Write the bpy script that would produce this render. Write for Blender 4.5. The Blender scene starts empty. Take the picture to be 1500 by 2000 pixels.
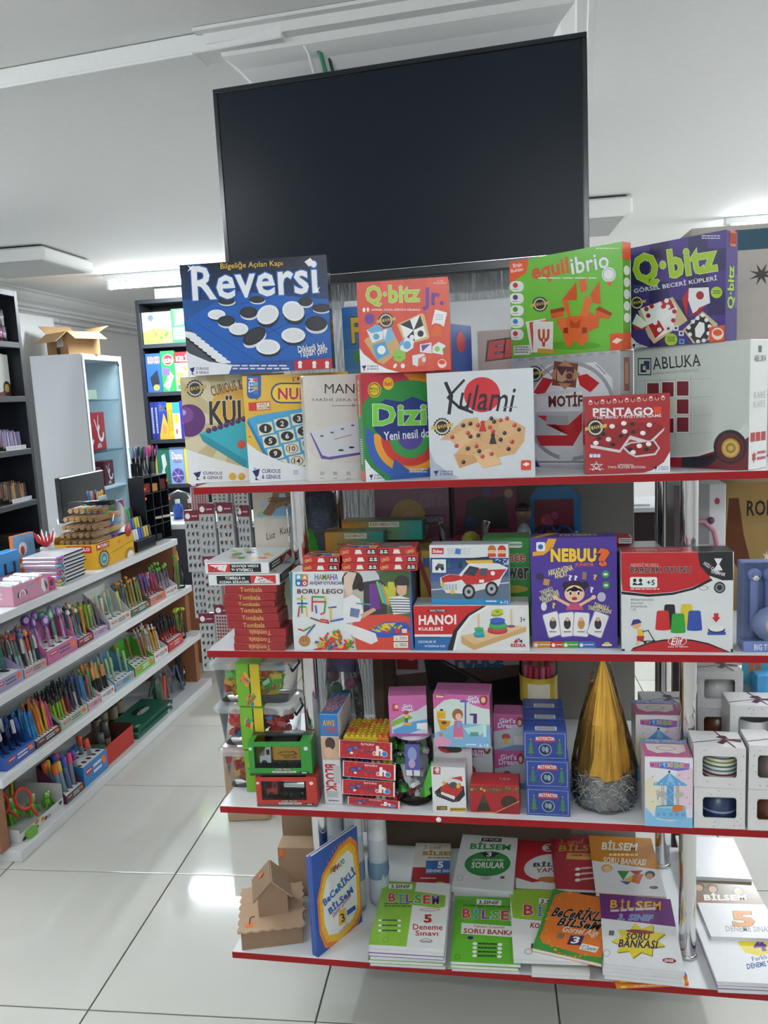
import bpy,math,random
import numpy as np
from mathutils import Matrix,Vector
random.seed(7)
SC = bpy.context.scene
COL = SC.collection
# ------------------------------------------------------------------ camera
cam_d = bpy.data.cameras.new('camera'); cam = bpy.data.objects.new('camera',cam_d); COL.objects.link(cam)
cam_d.sensor_fit = 'HORIZONTAL'; cam_d.sensor_width = 36.0; cam_d.lens = 36.0 * 1588.65 / 1500.0
cam_d.clip_start = 0.02; cam_d.clip_end = 60
_yaw,_pitch,_roll = -0.1313,0.1453,0.0498
_f = Vector((math.sin(_yaw)*math.cos(_pitch),math.cos(_yaw)*math.cos(_pitch),-math.sin(_pitch)))
_r = Vector((math.cos(_yaw),-math.sin(_yaw),0)); _d = _f.cross(_r)
_r2 = _r*math.cos(_roll) + _d*math.sin(_roll); _d2 = -_r*math.sin(_roll) + _d*math.cos(_roll)
_m = Matrix((_r2,-_d2,-_f)).transposed().to_4x4(); _m.translation = Vector((0.6366,-1.6878,1.54))
cam.matrix_world = _m
SC.camera = cam
# ------------------------------------------------------------------ world, exposure, ceiling lamps' light
w = bpy.data.worlds.new('room_world'); SC.world = w; w.use_nodes = True
w.node_tree.nodes['Background'].inputs[0].default_value = (0.80,0.86,0.92,1)
w.node_tree.nodes['Background'].inputs[1].default_value = 0.22
vs = SC.view_settings
vs.view_transform = 'Standard'; vs.look = 'None'; vs.gamma = 1.0; vs.exposure = 0.0; vs.use_curve_mapping = False
CEIL = 2.50
def area(name,loc,sx,sy,power,col=(0.95,0.98,1.0),rot=(0,0,0)):
    l = bpy.data.lights.new(name,'AREA'); l.shape = 'RECTANGLE'; l.size = sx; l.size_y = sy; l.energy = power; l.color = col
    o = bpy.data.objects.new(name,l); COL.objects.link(o); o.location = loc; o.rotation_euler = rot
    return o
# each lamp below sits just under the tube of a ceiling fitting built further down
LAMPS = [(-1.50,4.20,1.2,58,0),(2.75,3.75,1.2,30,0),(0.55,-2.5,1.2,3,0),(-1.35,-0.9,1.2,5,0),(2.6,-0.6,1.2,5,0),(0.5,6.2,1.2,24,0),(-2.25,1.25,1.2,30,90),(2.5,1.3,1.2,16,90)]  # the last two, turned sideways, are added out of view to brighten the room
for _x,_y,_l,_p,_a in LAMPS:
    area('tube_light',(_x,_y,CEIL - 0.115),_l,0.05,_p,(0.84,0.94,1.0) if _x < -1.4 else (0.95,0.98,1.0),rot=(0,0,math.radians(_a)))
# ------------------------------------------------------------------ colour and material helpers
def lin(c):
    if isinstance(c,str):
        c = c.lstrip('#'); c = tuple(int(c[i:i+2],16) for i in (0,2,4))
    return tuple((x/255/12.92 if x/255 <= 0.04045 else ((x/255+0.055)/1.055)**2.4) for x in c)
MATS = {}
def pmat(name,rough=0.4,metal=0.0,spec=0.5,coat=0.0,noise=0.04,bump=0.0,scale=60.0,color=None,trans=0.0):
    """printed / painted stock: the colour is the thing's own print, held per face; fine procedural grain on top"""
    if name in MATS: return MATS[name]
    m = bpy.data.materials.new(name); m.use_nodes = True; nt = m.node_tree; b = nt.nodes['Principled BSDF']
    b.inputs['Roughness'].default_value = rough; b.inputs['Metallic'].default_value = metal
    b.inputs['Specular IOR Level'].default_value = spec; b.inputs['Coat Weight'].default_value = coat
    b.inputs['Coat Roughness'].default_value = 0.08
    if color is None:
        at = nt.nodes.new('ShaderNodeAttribute'); at.attribute_name = 'Col'; src = at.outputs['Color']
    else:
        at = nt.nodes.new('ShaderNodeRGB'); at.outputs[0].default_value = (*lin(color),1); src = at.outputs[0]
    tc = nt.nodes.new('ShaderNodeTexCoord')
    nz = nt.nodes.new('ShaderNodeTexNoise'); nz.inputs['Scale'].default_value = scale; nz.inputs['Detail'].default_value = 3
    nt.links.new(tc.outputs['Object'],nz.inputs['Vector'])
    mr = nt.nodes.new('ShaderNodeMapRange'); mr.inputs[3].default_value = 1-noise; mr.inputs[4].default_value = 1+noise
    nt.links.new(nz.outputs['Fac'],mr.inputs[0])
    mx = nt.nodes.new('ShaderNodeMix'); mx.data_type = 'RGBA'; mx.blend_type = 'MULTIPLY'; mx.inputs[0].default_value = 1
    nt.links.new(src,mx.inputs[6]); nt.links.new(mr.outputs[0],mx.inputs[7]); nt.links.new(mx.outputs[2],b.inputs['Base Color'])
    if bump:
        bp = nt.nodes.new('ShaderNodeBump'); bp.inputs['Strength'].default_value = bump; bp.inputs['Distance'].default_value = 0.01
        nt.links.new(nz.outputs['Fac'],bp.inputs['Height']); nt.links.new(bp.outputs[0],b.inputs['Normal'])
    MATS[name] = m; return m
def clearmat(name,tint='ffffff',gloss=0.25,rough=0.06,milk=0.0,bump=0.0):
    """thin clear film, plastic or glass: see-through with a fresnel gloss"""
    if name in MATS: return MATS[name]
    m = bpy.data.materials.new(name); m.use_nodes = True; nt = m.node_tree
    for n in list(nt.nodes): nt.nodes.remove(n)
    out = nt.nodes.new('ShaderNodeOutputMaterial'); tr = nt.nodes.new('ShaderNodeBsdfTransparent'); gl = nt.nodes.new('ShaderNodeBsdfGlossy')
    tr.inputs[0].default_value = (*lin(tint),1); gl.inputs['Roughness'].default_value = rough
    lw = nt.nodes.new('ShaderNodeLayerWeight'); lw.inputs[0].default_value = gloss
    mx = nt.nodes.new('ShaderNodeMixShader'); nt.links.new(lw.outputs['Fresnel'],mx.inputs[0])
    nt.links.new(tr.outputs[0],mx.inputs[1]); nt.links.new(gl.outputs[0],mx.inputs[2]); last = mx.outputs[0]
    if milk:
        df = nt.nodes.new('ShaderNodeBsdfDiffuse'); df.inputs[0].default_value = (*lin(tint),1)
        m2 = nt.nodes.new('ShaderNodeMixShader'); m2.inputs[0].default_value = milk
        nt.links.new(last,m2.inputs[1]); nt.links.new(df.outputs[0],m2.inputs[2]); last = m2.outputs[0]
    if bump:
        tc = nt.nodes.new('ShaderNodeTexCoord'); nz = nt.nodes.new('ShaderNodeTexNoise'); nz.inputs['Scale'].default_value = 22; nz.inputs['Detail'].default_value = 4
        nt.links.new(tc.outputs['Object'],nz.inputs['Vector'])
        bp = nt.nodes.new('ShaderNodeBump'); bp.inputs['Strength'].default_value = bump; bp.inputs['Distance'].default_value = 0.03
        nt.links.new(nz.outputs['Fac'],bp.inputs['Height']); nt.links.new(bp.outputs[0],gl.inputs['Normal'])
    nt.links.new(last,out.inputs[0]); MATS[name] = m; return m
def emat(name,col,strength):
    m = bpy.data.materials.new(name); m.use_nodes = True; nt = m.node_tree; b = nt.nodes['Principled BSDF']
    b.inputs['Base Color'].default_value = (*lin(col),1); b.inputs['Emission Color'].default_value = (*lin(col),1); b.inputs['Emission Strength'].default_value = strength
    MATS[name] = m; return m
CARD = pmat('printed_card',0.33,spec=0.5)
FILM = pmat('shrink_wrapped_card',0.2,spec=0.5,coat=0.25)
PAPER = pmat('paper',0.65,spec=0.3)
PLAS = pmat('coloured_plastic',0.28,spec=0.5)
MATT = pmat('matt_paint',0.6,spec=0.3)
KRAFT = pmat('kraft_board',0.75,spec=0.2,noise=0.10,scale=25)
FOILM = pmat('metallic_foil',0.22,metal=0.9,noise=0.15,bump=0.5,scale=35)
CHROME = pmat('chrome',0.10,metal=1.0,noise=0.02,color='d8d8d8')
STEEL = pmat('bare_steel',0.3,metal=1.0,noise=0.05,color='b8b8b8')
CLEAR = clearmat('clear_plastic','f4f7f8',0.22,0.05)
BAG = clearmat('crinkled_clear_bag','eef1f3',0.40,0.10,milk=0.04,bump=0.9)
TUB = clearmat('frosted_tub_plastic','fbfcfc',0.12,0.12,milk=0.03)
GLASS = clearmat('cabinet_glass','e6eef0',0.03,0.02)
# ------------------------------------------------------------------ geometry helpers
class MB:
    def __init__(s): s.v = []; s.f = []; s.c = []; s.sm = []
    def add(s,vs,fs,col,M=None,smooth=False):
        k = len(s.v)
        if M is not None: vs = [M @ Vector(p) for p in vs]
        s.v.extend(tuple(p) for p in vs)
        multi = isinstance(col,list)
        for i,f in enumerate(fs):
            s.f.append(tuple(j+k for j in f)); s.c.append(lin(col[i] if multi else col)); s.sm.append(smooth)
        return s
    def box(s,x0,y0,z0,x1,y1,z1,col,bev=0.0,M=None,top=None,front=None,right=None,left=None,back=None,bottom=None,edge=None):
        cs = [bottom or col,top or col,front or col,right or col,back or col,left or col]
        if bev <= 0:
            vs = [(x0,y0,z0),(x1,y0,z0),(x1,y1,z0),(x0,y1,z0),(x0,y0,z1),(x1,y0,z1),(x1,y1,z1),(x0,y1,z1)]
            fs = [(3,2,1,0),(4,5,6,7),(0,1,5,4),(1,2,6,5),(2,3,7,6),(3,0,4,7)]
            return s.add(vs,fs,cs,M)
        b = min(bev,abs(x1-x0)/2.5,abs(y1-y0)/2.5,abs(z1-z0)/2.5); e = edge or col
        vs = []; idx = {}
        for ix,X in ((0,x0),(1,x1)):
            for iy,Y in ((0,y0),(1,y1)):
                for iz,Zz in ((0,z0),(1,z1)):
                    dx = b if ix == 0 else -b; dy = b if iy == 0 else -b; dz = b if iz == 0 else -b
                    for a,p in (('x',(X,Y+dy,Zz+dz)),('y',(X+dx,Y,Zz+dz)),('z',(X+dx,Y+dy,Zz))):
                        idx[(ix,iy,iz,a)] = len(vs); vs.append(p)
        I = lambda x,y,z,a: idx[(x,y,z,a)]
        fs = [(I(0,1,0,'z'),I(1,1,0,'z'),I(1,0,0,'z'),I(0,0,0,'z')),(I(0,0,1,'z'),I(1,0,1,'z'),I(1,1,1,'z'),I(0,1,1,'z')),
              (I(0,0,0,'y'),I(1,0,0,'y'),I(1,0,1,'y'),I(0,0,1,'y')),(I(1,0,0,'x'),I(1,1,0,'x'),I(1,1,1,'x'),I(1,0,1,'x')),
              (I(1,1,0,'y'),I(0,1,0,'y'),I(0,1,1,'y'),I(1,1,1,'y')),(I(0,1,0,'x'),I(0,0,0,'x'),I(0,0,1,'x'),I(0,1,1,'x'))]
        ec = []
        for x in (0,1):
            for y in (0,1):
                q = [I(x,y,0,'x'),I(x,y,1,'x'),I(x,y,1,'y'),I(x,y,0,'y')]; fs.append(tuple(q if (x==y) else q[::-1])); ec.append(e)
            for z in (0,1):
                q = [I(x,0,z,'x'),I(x,1,z,'x'),I(x,1,z,'z'),I(x,0,z,'z')]; fs.append(tuple(q[::-1] if (x==z) else q)); ec.append(e)
        for y in (0,1):
            for z in (0,1):
                q = [I(0,y,z,'y'),I(1,y,z,'y'),I(1,y,z,'z'),I(0,y,z,'z')]; fs.append(tuple(q if (y==z) else q[::-1])); ec.append(e)
        for x in (0,1):
            for y in (0,1):
                for z in (0,1):
                    q = [I(x,y,z,'x'),I(x,y,z,'y'),I(x,y,z,'z')]; fs.append(tuple(q if (x+y+z)%2==1 else q[::-1])); ec.append(e)
        return s.add(vs,fs,cs+ec,M)
    def tube(s,p0,p1,r0,r1=None,n=10,col='888888',caps=True,smooth=True,M=None):
        r1 = r0 if r1 is None else r1
        p0 = Vector(p0); p1 = Vector(p1); d = (p1-p0); d = d.normalized() if d.length > 1e-9 else Vector((0,0,1))
        a = d.orthogonal().normalized(); b = d.cross(a)
        vs = []
        for p,r in ((p0,r0),(p1,r1)):
            for i in range(n):
                t = 2*math.pi*i/n; vs.append(p + a*math.cos(t)*r + b*math.sin(t)*r)
        s.add(vs,[(i,(i+1)%n,n+(i+1)%n,n+i) for i in range(n)],col,M,smooth)
        if caps: s.add(vs,[tuple(range(n-1,-1,-1)),tuple(range(n,2*n))],col,M)
        return s
    def path(s,pts,r,n=6,col='888888',M=None,caps=True):
        pts = [Vector(p) for p in pts]
        rings = []; prev = None
        for i,p in enumerate(pts):
            d = (pts[min(i+1,len(pts)-1)] - pts[max(i-1,0)]).normalized()
            a = d.orthogonal().normalized() if prev is None else (prev - d*prev.dot(d)).normalized()
            prev = a; b = d.cross(a); rr = r[i] if isinstance(r,(list,tuple)) else r
            rings.append([p + a*math.cos(2*math.pi*k/n)*rr + b*math.sin(2*math.pi*k/n)*rr for k in range(n)])
        vs = [q for g in rings for q in g]; fs = []
        for i in range(len(pts)-1):
            for k in range(n): fs.append((i*n+k,i*n+(k+1)%n,(i+1)*n+(k+1)%n,(i+1)*n+k))
        s.add(vs,fs,col,M,True)
        if caps: s.add(vs,[tuple(range(n-1,-1,-1)),tuple(range((len(pts)-1)*n,len(pts)*n))],col,M)
        return s
    def lathe(s,prof,n=20,col='888888',c=(0,0,0),M=None,smooth=True,sx=1.0,sy=1.0,jit=0.0):
        vs = []
        for (r,z) in prof:
            for i in range(n):
                t = 2*math.pi*i/n; q = r*(1+random.uniform(-jit,jit)) if jit else r
                vs.append((c[0]+q*math.cos(t)*sx,c[1]+q*math.sin(t)*sy,c[2]+z))
        fs = []; cs = []
        for j in range(len(prof)-1):
            for i in range(n):
                fs.append((j*n+i,j*n+(i+1)%n,(j+1)*n+(i+1)%n,(j+1)*n+i)); cs.append(col[j] if isinstance(col,list) else col)
        return s.add(vs,fs,cs,M,smooth)
    def ball(s,c,r,col,n=10,m=6,sx=1,sy=1,sz=1,M=None):
        prof = [(max(1e-4,r*math.sin(math.pi*j/m)),-r*sz*math.cos(math.pi*j/m)) for j in range(m+1)]
        return s.lathe(prof,n,col,c,M,True,sx,sy)
    def poly(s,pts,y0,y1,col,M=None,side=None):
        """outline in x,z pulled through y0..y1"""
        n = len(pts); vs = [(x,y0,z) for x,z in pts] + [(x,y1,z) for x,z in pts]
        a = sum(pts[i][0]*pts[(i+1)%n][1]-pts[(i+1)%n][0]*pts[i][1] for i in range(n))
        fr = list(range(n)); fs = [tuple(fr if a > 0 else fr[::-1]),tuple((range(2*n-1,n-1,-1)) if a > 0 else range(n,2*n))]
        sd = [((i,n+i,n+(i+1)%n,(i+1)%n) if a > 0 else (i,(i+1)%n,n+(i+1)%n,n+i)) for i in range(n)]
        return s.add(vs,fs+sd,[col,col]+[side or col]*n,M)
    def build(s,name,mat,parent=None,M=None):
        me = bpy.data.meshes.new(name); me.from_pydata(s.v,[],s.f)
        ca = me.color_attributes.new('Col','FLOAT_COLOR','CORNER')
        arr = np.empty((len(me.loops),4),np.float32); k = 0
        for f,c in zip(s.f,s.c):
            arr[k:k+len(f),:3] = c; k += len(f)
        arr[:,3] = 1; ca.data.foreach_set('color',arr.ravel())
        me.polygons.foreach_set('use_smooth',s.sm)
        me.materials.append(mat); me.update()
        o = bpy.data.objects.new(name,me); COL.objects.link(o)
        if parent is not None: o.parent = parent
        if M is not None: o.matrix_local = M
        return o
def tag(o,label=None,cat=None,group=None,kind=None):
    if label: o['label'] = label
    if cat: o['category'] = cat
    if group: o['group'] = group
    if kind: o['kind'] = kind
    return o
def empty(name,M,label=None,cat=None,group=None):
    o = bpy.data.objects.new(name,None); COL.objects.link(o); o.empty_display_size = 0.02; o.matrix_world = M
    return tag(o,label,cat,group)
def copy_tree(o,M,label=None,group=None):
    kids = list(o.children); c = o.copy(); COL.objects.link(c); c.matrix_world = M
    if label: c['label'] = label
    if group: c['group'] = group
    for k in kids:
        kc = k.copy(); COL.objects.link(kc); kc.parent = c; kc.matrix_parent_inverse = k.matrix_parent_inverse.copy()
        for g in list(k.children):
            gc = g.copy(); COL.objects.link(gc); gc.parent = kc
    return c
T = lambda x,y,z: Matrix.Translation((x,y,z))
RZ = lambda d: Matrix.Rotation(math.radians(d),4,'Z')
RX = lambda d: Matrix.Rotation(math.radians(d),4,'X')
RYY = lambda d: Matrix.Rotation(math.radians(d),4,'Y')
RACK = Matrix.Rotation(-0.0525,4,'Z')
def RK(u,v,z,yaw=0): return RACK @ T(u,v,z) @ RZ(yaw)
_gy = 0.0548
GOND = Matrix(((math.sin(_gy),-math.cos(_gy),0,-1.0404),(math.cos(_gy),math.sin(_gy),0,0),(0,0,1,0),(0,0,0,1)))
def GD(t,d,z,yaw=0): return GOND @ T(t,d,z) @ RZ(yaw)      # t along the stand, d inward from its front line
# ------------------------------------------------------------------ lettering and print
_TX = {}
def glyphs(s,off=0.0,shear=0.0,space=1.0):
    k = (s,off,shear,space)
    if k not in _TX:
        c = bpy.data.curves.new('t','FONT'); c.body = s; c.offset = off; c.shear = shear; c.resolution_u = 2; c.space_character = space
        o = bpy.data.objects.new('t',c); m = o.to_mesh()
        _TX[k] = ([(v.co.x,v.co.y) for v in m.vertices],[tuple(p.vertices) for p in m.polygons])
        o.to_mesh_clear(); bpy.data.objects.remove(o); bpy.data.curves.remove(c)
    return _TX[k]
def clip(pts,w,h):
    for ax,lim,sg in ((0,0.0,1),(0,w,-1),(1,0.0,1),(1,h,-1)):
        if all(sg*(p[ax]-lim) >= 0 for p in pts): continue
        out = []
        for i in range(len(pts)):
            a,b = pts[i-1],pts[i]; da = sg*(a[ax]-lim); db = sg*(b[ax]-lim)
            if (da >= 0) != (db >= 0):
                t = da/(da-db); out.append((a[0]+t*(b[0]-a[0]),a[1]+t*(b[1]-a[1])))
            if db >= 0: out.append(b)
        pts = out
        if len(pts) < 3: return []
    return pts
def hom(src,dst):
    A = []
    for (x,y),(u,v) in zip(src,dst):
        A += [[x,y,1,0,0,0,-u*x,-u*y,-u],[0,0,0,x,y,1,-v*x,-v*y,-v]]
    H = np.linalg.svd(np.array(A,float))[2][-1].reshape(3,3); return H
class Print:
    """flat print on one face (w x h metres); drawn in the coordinates of an artwork sheet whose corners are TL, TR, BR, BL"""
    def __init__(s,w,h,quad=None,M=None,org=(0,0),sc=1.0,gap=0.0004):
        s.w,s.h,s.M = w,h,M; s.art = MB(); s.tx = MB(); s.big = []; s.full = False; s.k = 0; s.gap = gap
        if quad is None: quad = [(0,0),(100,0),(100,100),(0,100)]
        quad = [((x-org[0])/sc,(y-org[1])/sc) for x,y in quad]
        s.H = hom(quad,[(0,h),(w,h),(w,0),(0,0)])
    def mp(s,x,y):
        q = s.H @ np.array((x,y,1.0)); return (q[0]/q[2],q[1]/q[2])
    def put(s,mb,pts,col,clipit=True):
        q = [s.mp(*p) for p in pts]
        if clipit: q = clip(q,s.w,s.h)
        if len(q) < 3: return
        a = sum(q[i][0]*q[(i+1)%len(q)][1]-q[(i+1)%len(q)][0]*q[i][1] for i in range(len(q)))
        if a < 0: q = q[::-1]
        y = -(s.gap + 0.000016*s.k)
        mb.add([(x,y,z) for x,z in q],[tuple(range(len(q)))],col,s.M)
    def poly(s,pts,col): s.k += 1; s.put(s.art,pts,col); return s
    def rect(s,x0,y0,x1,y1,col,rot=0):
        c = ((x0+x1)/2,(y0+y1)/2); a = math.radians(rot); ca,sa = math.cos(a),math.sin(a)
        return s.poly([(c[0]+(x-c[0])*ca-(y-c[1])*sa,c[1]+(x-c[0])*sa+(y-c[1])*ca) for x,y in ((x0,y0),(x1,y0),(x1,y1),(x0,y1))],col)
    def fill(s,col):
        s.full = True; s.k += 1; y = -(s.gap+0.000016*s.k); s.art.add([(0,y,0),(s.w,y,0),(s.w,y,s.h),(0,y,s.h)],[(0,1,2,3)],col,s.M); return s
    def grad(s,x0,y0,x1,y1,c0,c1,n=8,horiz=False):
        s.k += 1; a = tuple(int(c0[i:i+2],16) for i in (0,2,4)); b = tuple(int(c1[i:i+2],16) for i in (0,2,4))
        for i in range(n):
            t = i/(n-1); c = tuple(a[j]+(b[j]-a[j])*t for j in range(3)); p,q = i/n,(i+1)/n
            if horiz: s.put(s.art,[(x0+(x1-x0)*p,y0),(x0+(x1-x0)*q,y0),(x0+(x1-x0)*q,y1),(x0+(x1-x0)*p,y1)],c)
            else: s.put(s.art,[(x0,y0+(y1-y0)*p),(x1,y0+(y1-y0)*p),(x1,y0+(y1-y0)*q),(x0,y0+(y1-y0)*q)],c)
        return s
    def ell(s,cx,cy,rx,ry,col,n=20,rot=0,a0=0,a1=360):
        r = math.radians(rot); pts = []
        full = a1-a0 >= 360; m = n if full else n+1
        for i in range(m):
            t = math.radians(a0+(a1-a0)*i/n); x,y = rx*math.cos(t),ry*math.sin(t)
            pts.append((cx+x*math.cos(r)-y*math.sin(r),cy+x*math.sin(r)+y*math.cos(r)))
        return s.poly(pts,col)
    def ring(s,cx,cy,r0,r1,col,n=20,a0=0,a1=360,ky=1.0):
        s.k += 1
        for i in range(n):
            t0 = math.radians(a0+(a1-a0)*i/n); t1 = math.radians(a0+(a1-a0)*(i+1)/n)
            s.put(s.art,[(cx+r0*math.cos(t0),cy+ky*r0*math.sin(t0)),(cx+r1*math.cos(t0),cy+ky*r1*math.sin(t0)),(cx+r1*math.cos(t1),cy+ky*r1*math.sin(t1)),(cx+r0*math.cos(t1),cy+ky*r0*math.sin(t1))],col)
        return s
    def rrect(s,x0,y0,x1,y1,r,col,rot=0):
        pts = []; c = ((x0+x1)/2,(y0+y1)/2); a = math.radians(rot)
        for cx,cy,st in ((x1-r,y1-r,0),(x0+r,y1-r,90),(x0+r,y0+r,180),(x1-r,y0+r,270)):
            for k in range(5):
                t = math.radians(st+22.5*k); x,y = cx+r*math.cos(t)-c[0],cy+r*math.sin(t)-c[1]
                pts.append((c[0]+x*math.cos(a)-y*math.sin(a),c[1]+x*math.sin(a)+y*math.cos(a)))
        return s.poly(pts,col)
    def line(s,pts,wd,col):
        s.k += 1
        for a,b in zip(pts[:-1],pts[1:]):
            dx,dy = b[0]-a[0],b[1]-a[1]; l = math.hypot(dx,dy) or 1; nx,ny = -dy/l*wd/2,dx/l*wd/2; ex,ey = dx/l*wd/3,dy/l*wd/3
            s.put(s.art,[(a[0]-ex+nx,a[1]-ey+ny),(b[0]+ex+nx,b[1]+ey+ny),(b[0]+ex-nx,b[1]+ey-ny),(a[0]-ex-nx,a[1]-ey-ny)],col)
        return s
    def burst(s,cx,cy,r0,r1,n,col,ky=1.0):
        return s.poly([(cx+(r1 if i % 2 else r0)*math.cos(math.pi*i/n),cy+ky*(r1 if i % 2 else r0)*math.sin(math.pi*i/n)) for i in range(2*n)],col)
    def text(s,t,x0,y0,x1,y1,col,bold=0.0,out=None,ow=0.05,rot=0,shear=0.0,space=None,skew=0.0):
        """fits the words into the sheet rectangle x0..x1, y0..y1 (y downwards), turned by rot degrees about its middle"""
        bold,ow = bold*0.6,ow*0.7
        space = 1.0+bold*1.6 if space is None else space
        base,_ = glyphs(t,bold,shear,space)
        bx0 = min(p[0] for p in base); bx1 = max(p[0] for p in base); by0 = min(p[1] for p in base); by1 = max(p[1] for p in base)
        kx = (x1-x0)/max(1e-6,bx1-bx0); ky = (y1-y0)/max(1e-6,by1-by0); c = ((x0+x1)/2,(y0+y1)/2); a = math.radians(rot)
        def place(p):
            x = x0+(p[0]-bx0)*kx-c[0]; y = y1-(p[1]-by0)*ky-c[1]
            y += skew*x
            return (c[0]+x*math.cos(a)-y*math.sin(a)*asp,c[1]+x*math.sin(a)/asp+y*math.cos(a))
        e = 1.0; m0,mx,my = s.mp(*c),s.mp(c[0]+e,c[1]),s.mp(c[0],c[1]+e)
        asp = math.hypot(my[0]-m0[0],my[1]-m0[1])/max(1e-9,math.hypot(mx[0]-m0[0],mx[1]-m0[1]))
        mb = first = None
        for off,cc in (([(bold+ow,out)] if out else []) + [(bold,col)]):
            s.k += 1; vs,fs = glyphs(t,off,shear,space); q = [place(p) for p in vs]
            if off == bold or mb is None:
                a_,b_ = s.mp(c[0],y0),s.mp(c[0],y1); mb = s.tx if math.hypot(a_[0]-b_[0],a_[1]-b_[1]) < 0.012 else MB()
                if out is None or off != bold: first = mb
            for f in fs: s.put(first,[q[i] for i in f],cc)
        if first is not s.tx: s.big.append((first,t))
        return s
    def words(s,x0,y0,x1,y1,n,col,wd=0.5):
        """rows of print too small to read"""
        s.k += 1; h = (y1-y0)/n
        for i in range(n):
            x = x0
            while x < x1-(x1-x0)*0.05:
                l = (x1-x0)*random.uniform(0.08,0.22); xe = min(x+l,x1)
                s.put(s.art,[(x,y0+i*h),(xe,y0+i*h),(xe,y0+i*h+h*wd),(x,y0+i*h+h*wd)],col); x = xe+(x1-x0)*0.03
        return s
    def done(s,parent,mat,art='cover_print',tx='lettering',kind=None):
        r = []
        if s.art.f:
            r.append(s.art.build(art,mat,parent))
            if not s.full: r[-1]['kind'] = 'stuff'
        if s.tx.f: r.append(tag(s.tx.build('small_print',mat,parent),kind='stuff'))
        for m,t in s.big:
            if m.f: r.append(m.build(tx,mat,parent))
        return r
def carton(name,M,w,t,h,col,label,cat='box',mat=None,group=None,bev=0.0015,**kw):
    """a closed carton: x 0..w, y 0..t (front at y=0), z 0..h"""
    o = MB().box(0,0,0,w,t,h,col,bev,**kw).build(name,mat or CARD,None,M)
    return tag(o,label,cat,group)
PAL = {'black': '1e1e22','dark grey': '4a4a4c','grey': '8a8a8a','pale grey': 'c4c4c4','white': 'ececec','red': 'c0302e','dark red': '7a2430','salmon': 'cf8a7a','orange': 'e07a2c','amber': 'd2a03c','yellow': 'd8c840','cream': 'd2ccaa','lime': '90b840','green': '3f9a4c','mint': '92c4b0','teal': '3f8f8c','sky blue': '5a9ac8','blue': '2f66b4','navy': '2a3250','violet': '6a4498','lilac': 'a090bc','pink': 'd05088','rose': 'c490a8','brown': '8a5a44','gold': '9c8648'}
def cname(c): c = lin(c); return min(PAL,key=lambda k: sum((a**0.45-b**0.45)**2 for a,b in zip(lin(PAL[k]),c)))
SIDE = {'right': lambda w,t,h: (t,h,T(w,0,0) @ RZ(90)),'left': lambda w,t,h: (t,h,T(0,t,0) @ RZ(-90)),'top': lambda w,t,h: (w,t,T(0,0,h) @ RX(-90))}
def side_print(which,w,t,h):
    a,b,M = SIDE[which](w,t,h); return Print(a,b,None,M)
# ================================================================== the room
X0,X1,Y0,Y1 = -3.10,3.70,-3.00,7.30
def wallmat(name,col,rough=0.6,bump=0.05,scale=30,noise=0.03): return pmat(name,rough,spec=0.3,noise=noise,bump=bump,scale=scale,color=col)
WALL = wallmat('painted_wall','d4d3d2'); CEILM = wallmat('ceiling_paint','e6e6e5',0.75); PLASTER = wallmat('moulded_plaster','d9dad8',0.6)
def struct(o): o['kind'] = 'structure'; return o
fl = MB().box(X0,Y0,-0.06,X1,Y1,-0.004,'55544e').build('floor',pmat('grout',0.8,color='6a6861')); struct(fl)
tm = bpy.data.materials.new('polished_porcelain'); tm.use_nodes = True
nt = tm.node_tree; b = nt.nodes['Principled BSDF']; b.inputs['Roughness'].default_value = 0.07; b.inputs['Specular IOR Level'].default_value = 0.42
oi = nt.nodes.new('ShaderNodeObjectInfo'); tc = nt.nodes.new('ShaderNodeTexCoord'); nz = nt.nodes.new('ShaderNodeTexNoise'); nz.inputs['Scale'].default_value = 3; nz.inputs['Detail'].default_value = 5
ad = nt.nodes.new('ShaderNodeMath'); ad.operation = 'MULTIPLY_ADD'; ad.inputs[1].default_value = 0.35
cr = nt.nodes.new('ShaderNodeValToRGB'); cr.color_ramp.elements[0].color = (*lin('c6c5bd'),1); cr.color_ramp.elements[1].color = (*lin('d2d1ca'),1)
nt.links.new(tc.outputs['Object'],nz.inputs['Vector']); nt.links.new(oi.outputs['Random'],ad.inputs[0]); nt.links.new(nz.outputs['Fac'],ad.inputs[2])
nt.links.new(ad.outputs[0],cr.inputs[0]); nt.links.new(cr.outputs[0],b.inputs['Base Color'])
_t = None; TX,TY,TS = -0.4335,0.0892,0.60
for i in range(-4,7):
    for j in range(-5,12):
        xa,ya = TX+i*TS,TY+j*TS; xb,yb = min(xa+TS,X1),min(ya+TS,Y1); xs,ys = max(xa,X0),max(ya,Y0)
        if xb-xs < 0.05 or yb-ys < 0.05: continue
        whole = (xs == xa and ys == ya and xb == xa+TS and yb == ya+TS)
        if whole and _t is not None:
            o = _t.copy(); COL.objects.link(o); o.location = (xa,ya,0); o.parent = fl
        else:
            o = MB().box(0.0022,0.0022,-0.004,xb-xs-0.0022,yb-ys-0.0022,0.0,'ccccc4',0.001).build('tile',tm,fl,T(xs,ys,0))
            if whole: _t = o
struct(MB().box(X0,Y0,CEIL,X1,Y1,CEIL+0.08,'dcdcda').build('ceiling',CEILM))
struct(MB().box(X0-0.1,Y0,0,X0,Y1,CEIL,'d4d3d2').build('wall_left',WALL))
struct(MB().box(X1,Y0,0,X1+0.1,Y1,CEIL,'d4d3d2').build('wall_right',WALL))
struct(MB().box(X0,Y0-0.1,0,X1,Y0,CEIL,'d4d3d2').build('wall_front',WALL))
bw = struct(MB().box(X0,Y1,0,X1,Y1+0.1,CEIL,'d4d3d2').build('wall_back',WALL))
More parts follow.
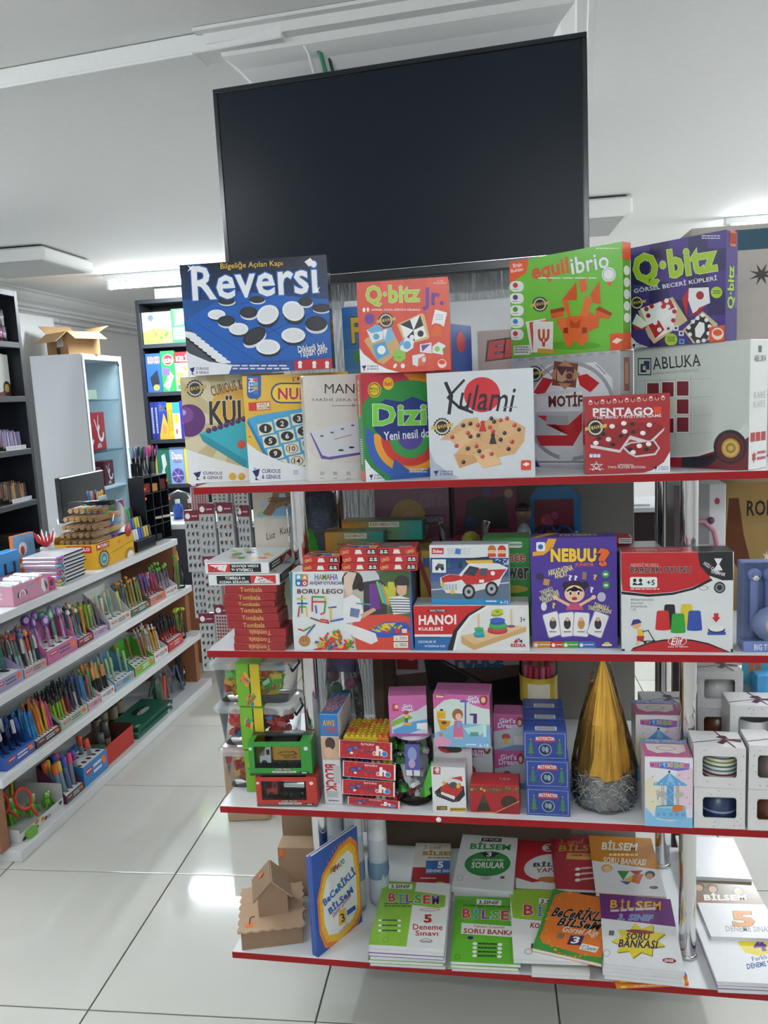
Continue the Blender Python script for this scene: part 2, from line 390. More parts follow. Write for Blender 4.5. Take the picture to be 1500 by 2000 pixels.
# cornice along the left and back walls: stepped plaster profile
def cornice(name,p0,p1,out,s=1.0):
    p0 = Vector(p0); p1 = Vector(p1); o = Vector(out)
    prof = [(0,0),(0.15,0),(0.15,-0.012),(0.125,-0.02),(0.115,-0.045),(0.085,-0.075),(0.05,-0.095),(0.045,-0.12),(0.02,-0.125),(0.018,-0.15),(0,-0.15)]
    vs = [p + o*(a*s) + Vector((0,0,z*s)) for p in (p0,p1) for a,z in prof]; n = len(prof)
    m = MB().add(vs,[(i,i+1,n+i+1,n+i) for i in range(n-1)] + [tuple(range(n-1,-1,-1)),tuple(range(n,2*n))],'d9dad8')
    return struct(m.build(name,PLASTER))
cornice('trim_1',(X0,Y0,CEIL),(X0,Y1,CEIL),(1,0,0))
cornice('trim_2',(X0,Y1,CEIL),(X1,Y1,CEIL),(0,-1,0))
cornice('trim_3',(X1,Y0,CEIL),(X1,Y1,CEIL),(-1,0,0))
# flat pipe duct clipped below the cornice
pd = MB().tube((X0+0.03,3.2,2.305),(X0+0.03,7.2,2.305),0.022,n=10,col='cfd0d0')
for y in (3.9,4.5,5.2,5.9,6.6): pd.tube((X0+0.03,y,2.305),(X0+0.03,y+0.02,2.305),0.027,n=10,col='c2c3c3')
tag(pd.build('wall_pipe',MATT),'pale round conduit running under the cornice above the white cabinet','pipe')
# plaster panel hung a little below the ceiling
pn = MB().box(-2.55,1.2,CEIL-0.03,-0.4,5.7,CEIL-0.0005,'dcdcda',0.004)
# pilasters on the walls
struct(MB().box(X0,4.15,0,X0+0.24,4.75,2.28,'dcdedf',0.004).build('trim_4',WALL))
struct(MB().box(1.92,6.2,0,2.20,Y1,CEIL,'d6d8d5',0.004).build('trim_5',WALL))
# dark doorway in the back corner beside the black bookcase
dr = struct(MB().box(-2.75,Y1-0.07,0,-1.75,Y1-0.001,2.05,'14161a',0.004).build('door_1',pmat('dark_door',0.4,color='15171b')))
for xa,xb,za,zb in ((-2.82,-2.75,0,2.12),(-1.75,-1.68,0,2.12),(-2.75,-1.75,2.05,2.12)):
    MB().box(xa,Y1-0.09,za,xb,Y1-0.001,zb,'b9bcc0',0.003).build('door_frame',WALL,dr)
MB().tube((-1.85,Y1-0.075,1.0),(-1.85,Y1-0.12,1.0),0.012,n=8,col='aaaaaa').tube((-1.85,Y1-0.115,1.0),(-1.97,Y1-0.115,1.0),0.009,n=8,col='aaaaaa').build('door_handle',STEEL,dr)
# ------------------------------------------------------------------ square column behind the rack with crown moulding
CM = RACK @ T(0.04,0.64,0) @ RZ(-3.0)
silver = pmat('silver_embossed_wallpaper',0.35,metal=0.35,spec=0.5,noise=0.10,bump=0.9,scale=70,color='b9bcbd')
_n = [n for n in silver.node_tree.nodes if n.type == 'TEX_NOISE'][0]
_mp = silver.node_tree.nodes.new('ShaderNodeMapping'); _mp.inputs['Scale'].default_value = (1.6,1.6,0.28)
_tc = [n for n in silver.node_tree.nodes if n.type == 'TEX_COORD'][0]
silver.node_tree.links.new(_tc.outputs['Object'],_mp.inputs[0]); silver.node_tree.links.new(_mp.outputs[0],_n.inputs['Vector'])
co = MB().box(0,0,0,0.72,0.72,CEIL-0.001,'b9bcbd',0.004).build('wall_column',silver,None,CM); struct(co)
MB().box(0.25,-0.012,0.0,0.715,-0.001,1.775,'dfe3e4',0.002).build('panel',pmat('white_laminate',0.35,color='e6e9ea'),co)
prof = [(0,-0.17),(0.012,-0.17),(0.014,-0.15),(0.03,-0.145),(0.035,-0.115),(0.06,-0.085),(0.095,-0.06),(0.10,-0.04),(0.125,-0.035),(0.13,-0.012),(0.15,-0.01),(0.15,-0.0012)]
vs = []
for a,z in prof: vs += [(-a,-a,CEIL+z),(0.72+a,-a,CEIL+z),(0.72+a,0.72+a,CEIL+z),(-a,0.72+a,CEIL+z)]
fs = [(4*i+k,4*i+(k+1) % 4,4*i+4+(k+1) % 4,4*i+4+k) for i in range(len(prof)-1) for k in range(4)]
MB().add(vs,fs,'dadbd9').build('crown_moulding',PLASTER,co)
# ------------------------------------------------------------------ ceiling fittings
TUBE = emat('lit_tube','f4faff',54.0)
def batten(x,y,l,label,rz=0):
    M = T(x,y,CEIL) @ RZ(rz); r = empty('ceiling_lamp',M,label,'lamp','tube lamps on the ceiling')
    MB().box(-l/2-0.03,-0.025,-0.045,l/2+0.03,0.025,-0.001,'e3e6e6',0.004).build('housing',MATT,r)
    MB().tube((-l/2,0,-0.082),(l/2,0,-0.082),0.024,n=14,col='ffffff').build('tube',TUBE,r)
    for s in (-1,1): MB().box(s*l/2-0.010,-0.027,-0.110,s*l/2+0.012,0.027,-0.048,'e6e8e8',0.003).build('end_cap',MATT,r)
    return r
for i,(x,y,l,p,a) in enumerate(LAMPS):
    batten(x,y,l,['lit tube lamp on the ceiling above the white glass cabinet','lit tube lamp on the ceiling beyond the purple game box','lit tube lamp on the ceiling above the shopper','lit tube lamp over the pen stand aisle','lit tube lamp over the far aisle near the mug boxes','lit tube lamp on the ceiling behind the column','added unseen tube lamp along the aisle of the dark bookcase','added unseen tube lamp along the far aisle beside the rack end'][i],a)
def unit(M,sx,sy,h,label):  # ceiling lamp fixture that gives no light, with a plain grey underside
    r = empty('ceiling_unit',M,label,'lamp fixture','flat white units on the ceiling')
    MB().box(0,0,-h,sx,sy,-0.012,'e4e5e1',0.012).build('body',MATT,r)
    MB().box(0.03,0.03,-0.012,sx-0.03,sy-0.03,-0.001,'3a3c3d').build('mount',MATT,r)
    MB().box(0.04,0.04,-h-0.004,sx-0.04,sy-0.04,-h,'a9abab',0.003).build('under_panel',MATT,r)
unit(T(-2.55,2.95,CEIL),0.65,0.62,0.085,'flat white ceiling unit with grey underside above the black pencil bookcase')
unit(T(0.62,2.85,CEIL),0.80,0.62,0.105,'flat white ceiling unit just beside the television')
# cable duct on the ceiling and the cables that drop from it to the television
d0 = Vector((-1.3,0.705,0)); d1 = Vector((0.145,0.50,0))
ang = math.degrees(math.atan2(d1.y-d0.y,d1.x-d0.x)); L = (d1-d0).length
DM = T(d0.x,d0.y,CEIL) @ RZ(ang); r = empty('cable_duct',DM,'long white cable duct fixed to the ceiling, ending above the television','cable duct')
MB().box(0,0,-0.05,L,0.085,-0.002,'dfe1df',0.003).build('channel',MATT,r)
MB().box(0.0,-0.003,-0.054,L-0.25,0.088,-0.046,'e4e6e4',0.002).build('cover',MATT,r)
# ================================================================== television
TM = RACK @ T(-0.075,0.50,1.829) @ RZ(-4.3)
tv = empty('television',TM,'large switched-off black television on the column above the game boxes','television')
W_,H_ = 0.948,0.515
bzm = pmat('bezel_plastic',0.22,color='15181d',noise=0.02); scm = pmat('dark_screen',0.32,spec=0.14,color='1b222b',noise=0.02)
MB().box(0,0.006,0,W_,0.045,H_,'15181d',0.004).build('case',bzm,tv)
MB().box(0.013,0.0025,0.022,W_-0.013,0.0058,H_-0.013,'1d242d').build('screen',scm,tv)
for n,(a,b_,c,d) in {'bezel': (0,0,W_,0.021),'bezel_top': (0,H_-0.012,W_,H_),'bezel_side': (0,0.0213,0.012,H_-0.0123)}.items():
    MB().box(a,0,b_,c,0.0057,d,'171b21',0.0012).build('bezel',bzm,tv)
MB().box(W_-0.012,0,0.0213,W_,0.0057,H_-0.0123,'171b21',0.0012).build('bezel',bzm,tv)
MB().box(0.25,0.046,0.1,W_-0.25,0.075,H_-0.1,'15181d',0.004).build('rear_bulge',bzm,tv)
MB().box(0.40,0.0755,0.18,0.56,0.128,0.36,'222222',0.003).build('wall_bracket',MATT,tv)
MB().box(W_*0.63,-0.0007,0.004,W_*0.635,0.0,0.012,'6a7078').build('logo',bzm,tv)
MB().box(0.0,-0.0012,0.021,W_,-0.0001,0.0225,'8d949b').build('chrome_line',CHROME,tv)
# cables from the duct end
e0 = Vector((0.15,0.545,CEIL-0.03))
for i,(c,r_,dx) in enumerate((('d8d8d6',0.004,0.0),('1f7a55',0.006,0.030),('15303a',0.0045,0.048),('cfd0cf',0.0035,0.062))):
    p = [e0 + Vector((-0.01,0.014*i,0.0)),e0 + Vector((0.03+dx*0.6,0.014*i-0.01,-0.005)),e0 + Vector((0.055+dx,0.014*i-0.01,-0.05)),e0 + Vector((0.07+dx,0.014*i-0.005,-0.12)),e0 + Vector((0.07+dx,0.014*i,-0.20))]
    tag(MB().path(p,r_,6,c).build('cable',PLAS),['thin white cable looping down behind the television','green cable bending from the ceiling duct to the television','dark cable beside the green one behind the television','pale grey outer cable behind the television'][i],'cable','cables at the duct end')
# ================================================================== the red-edged rack
S1,S2,S3,S4 = 1.3577,0.9904,0.6192,0.2509
RW,RD = 1.24,0.55
LAM = pmat('white_shelf_laminate',0.3,spec=0.5,color='dfe2e4',noise=0.02); REDM = pmat('red_edge_strip',0.45,spec=0.2,color='961a1e',noise=0.05)
rk = empty('display_rack',RACK,'display rack with four white red-edged shelves on chrome posts','shelf rack')
for z in (S1,S2,S3,S4):
    sh = MB().box(0,0.0012,z-0.016,RW,RD,z-0.0003,'dfe2e4',0.001).build('shelf',LAM,rk)
    MB().box(-0.0005,-0.0012,z-0.0155,RW+0.0005,0.001,z-0.0005,'b5282c',0.0005).build('edge_strip',REDM,sh)
    MB().box(-0.0015,0.002,z-0.0155,-0.0002,RD,z-0.0007,'d5d8d8').build('end_strip',LAM,sh)
for u in (0.203,1.043):
    for v in (0.105,0.462):
        po = MB().tube((u,v,S4+0.0005),(u,v,S1-0.017),0.0185,n=20,col='d8d8d8').build('post',CHROME,rk)
        for z in (S4,S3,S2):
            MB().lathe([(0.0187,0),(0.0212,0),(0.0212,0.005),(0.0195,0.009),(0.0187,0.009)],20,'cccccc',(u,v,z)).build('collar',CHROME,po)
MB().box(0.20,0.38,0.001,1.04,0.53,S4-0.0165,'8f9193',0.002).build('plinth',MATT,rk)
MB().box(0.36,0.553,0.14,0.985,0.565,S1-0.02,'9b958d',0.001).build('back_panel',pmat('grey_oak_panel',0.55,color='9a958e',noise=0.12,bump=0.1,scale=8),rk)
# price sticker dot on the third shelf
MB().lathe([(0.0001,0),(0.006,0),(0.006,0.0006),(0.0001,0.0006)],10,'f0f0f0',M=T(0.505,-0.0013,S3-0.008) @ RX(90)).build('sticker_dot',PAPER,rk)
# ================================================================== printed boxes: place, size and the artwork sheet's corners
CA = ((340,480),0.34667); CB = ((820,440),0.45333); CC = ((360,930),0.33333); CD = ((800,930),0.46667)
CE = ((390,1270),0.35333); CF = ((840,1280),0.44); CG = ((440,1580),0.32); CH = ((860,1600),0.42667)
BX = {
 'kul':(-0.0417,0.0709,1.3577,17.0,0.2300,0.0400,0.2390,(351.0,736.7),(554.4,727.3),(568.0,933.3),(368.7,945.5)),
 'num':(0.1105,0.0507,1.3577,19.0,0.2300,0.0400,0.2329,(472.7,734.9),(678.9,725.4),(690.2,930.6),(488.1,943.7)),
 'man':(0.2519,0.0313,1.3577,26.0,0.2300,0.0400,0.2260,(591.5,734.3),(794.4,725.6),(803.4,926.5),(604.6,942.0)),
 'dizios':(0.3806,0.0081,1.3577,28.0,0.2200,0.0350,0.2219,(703.7,731.5),(896.8,723.3),(903.9,925.3),(714.8,941.0)),
 'kulami':(0.5164,0.0126,1.3577,-2.0,0.2126,0.0400,0.2169,(832.6,729.5),(1040.3,718.1),(1045.1,931.5),(841.1,936.8)),
 'pentago':(0.8283,0.0177,1.3577,4.3,0.1641,0.0300,0.1550,(1141.4,775.0),(1308.5,767.0),(1308.3,921.0),(1143.5,927.2)),
 'motif':(0.6824,0.2551,1.3577,-36.7,0.2757,0.0540,0.2448,(998.8,700.7),(1210.0,683.6),(1211.7,917.8),(1004.3,909.7)),
 'abluka':(0.9431,0.1849,1.3577,-43.8,0.2618,0.0652,0.2483,(1238.3,681.9),(1465.6,662.1),(1461.5,919.3),(1239.3,908.1)),
 'equi':(0.6836,0.2506,1.6030,-35.5,0.2779,0.0330,0.2118,(994.8,511.0),(1215.1,470.2),(1216.5,681.4),(999.7,698.9)),
 'qbitz':(0.9357,0.1703,1.6065,-40.8,0.2087,0.0449,0.2060,(1231.8,481.9),(1418.7,445.1),(1416.3,660.6),(1232.8,676.6)),
 'reversi':(-0.0114,0.0501,1.5972,3.1,0.3204,0.0365,0.2352,(350.5,517.1),(636.7,496.3),(649.3,716.0),(368.3,731.3)),
 'qjr':(0.3795,0.0200,1.5800,2.4,0.1863,0.0500,0.1841,(695.7,553.9),(874.5,541.5),(881.2,723.2),(705.1,732.6)),
 'boru':(0.1991,0.0120,0.9904,1.1,0.2646,0.0680,0.1750,(564.9,1117.1),(800.7,1113.8),(807.8,1269.2),(575.1,1268.6)),
 'hanoi':(0.4676,0.0142,0.9904,0.8,0.2421,0.0750,0.0977,(807.0,1183.7),(1032.4,1182.4),(1034.6,1270.8),(811.0,1270.0)),
 'nebuu':(0.7159,0.0391,0.9904,0.4,0.1742,0.0500,0.2360,(1035.3,1051.0),(1204.5,1048.0),(1206.2,1265.5),(1040.4,1264.6)),
 'bardak':(0.8966,0.0217,0.9904,-0.9,0.2144,0.0580,0.2060,(1213.0,1079.6),(1433.1,1077.4),(1430.5,1273.8),(1214.4,1271.0)),
 'town':(0.5057,0.0281,1.0885,-1.4,0.1652,0.0450,0.1283,(837.2,1064.9),(992.1,1063.2),(995.3,1176.8),(841.9,1176.2)),
 'redtruck':(0.0878,0.0055,0.6192,4.3,0.1400,0.0600,0.0710,(498.3,1517.9),(616.6,1518.1),(620.4,1575.6),(502.7,1575.0)),
 'grtruck':(0.0735,0.0119,0.6905,4.6,0.1451,0.0600,0.0806,(483.5,1450.9),(606.3,1450.2),(610.7,1515.9),(488.5,1516.1)),
 'lego':(0.4902,0.0210,0.6192,0.2,0.0740,0.0500,0.1028,(842.1,1498.0),(907.9,1500.1),(911.1,1586.1),(845.8,1583.3)),
 'xmas':(0.5735,0.0231,0.6192,-0.8,0.1065,0.0600,0.0651,(917.5,1531.4),(1013.8,1535.7),(1015.3,1590.5),(919.5,1585.6)),
 'girls':(0.4996,0.0299,0.7668,-1.8,0.1221,0.0750,0.1192,(845.3,1355.9),(955.4,1359.2),(958.7,1461.8),(849.6,1457.1)),
 'pink':(0.4001,0.0301,0.7860,7.6,0.0838,0.0600,0.0933,(758.0,1362.1),(832.3,1359.8),(835.8,1438.5),(762.0,1440.6)),
 'music':(0.9384,-0.0019,0.6192,-0.6,0.0944,0.0850,0.1537,(1259.3,1476.9),(1353.4,1480.1),(1352.6,1617.2),(1259.7,1612.6)),
 'mugA':(1.0358,-0.0011,0.6192,0.9,0.0996,0.0830,0.0880,(1355.8,1539.5),(1456.1,1542.5),(1454.9,1620.3),(1355.3,1616.5)),
 'mugB':(1.0353,0.0020,0.7078,-2.0,0.0999,0.0800,0.0939,(1355.2,1450.0),(1458.2,1455.0),(1456.8,1540.6),(1354.7,1534.4)),
 'becer':(0.2084,0.0029,0.2509,61.4,0.1593,0.0100,0.2521,(607.8,1673.8),(696.6,1613.7),(707.4,1799.3),(621.0,1870.2)),
 'multi':(0.6964,0.0218,0.6192,-1.0,0.0915,0.0600,0.0628,(1028.8,1538.0),(1113.6,1542.0),(1114.5,1595.5),(1030.1,1591.1)),
}
def bm(k): u,v,z,yaw = BX[k][:4]; return RK(u,v,z,yaw)
def dims(k): return BX[k][4:7]
def front(k,crop): w,t,h = dims(k); return Print(w,h,BX[k][7:],None,*crop)
def pbox(name,k,crop,col,label,cat='game box',mat=None,group=None,**kw):
    w,t,h = dims(k); o = carton(name,bm(k),w,t,h,col,label,cat,mat,group,**kw)
    return o,front(k,crop)
NAVY = '2a2560'
def seal(p,x,y,r,word='100'):
    """round black-and-gold jubilee seal with a ribbon"""
    p.burst(x,y,r*0.88,r,18,'23211f'); p.ring(x,y,r*0.62,r*0.80,'c9c2ae',20); p.ell(x,y,r*0.6,r*0.6,'2a2724')
    p.poly([(x-r*1.25,y+r*0.3),(x-r*1.1,y),(x-r*1.3,y-r*0.02),(x+r*1.25,y-r*0.42),(x+r*1.15,y-r*0.12),(x+r*1.3,y-r*0.05),(x-r*1.2,y+r*0.35)],'c8ab62')
    p.text(word,x-r*0.55,y-r*0.32,x+r*0.5,y+r*0.22,'2a2118',0.02,rot=-12)
def maker(p,x0,y0,x1,y1,col=NAVY):
    """small cup mark and two-line maker's name"""
    h = y1-y0; w = x1-x0
    p.poly([(x0,y0+h*0.25),(x0+w*0.27,y0+h*0.05),(x0+w*0.22,y0+h*0.62),(x0+w*0.14,y0+h*0.78)],col)
    p.poly([(x0+w*0.13,y0+h*0.72),(x0+w*0.2,y0+h*0.95),(x0+w*0.3,y0+h),(x0+w*0.1,y0+h)],col)
    p.text('CURIOUS',x0+w*0.34,y0+h*0.08,x1,y0+h*0.42,col,0.03); p.text('& GENIUS',x0+w*0.34,y0+h*0.55,x1,y0+h*0.9,col,0.03)
def corner(p,pts,col='eef0f2'): p.poly(pts,col)
# ---- dark blue reversal game
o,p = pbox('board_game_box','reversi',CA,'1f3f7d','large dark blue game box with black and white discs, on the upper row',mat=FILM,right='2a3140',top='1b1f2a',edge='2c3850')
p.grad(25,40,905,330,'161c2b','20406f',8); p.grad(25,300,905,660,'20508f','1f62b4',8)
p.poly([(60,420),(330,250),(905,300),(905,640),(300,640)],'1d5db0')
for i in range(5):
    p.line([(110+i*110,270+i*85),(420+i*120,250+i*40)],5,'16488f'); p.line([(130+i*150,430-i*30),(480+i*110,650-i*40)],5,'16488f')
p.poly([(60,470),(80,465),(300,640),(290,660),(70,690)],'4a4f58')
for i in range(9):
    x,y = 70+i*24,490+i*19; p.ell(x+14,y+12,46,13,'20242c',14,10); p.ell(x+14,y,45,12,'e9ecf0',14,10)
def disc(x,y,rx,ry,wh,rot=0):
    p.ell(x+3,y+ry*0.35,rx,ry,'262a30' if wh else 'd9dde2',18,rot); p.ell(x,y,rx,ry,'eef1f4' if wh else '272b31',18,rot)
    p.ell(x,y,rx*0.78,ry*0.78,'e2e6ea' if wh else '31363d',16,rot)
for a in ((240,382,50,28,1),(295,418,50,30,0),(420,370,50,32,0),(295,305,48,22,0),(468,298,44,20,0),(364,462,55,34,1),(452,502,72,42,0,-32),(530,562,68,42,1),(672,497,68,42,1),(528,382,64,52,1,-25),(672,362,64,54,1,25),(800,432,62,42,0),(740,310,40,26,0),(830,345,52,24,0)): disc(*a)
p.text('Bilgeliğe Açılan Kapı',262,85,612,128,'d9b44a',0.015,rot=-3)
p.text('Reversi',100,92,808,285,'eef0f3',0.03,'2a63b5',0.035,rot=-3.5)
p.burst(95,125,6,26,4,'ffffff'); p.burst(805,245,6,26,4,'ffffff'); p.poly([(735,88),(768,66),(792,95),(760,115)],'eef0f3')
p.text('Dikkatli bak,',698,545,860,590,'f2f4f7',0.025,'1b2c55',0.03,rot=-9); p.text('Taşları çevir',706,570,868,618,'f2f4f7',0.025,'1b2c55',0.03,rot=-9)
p.poly([(60,690),(260,655),(905,618),(905,700),(70,740)],'2b4f94'); p.poly([(676,640),(905,622),(905,700),(682,706)],'b92b35')
p.words(330,662,660,695,2,'cfd6e6')
p.poly([(40,560),(90,600),(200,645),(330,662),(300,735),(60,740)],'e4e8ee'); maker(p,88,672,196,716)
for x in (710,790,862): p.ell(x,652,12,12,'f0f0f0'); p.rect(x-10,662,x+10,680,'f0f0f0')
p.done(o,FILM)
# ---- cream game with purple ball
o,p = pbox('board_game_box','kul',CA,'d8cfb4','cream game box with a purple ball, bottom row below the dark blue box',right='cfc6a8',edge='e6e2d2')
p.fill('ddd3b2')
for i in range(9):
    a0,a1 = math.radians(i*40),math.radians(i*40+20); p.poly([(330,1000),(330+900*math.cos(a0),1000+900*math.sin(a0)),(330+900*math.cos(a1),1000+900*math.sin(a1))],'cbbb8c')
p.ell(330,900,120,110,'e0b04a'); seal(p,118,805,52)
p.text('CURIOUS &',205,770,385,830,'6b4a26',0.03,rot=-14); p.text('KÜLBAK',198,838,640,1005,'27262b',0.05,'e6d9b0',0.03,rot=-2)
p.ell(85,985,92,92,'5c2a70',28); p.ell(60,955,50,46,'7c4492',20); p.ell(50,940,18,16,'c9a8d6')
p.poly([(140,1060),(420,960),(620,1120),(520,1290),(400,1250),(165,1105)],'35b3c6'); p.poly([(140,1060),(165,1105),(400,1250),(410,1210),(175,1068)],'2392a8')
for i in range(8): p.ell(195+i*33,1042-i*11,16,16,'4c2356'); p.ell(190+i*33,1036-i*11,5,5,'8a5a96')
p.ell(380,1120,24,24,'d2453a'); p.ell(470,1080,24,24,'d2453a')
corner(p,[(20,1130),(200,1190),(420,1255),(720,1270),(720,1400),(20,1400)])
maker(p,108,1268,272,1320); p.ell(330,1300,21,21,'d9a936'); p.ell(382,1300,21,21,'d9a936')
p.done(o,CARD)
# ---- yellow number game
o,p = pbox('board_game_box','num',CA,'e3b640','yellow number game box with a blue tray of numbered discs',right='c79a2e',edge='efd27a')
p.fill('e6ba44')
for i in range(22): p.ell(random.uniform(400,960),random.uniform(745,1130),5,5,'7d5a1c',8)
p.rrect(410,700,490,862,26,'2c5da8'); p.text('STEM',398,768,478,806,'f3f5f8',0.02,rot=-90)
for i,c in enumerate(('d44','5bb','d9b','47a')): p.rect(446,742+i*25,472,762+i*25,{'d44': 'd24b45','5bb': '5fbfd0','d9b': 'd9a04a','47a': '4777b8'}[c])
p.rect(420,880,542,928,'cf3a32',-4); p.rect(466,884,538,922,'f0e6cf',-4); p.text('YERLİ',470,884,526,900,'8d3b2e',0.02,rot=-4); p.text('ÜRETİM',470,902,536,918,'8d3b2e',0.02,rot=-4)
p.rrect(545,772,960,888,56,'2c3f86'); p.rrect(553,780,955,880,50,'f2d33c')
p.text('NUMARA',585,800,930,868,'c8282c',0.05,'f6f0d8',0.03); p.text("I'M IN",668,738,800,758,'c23a34',0.02)
p.poly([(415,975),(470,955),(930,885),(1010,1160),(960,1275),(560,1240)],'4aa6d6'); p.poly([(415,975),(560,1240),(545,1255),(412,1000)],'2f7fb5')
k = 1
for j in range(4):
    for i in range(4):
        x = 515+i*94+j*28; y = 1030-i*28+j*70; p.rect(x-42,y-32,x+42,y+32,'efe6cd',-12); dk = not (j == 2 and i >= 1) and not j == 3
        p.ell(x,y,36,27,'26262b' if dk else 'e8dfc4'); p.ring(x,y,31,35,'3a3630',20,ky=0.76); p.text(str(k),x-(5 if k == 1 else 10 if k < 10 else 18),y-15,x+(5 if k == 1 else 10 if k < 10 else 18),y+15,'f2f2ee' if dk else '333230',0.04); k += 1
corner(p,[(410,1110),(480,1160),(600,1215),(740,1245),(1010,1270),(1010,1400),(410,1400)])
maker(p,440,1252,600,1320); p.ell(455,1256,9,7,'78b4dd'); p.rect(672,1262,700,1290,'c9cdd4')
p.done(o,CARD)
# ---- cream history game
o,p = pbox('board_game_box','man',CA,'e2dfd6','plain cream game box with a white hinged tray, between the yellow and red boxes',mat=FILM,left='d9d8cf',right='d9d8cf',edge='efece4')
p.fill('e1ddd5')
p.text('MANGALA',848,778,1230,832,'3f3834',0.0); p.text('TARİHİ ZEKA VE STRATEJİ OYUNU',772,856,1350,880,'4a423d',0.0)
p.line([(890,902),(1200,898)],3,'6a625c'); p.ring(1010,898,5,8,'6a625c',12)
p.poly([(765,1055),(985,995),(1290,960),(1330,1090),(1090,1170),(880,1205),(830,1200)],'6a5aa8'); p.poly([(770,1050),(985,990),(1285,955),(1320,1078),(1085,1158),(870,1190),(835,1180)],'dfe3ea')
for i in range(5): p.ell(832+i*58,1072-i*20,10,5,'5b5f66'); p.ell(940+i*60,1152-i*16,16,6,'3e4048')
p.line([(905,1090),(1000,1065)],5,'b98f6a')
corner(p,[(745,1140),(800,1195),(960,1225),(1330,1215),(1330,1400),(745,1400)],'e6e4df')
for x in (835,908,982): p.rect(x-12,1272,x+12,1292,'b9b9bb'); p.rect(x-12,1308,x+12,1312,'a0a0a4')
p.done(o,FILM)
sp = side_print('left',*dims('man')); sp.rect(35,3,65,8,'9a988f'); sp.done(o,FILM,'spine_print')
# ---- red domino game
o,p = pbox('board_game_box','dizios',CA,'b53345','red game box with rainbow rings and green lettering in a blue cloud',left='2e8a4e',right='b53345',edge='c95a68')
p.fill('b53446')
p.poly([(1290,720),(1480,720),(1480,860),(1400,830)],'e58f2e')
for r,c in ((330,'2f8a45'),(262,'2f8a45'),(252,'3a60ae'),(205,'e8a13c'),(165,'cf4038'),(118,'3d9a52'),(70,'5a4a9a')): p.ell(1330,1080,r,r*0.98,c,36)
p.poly([(1060,1000),(1110,870),(1250,815),(1430,830),(1610,900),(1640,1000),(1500,1060),(1130,1060)],'2f8a45')
p.poly([(1055,1010),(1120,1250),(1220,1340),(1060,1340)],'2a8746'); p.poly([(1240,1200),(1330,1270),(1480,1290),(1680,1250),(1680,1400),(1200,1400)],'3560ac')
p.poly([(1110,920),(1190,865),(1280,880),(1340,850),(1420,880),(1560,880),(1620,960),(1600,1040),(1330,1075),(1190,1100),(1130,1040)],'27377e')
p.text('Dizios',1118,888,1610,1012,'7ccf4e',0.06,'f3f6ee',0.02,rot=-1); p.text('Yeni nesil domino',1180,1035,1540,1085,'f2f2f4',0.03,rot=-4)
p.ell(1128,812,38,44,'e0c23a'); p.ring(1128,812,28,33,'5d5a24',18,ky=1.15); p.text('MENSA',1104,800,1152,812,'4d4a22',0.02); p.text('SELECT',1104,816,1150,826,'4d4a22',0.02)
p.ell(1206,776,30,36,'e9bd35'); p.text('fun!',1184,764,1228,790,'c2282f',0.05)
corner(p,[(1060,1180),(1110,1250),(1180,1310),(1210,1345),(1060,1345)]); maker(p,1098,1285,1180,1318)
p.words(1325,1255,1430,1285,2,'c5d2e8')
p.done(o,CARD)
sp = side_print('left',*dims('dizios')); sp.rect(0,0,100,38,'b83648'); sp.text('Dizios',-60,20,160,26,'8ad15a',0.05,'f2f6ee',0.03,rot=90); sp.words(25,60,75,85,12,'d8e8d8'); sp.rrect(10,90,90,99,3,'e06a5a'); sp.done(o,CARD,'spine_print')
# ---- white strategy game with red sun
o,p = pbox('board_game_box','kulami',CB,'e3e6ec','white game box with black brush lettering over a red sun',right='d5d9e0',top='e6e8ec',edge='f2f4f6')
p.fill('d3d9dd'); p.ell(268,730,78,76,'c5202e',32)
p.text('ulami',172,690,412,800,'1d1c20',0.012,rot=3,shear=0.2)
p.line([(112,680),(136,735),(126,810)],15,'1d1c20'); p.line([(190,668),(160,700),(122,742)],11,'1d1c20'); p.line([(122,742),(170,785),(226,806)],12,'1d1c20')
p.rect(355,782,420,786,'9a9ca2'); seal(p,96,868,40)
for q,c in (([(86,925),(190,835),(250,828),(255,850),(320,830),(400,840),(455,870),(450,930),(410,985),(340,1000),(355,1030),(270,1048),(255,1015),(170,1048),(145,990),(175,960),(160,925)],'d3a878'),([(120,915),(215,868),(260,900),(170,965)],'dcb487'),([(230,990),(300,960),(350,1025),(270,1045)],'dfb98c'),([(330,840),(400,842),(430,890),(360,920)],'d8af80'),([(150,985),(235,990),(250,1020),(172,1046)],'c99b69')): p.poly(q,c)
for i in range(40):
    a,b_ = random.random(),random.random(); p.ell(160+a*200+b_*50,960-a*95+b_*65,3,2,'b98a5a',6)
for x,y in ((140,913),(207,895),(250,862),(376,832),(408,862),(302,870),(316,888),(348,840),(158,950),(244,952),(398,933),(309,985),(270,996)): p.ell(x,y,9,9,'b3332f'); p.ell(x-3,y-3,3,3,'e29a90',6)
for x,y in ((187,862),(218,855),(308,832),(320,846),(427,880),(365,895),(218,910),(252,905),(348,923),(382,963),(207,962),(256,973),(188,1020)): p.ell(x,y,9,9,'2b2726'); p.ell(x-3,y-3,3,3,'8a8480',6)
for x,y,c in ((271,868,'b8302e'),(315,922,'35302f')): p.ell(x,y-18,9,9,c); p.poly([(x-6,y-14),(x+6,y-14),(x+16,y+20),(x-16,y+20)],c)
corner(p,[(40,960),(60,1020),(110,1060),(170,1085),(40,1100)],'aeb6c6'); maker(p,58,1054,142,1078); p.rrect(436,1012,479,1054,6,'d8402f'); p.poly([(442,1030),(460,1020),(475,1028),(458,1038)],'f2e6e0')
p.done(o,CARD)
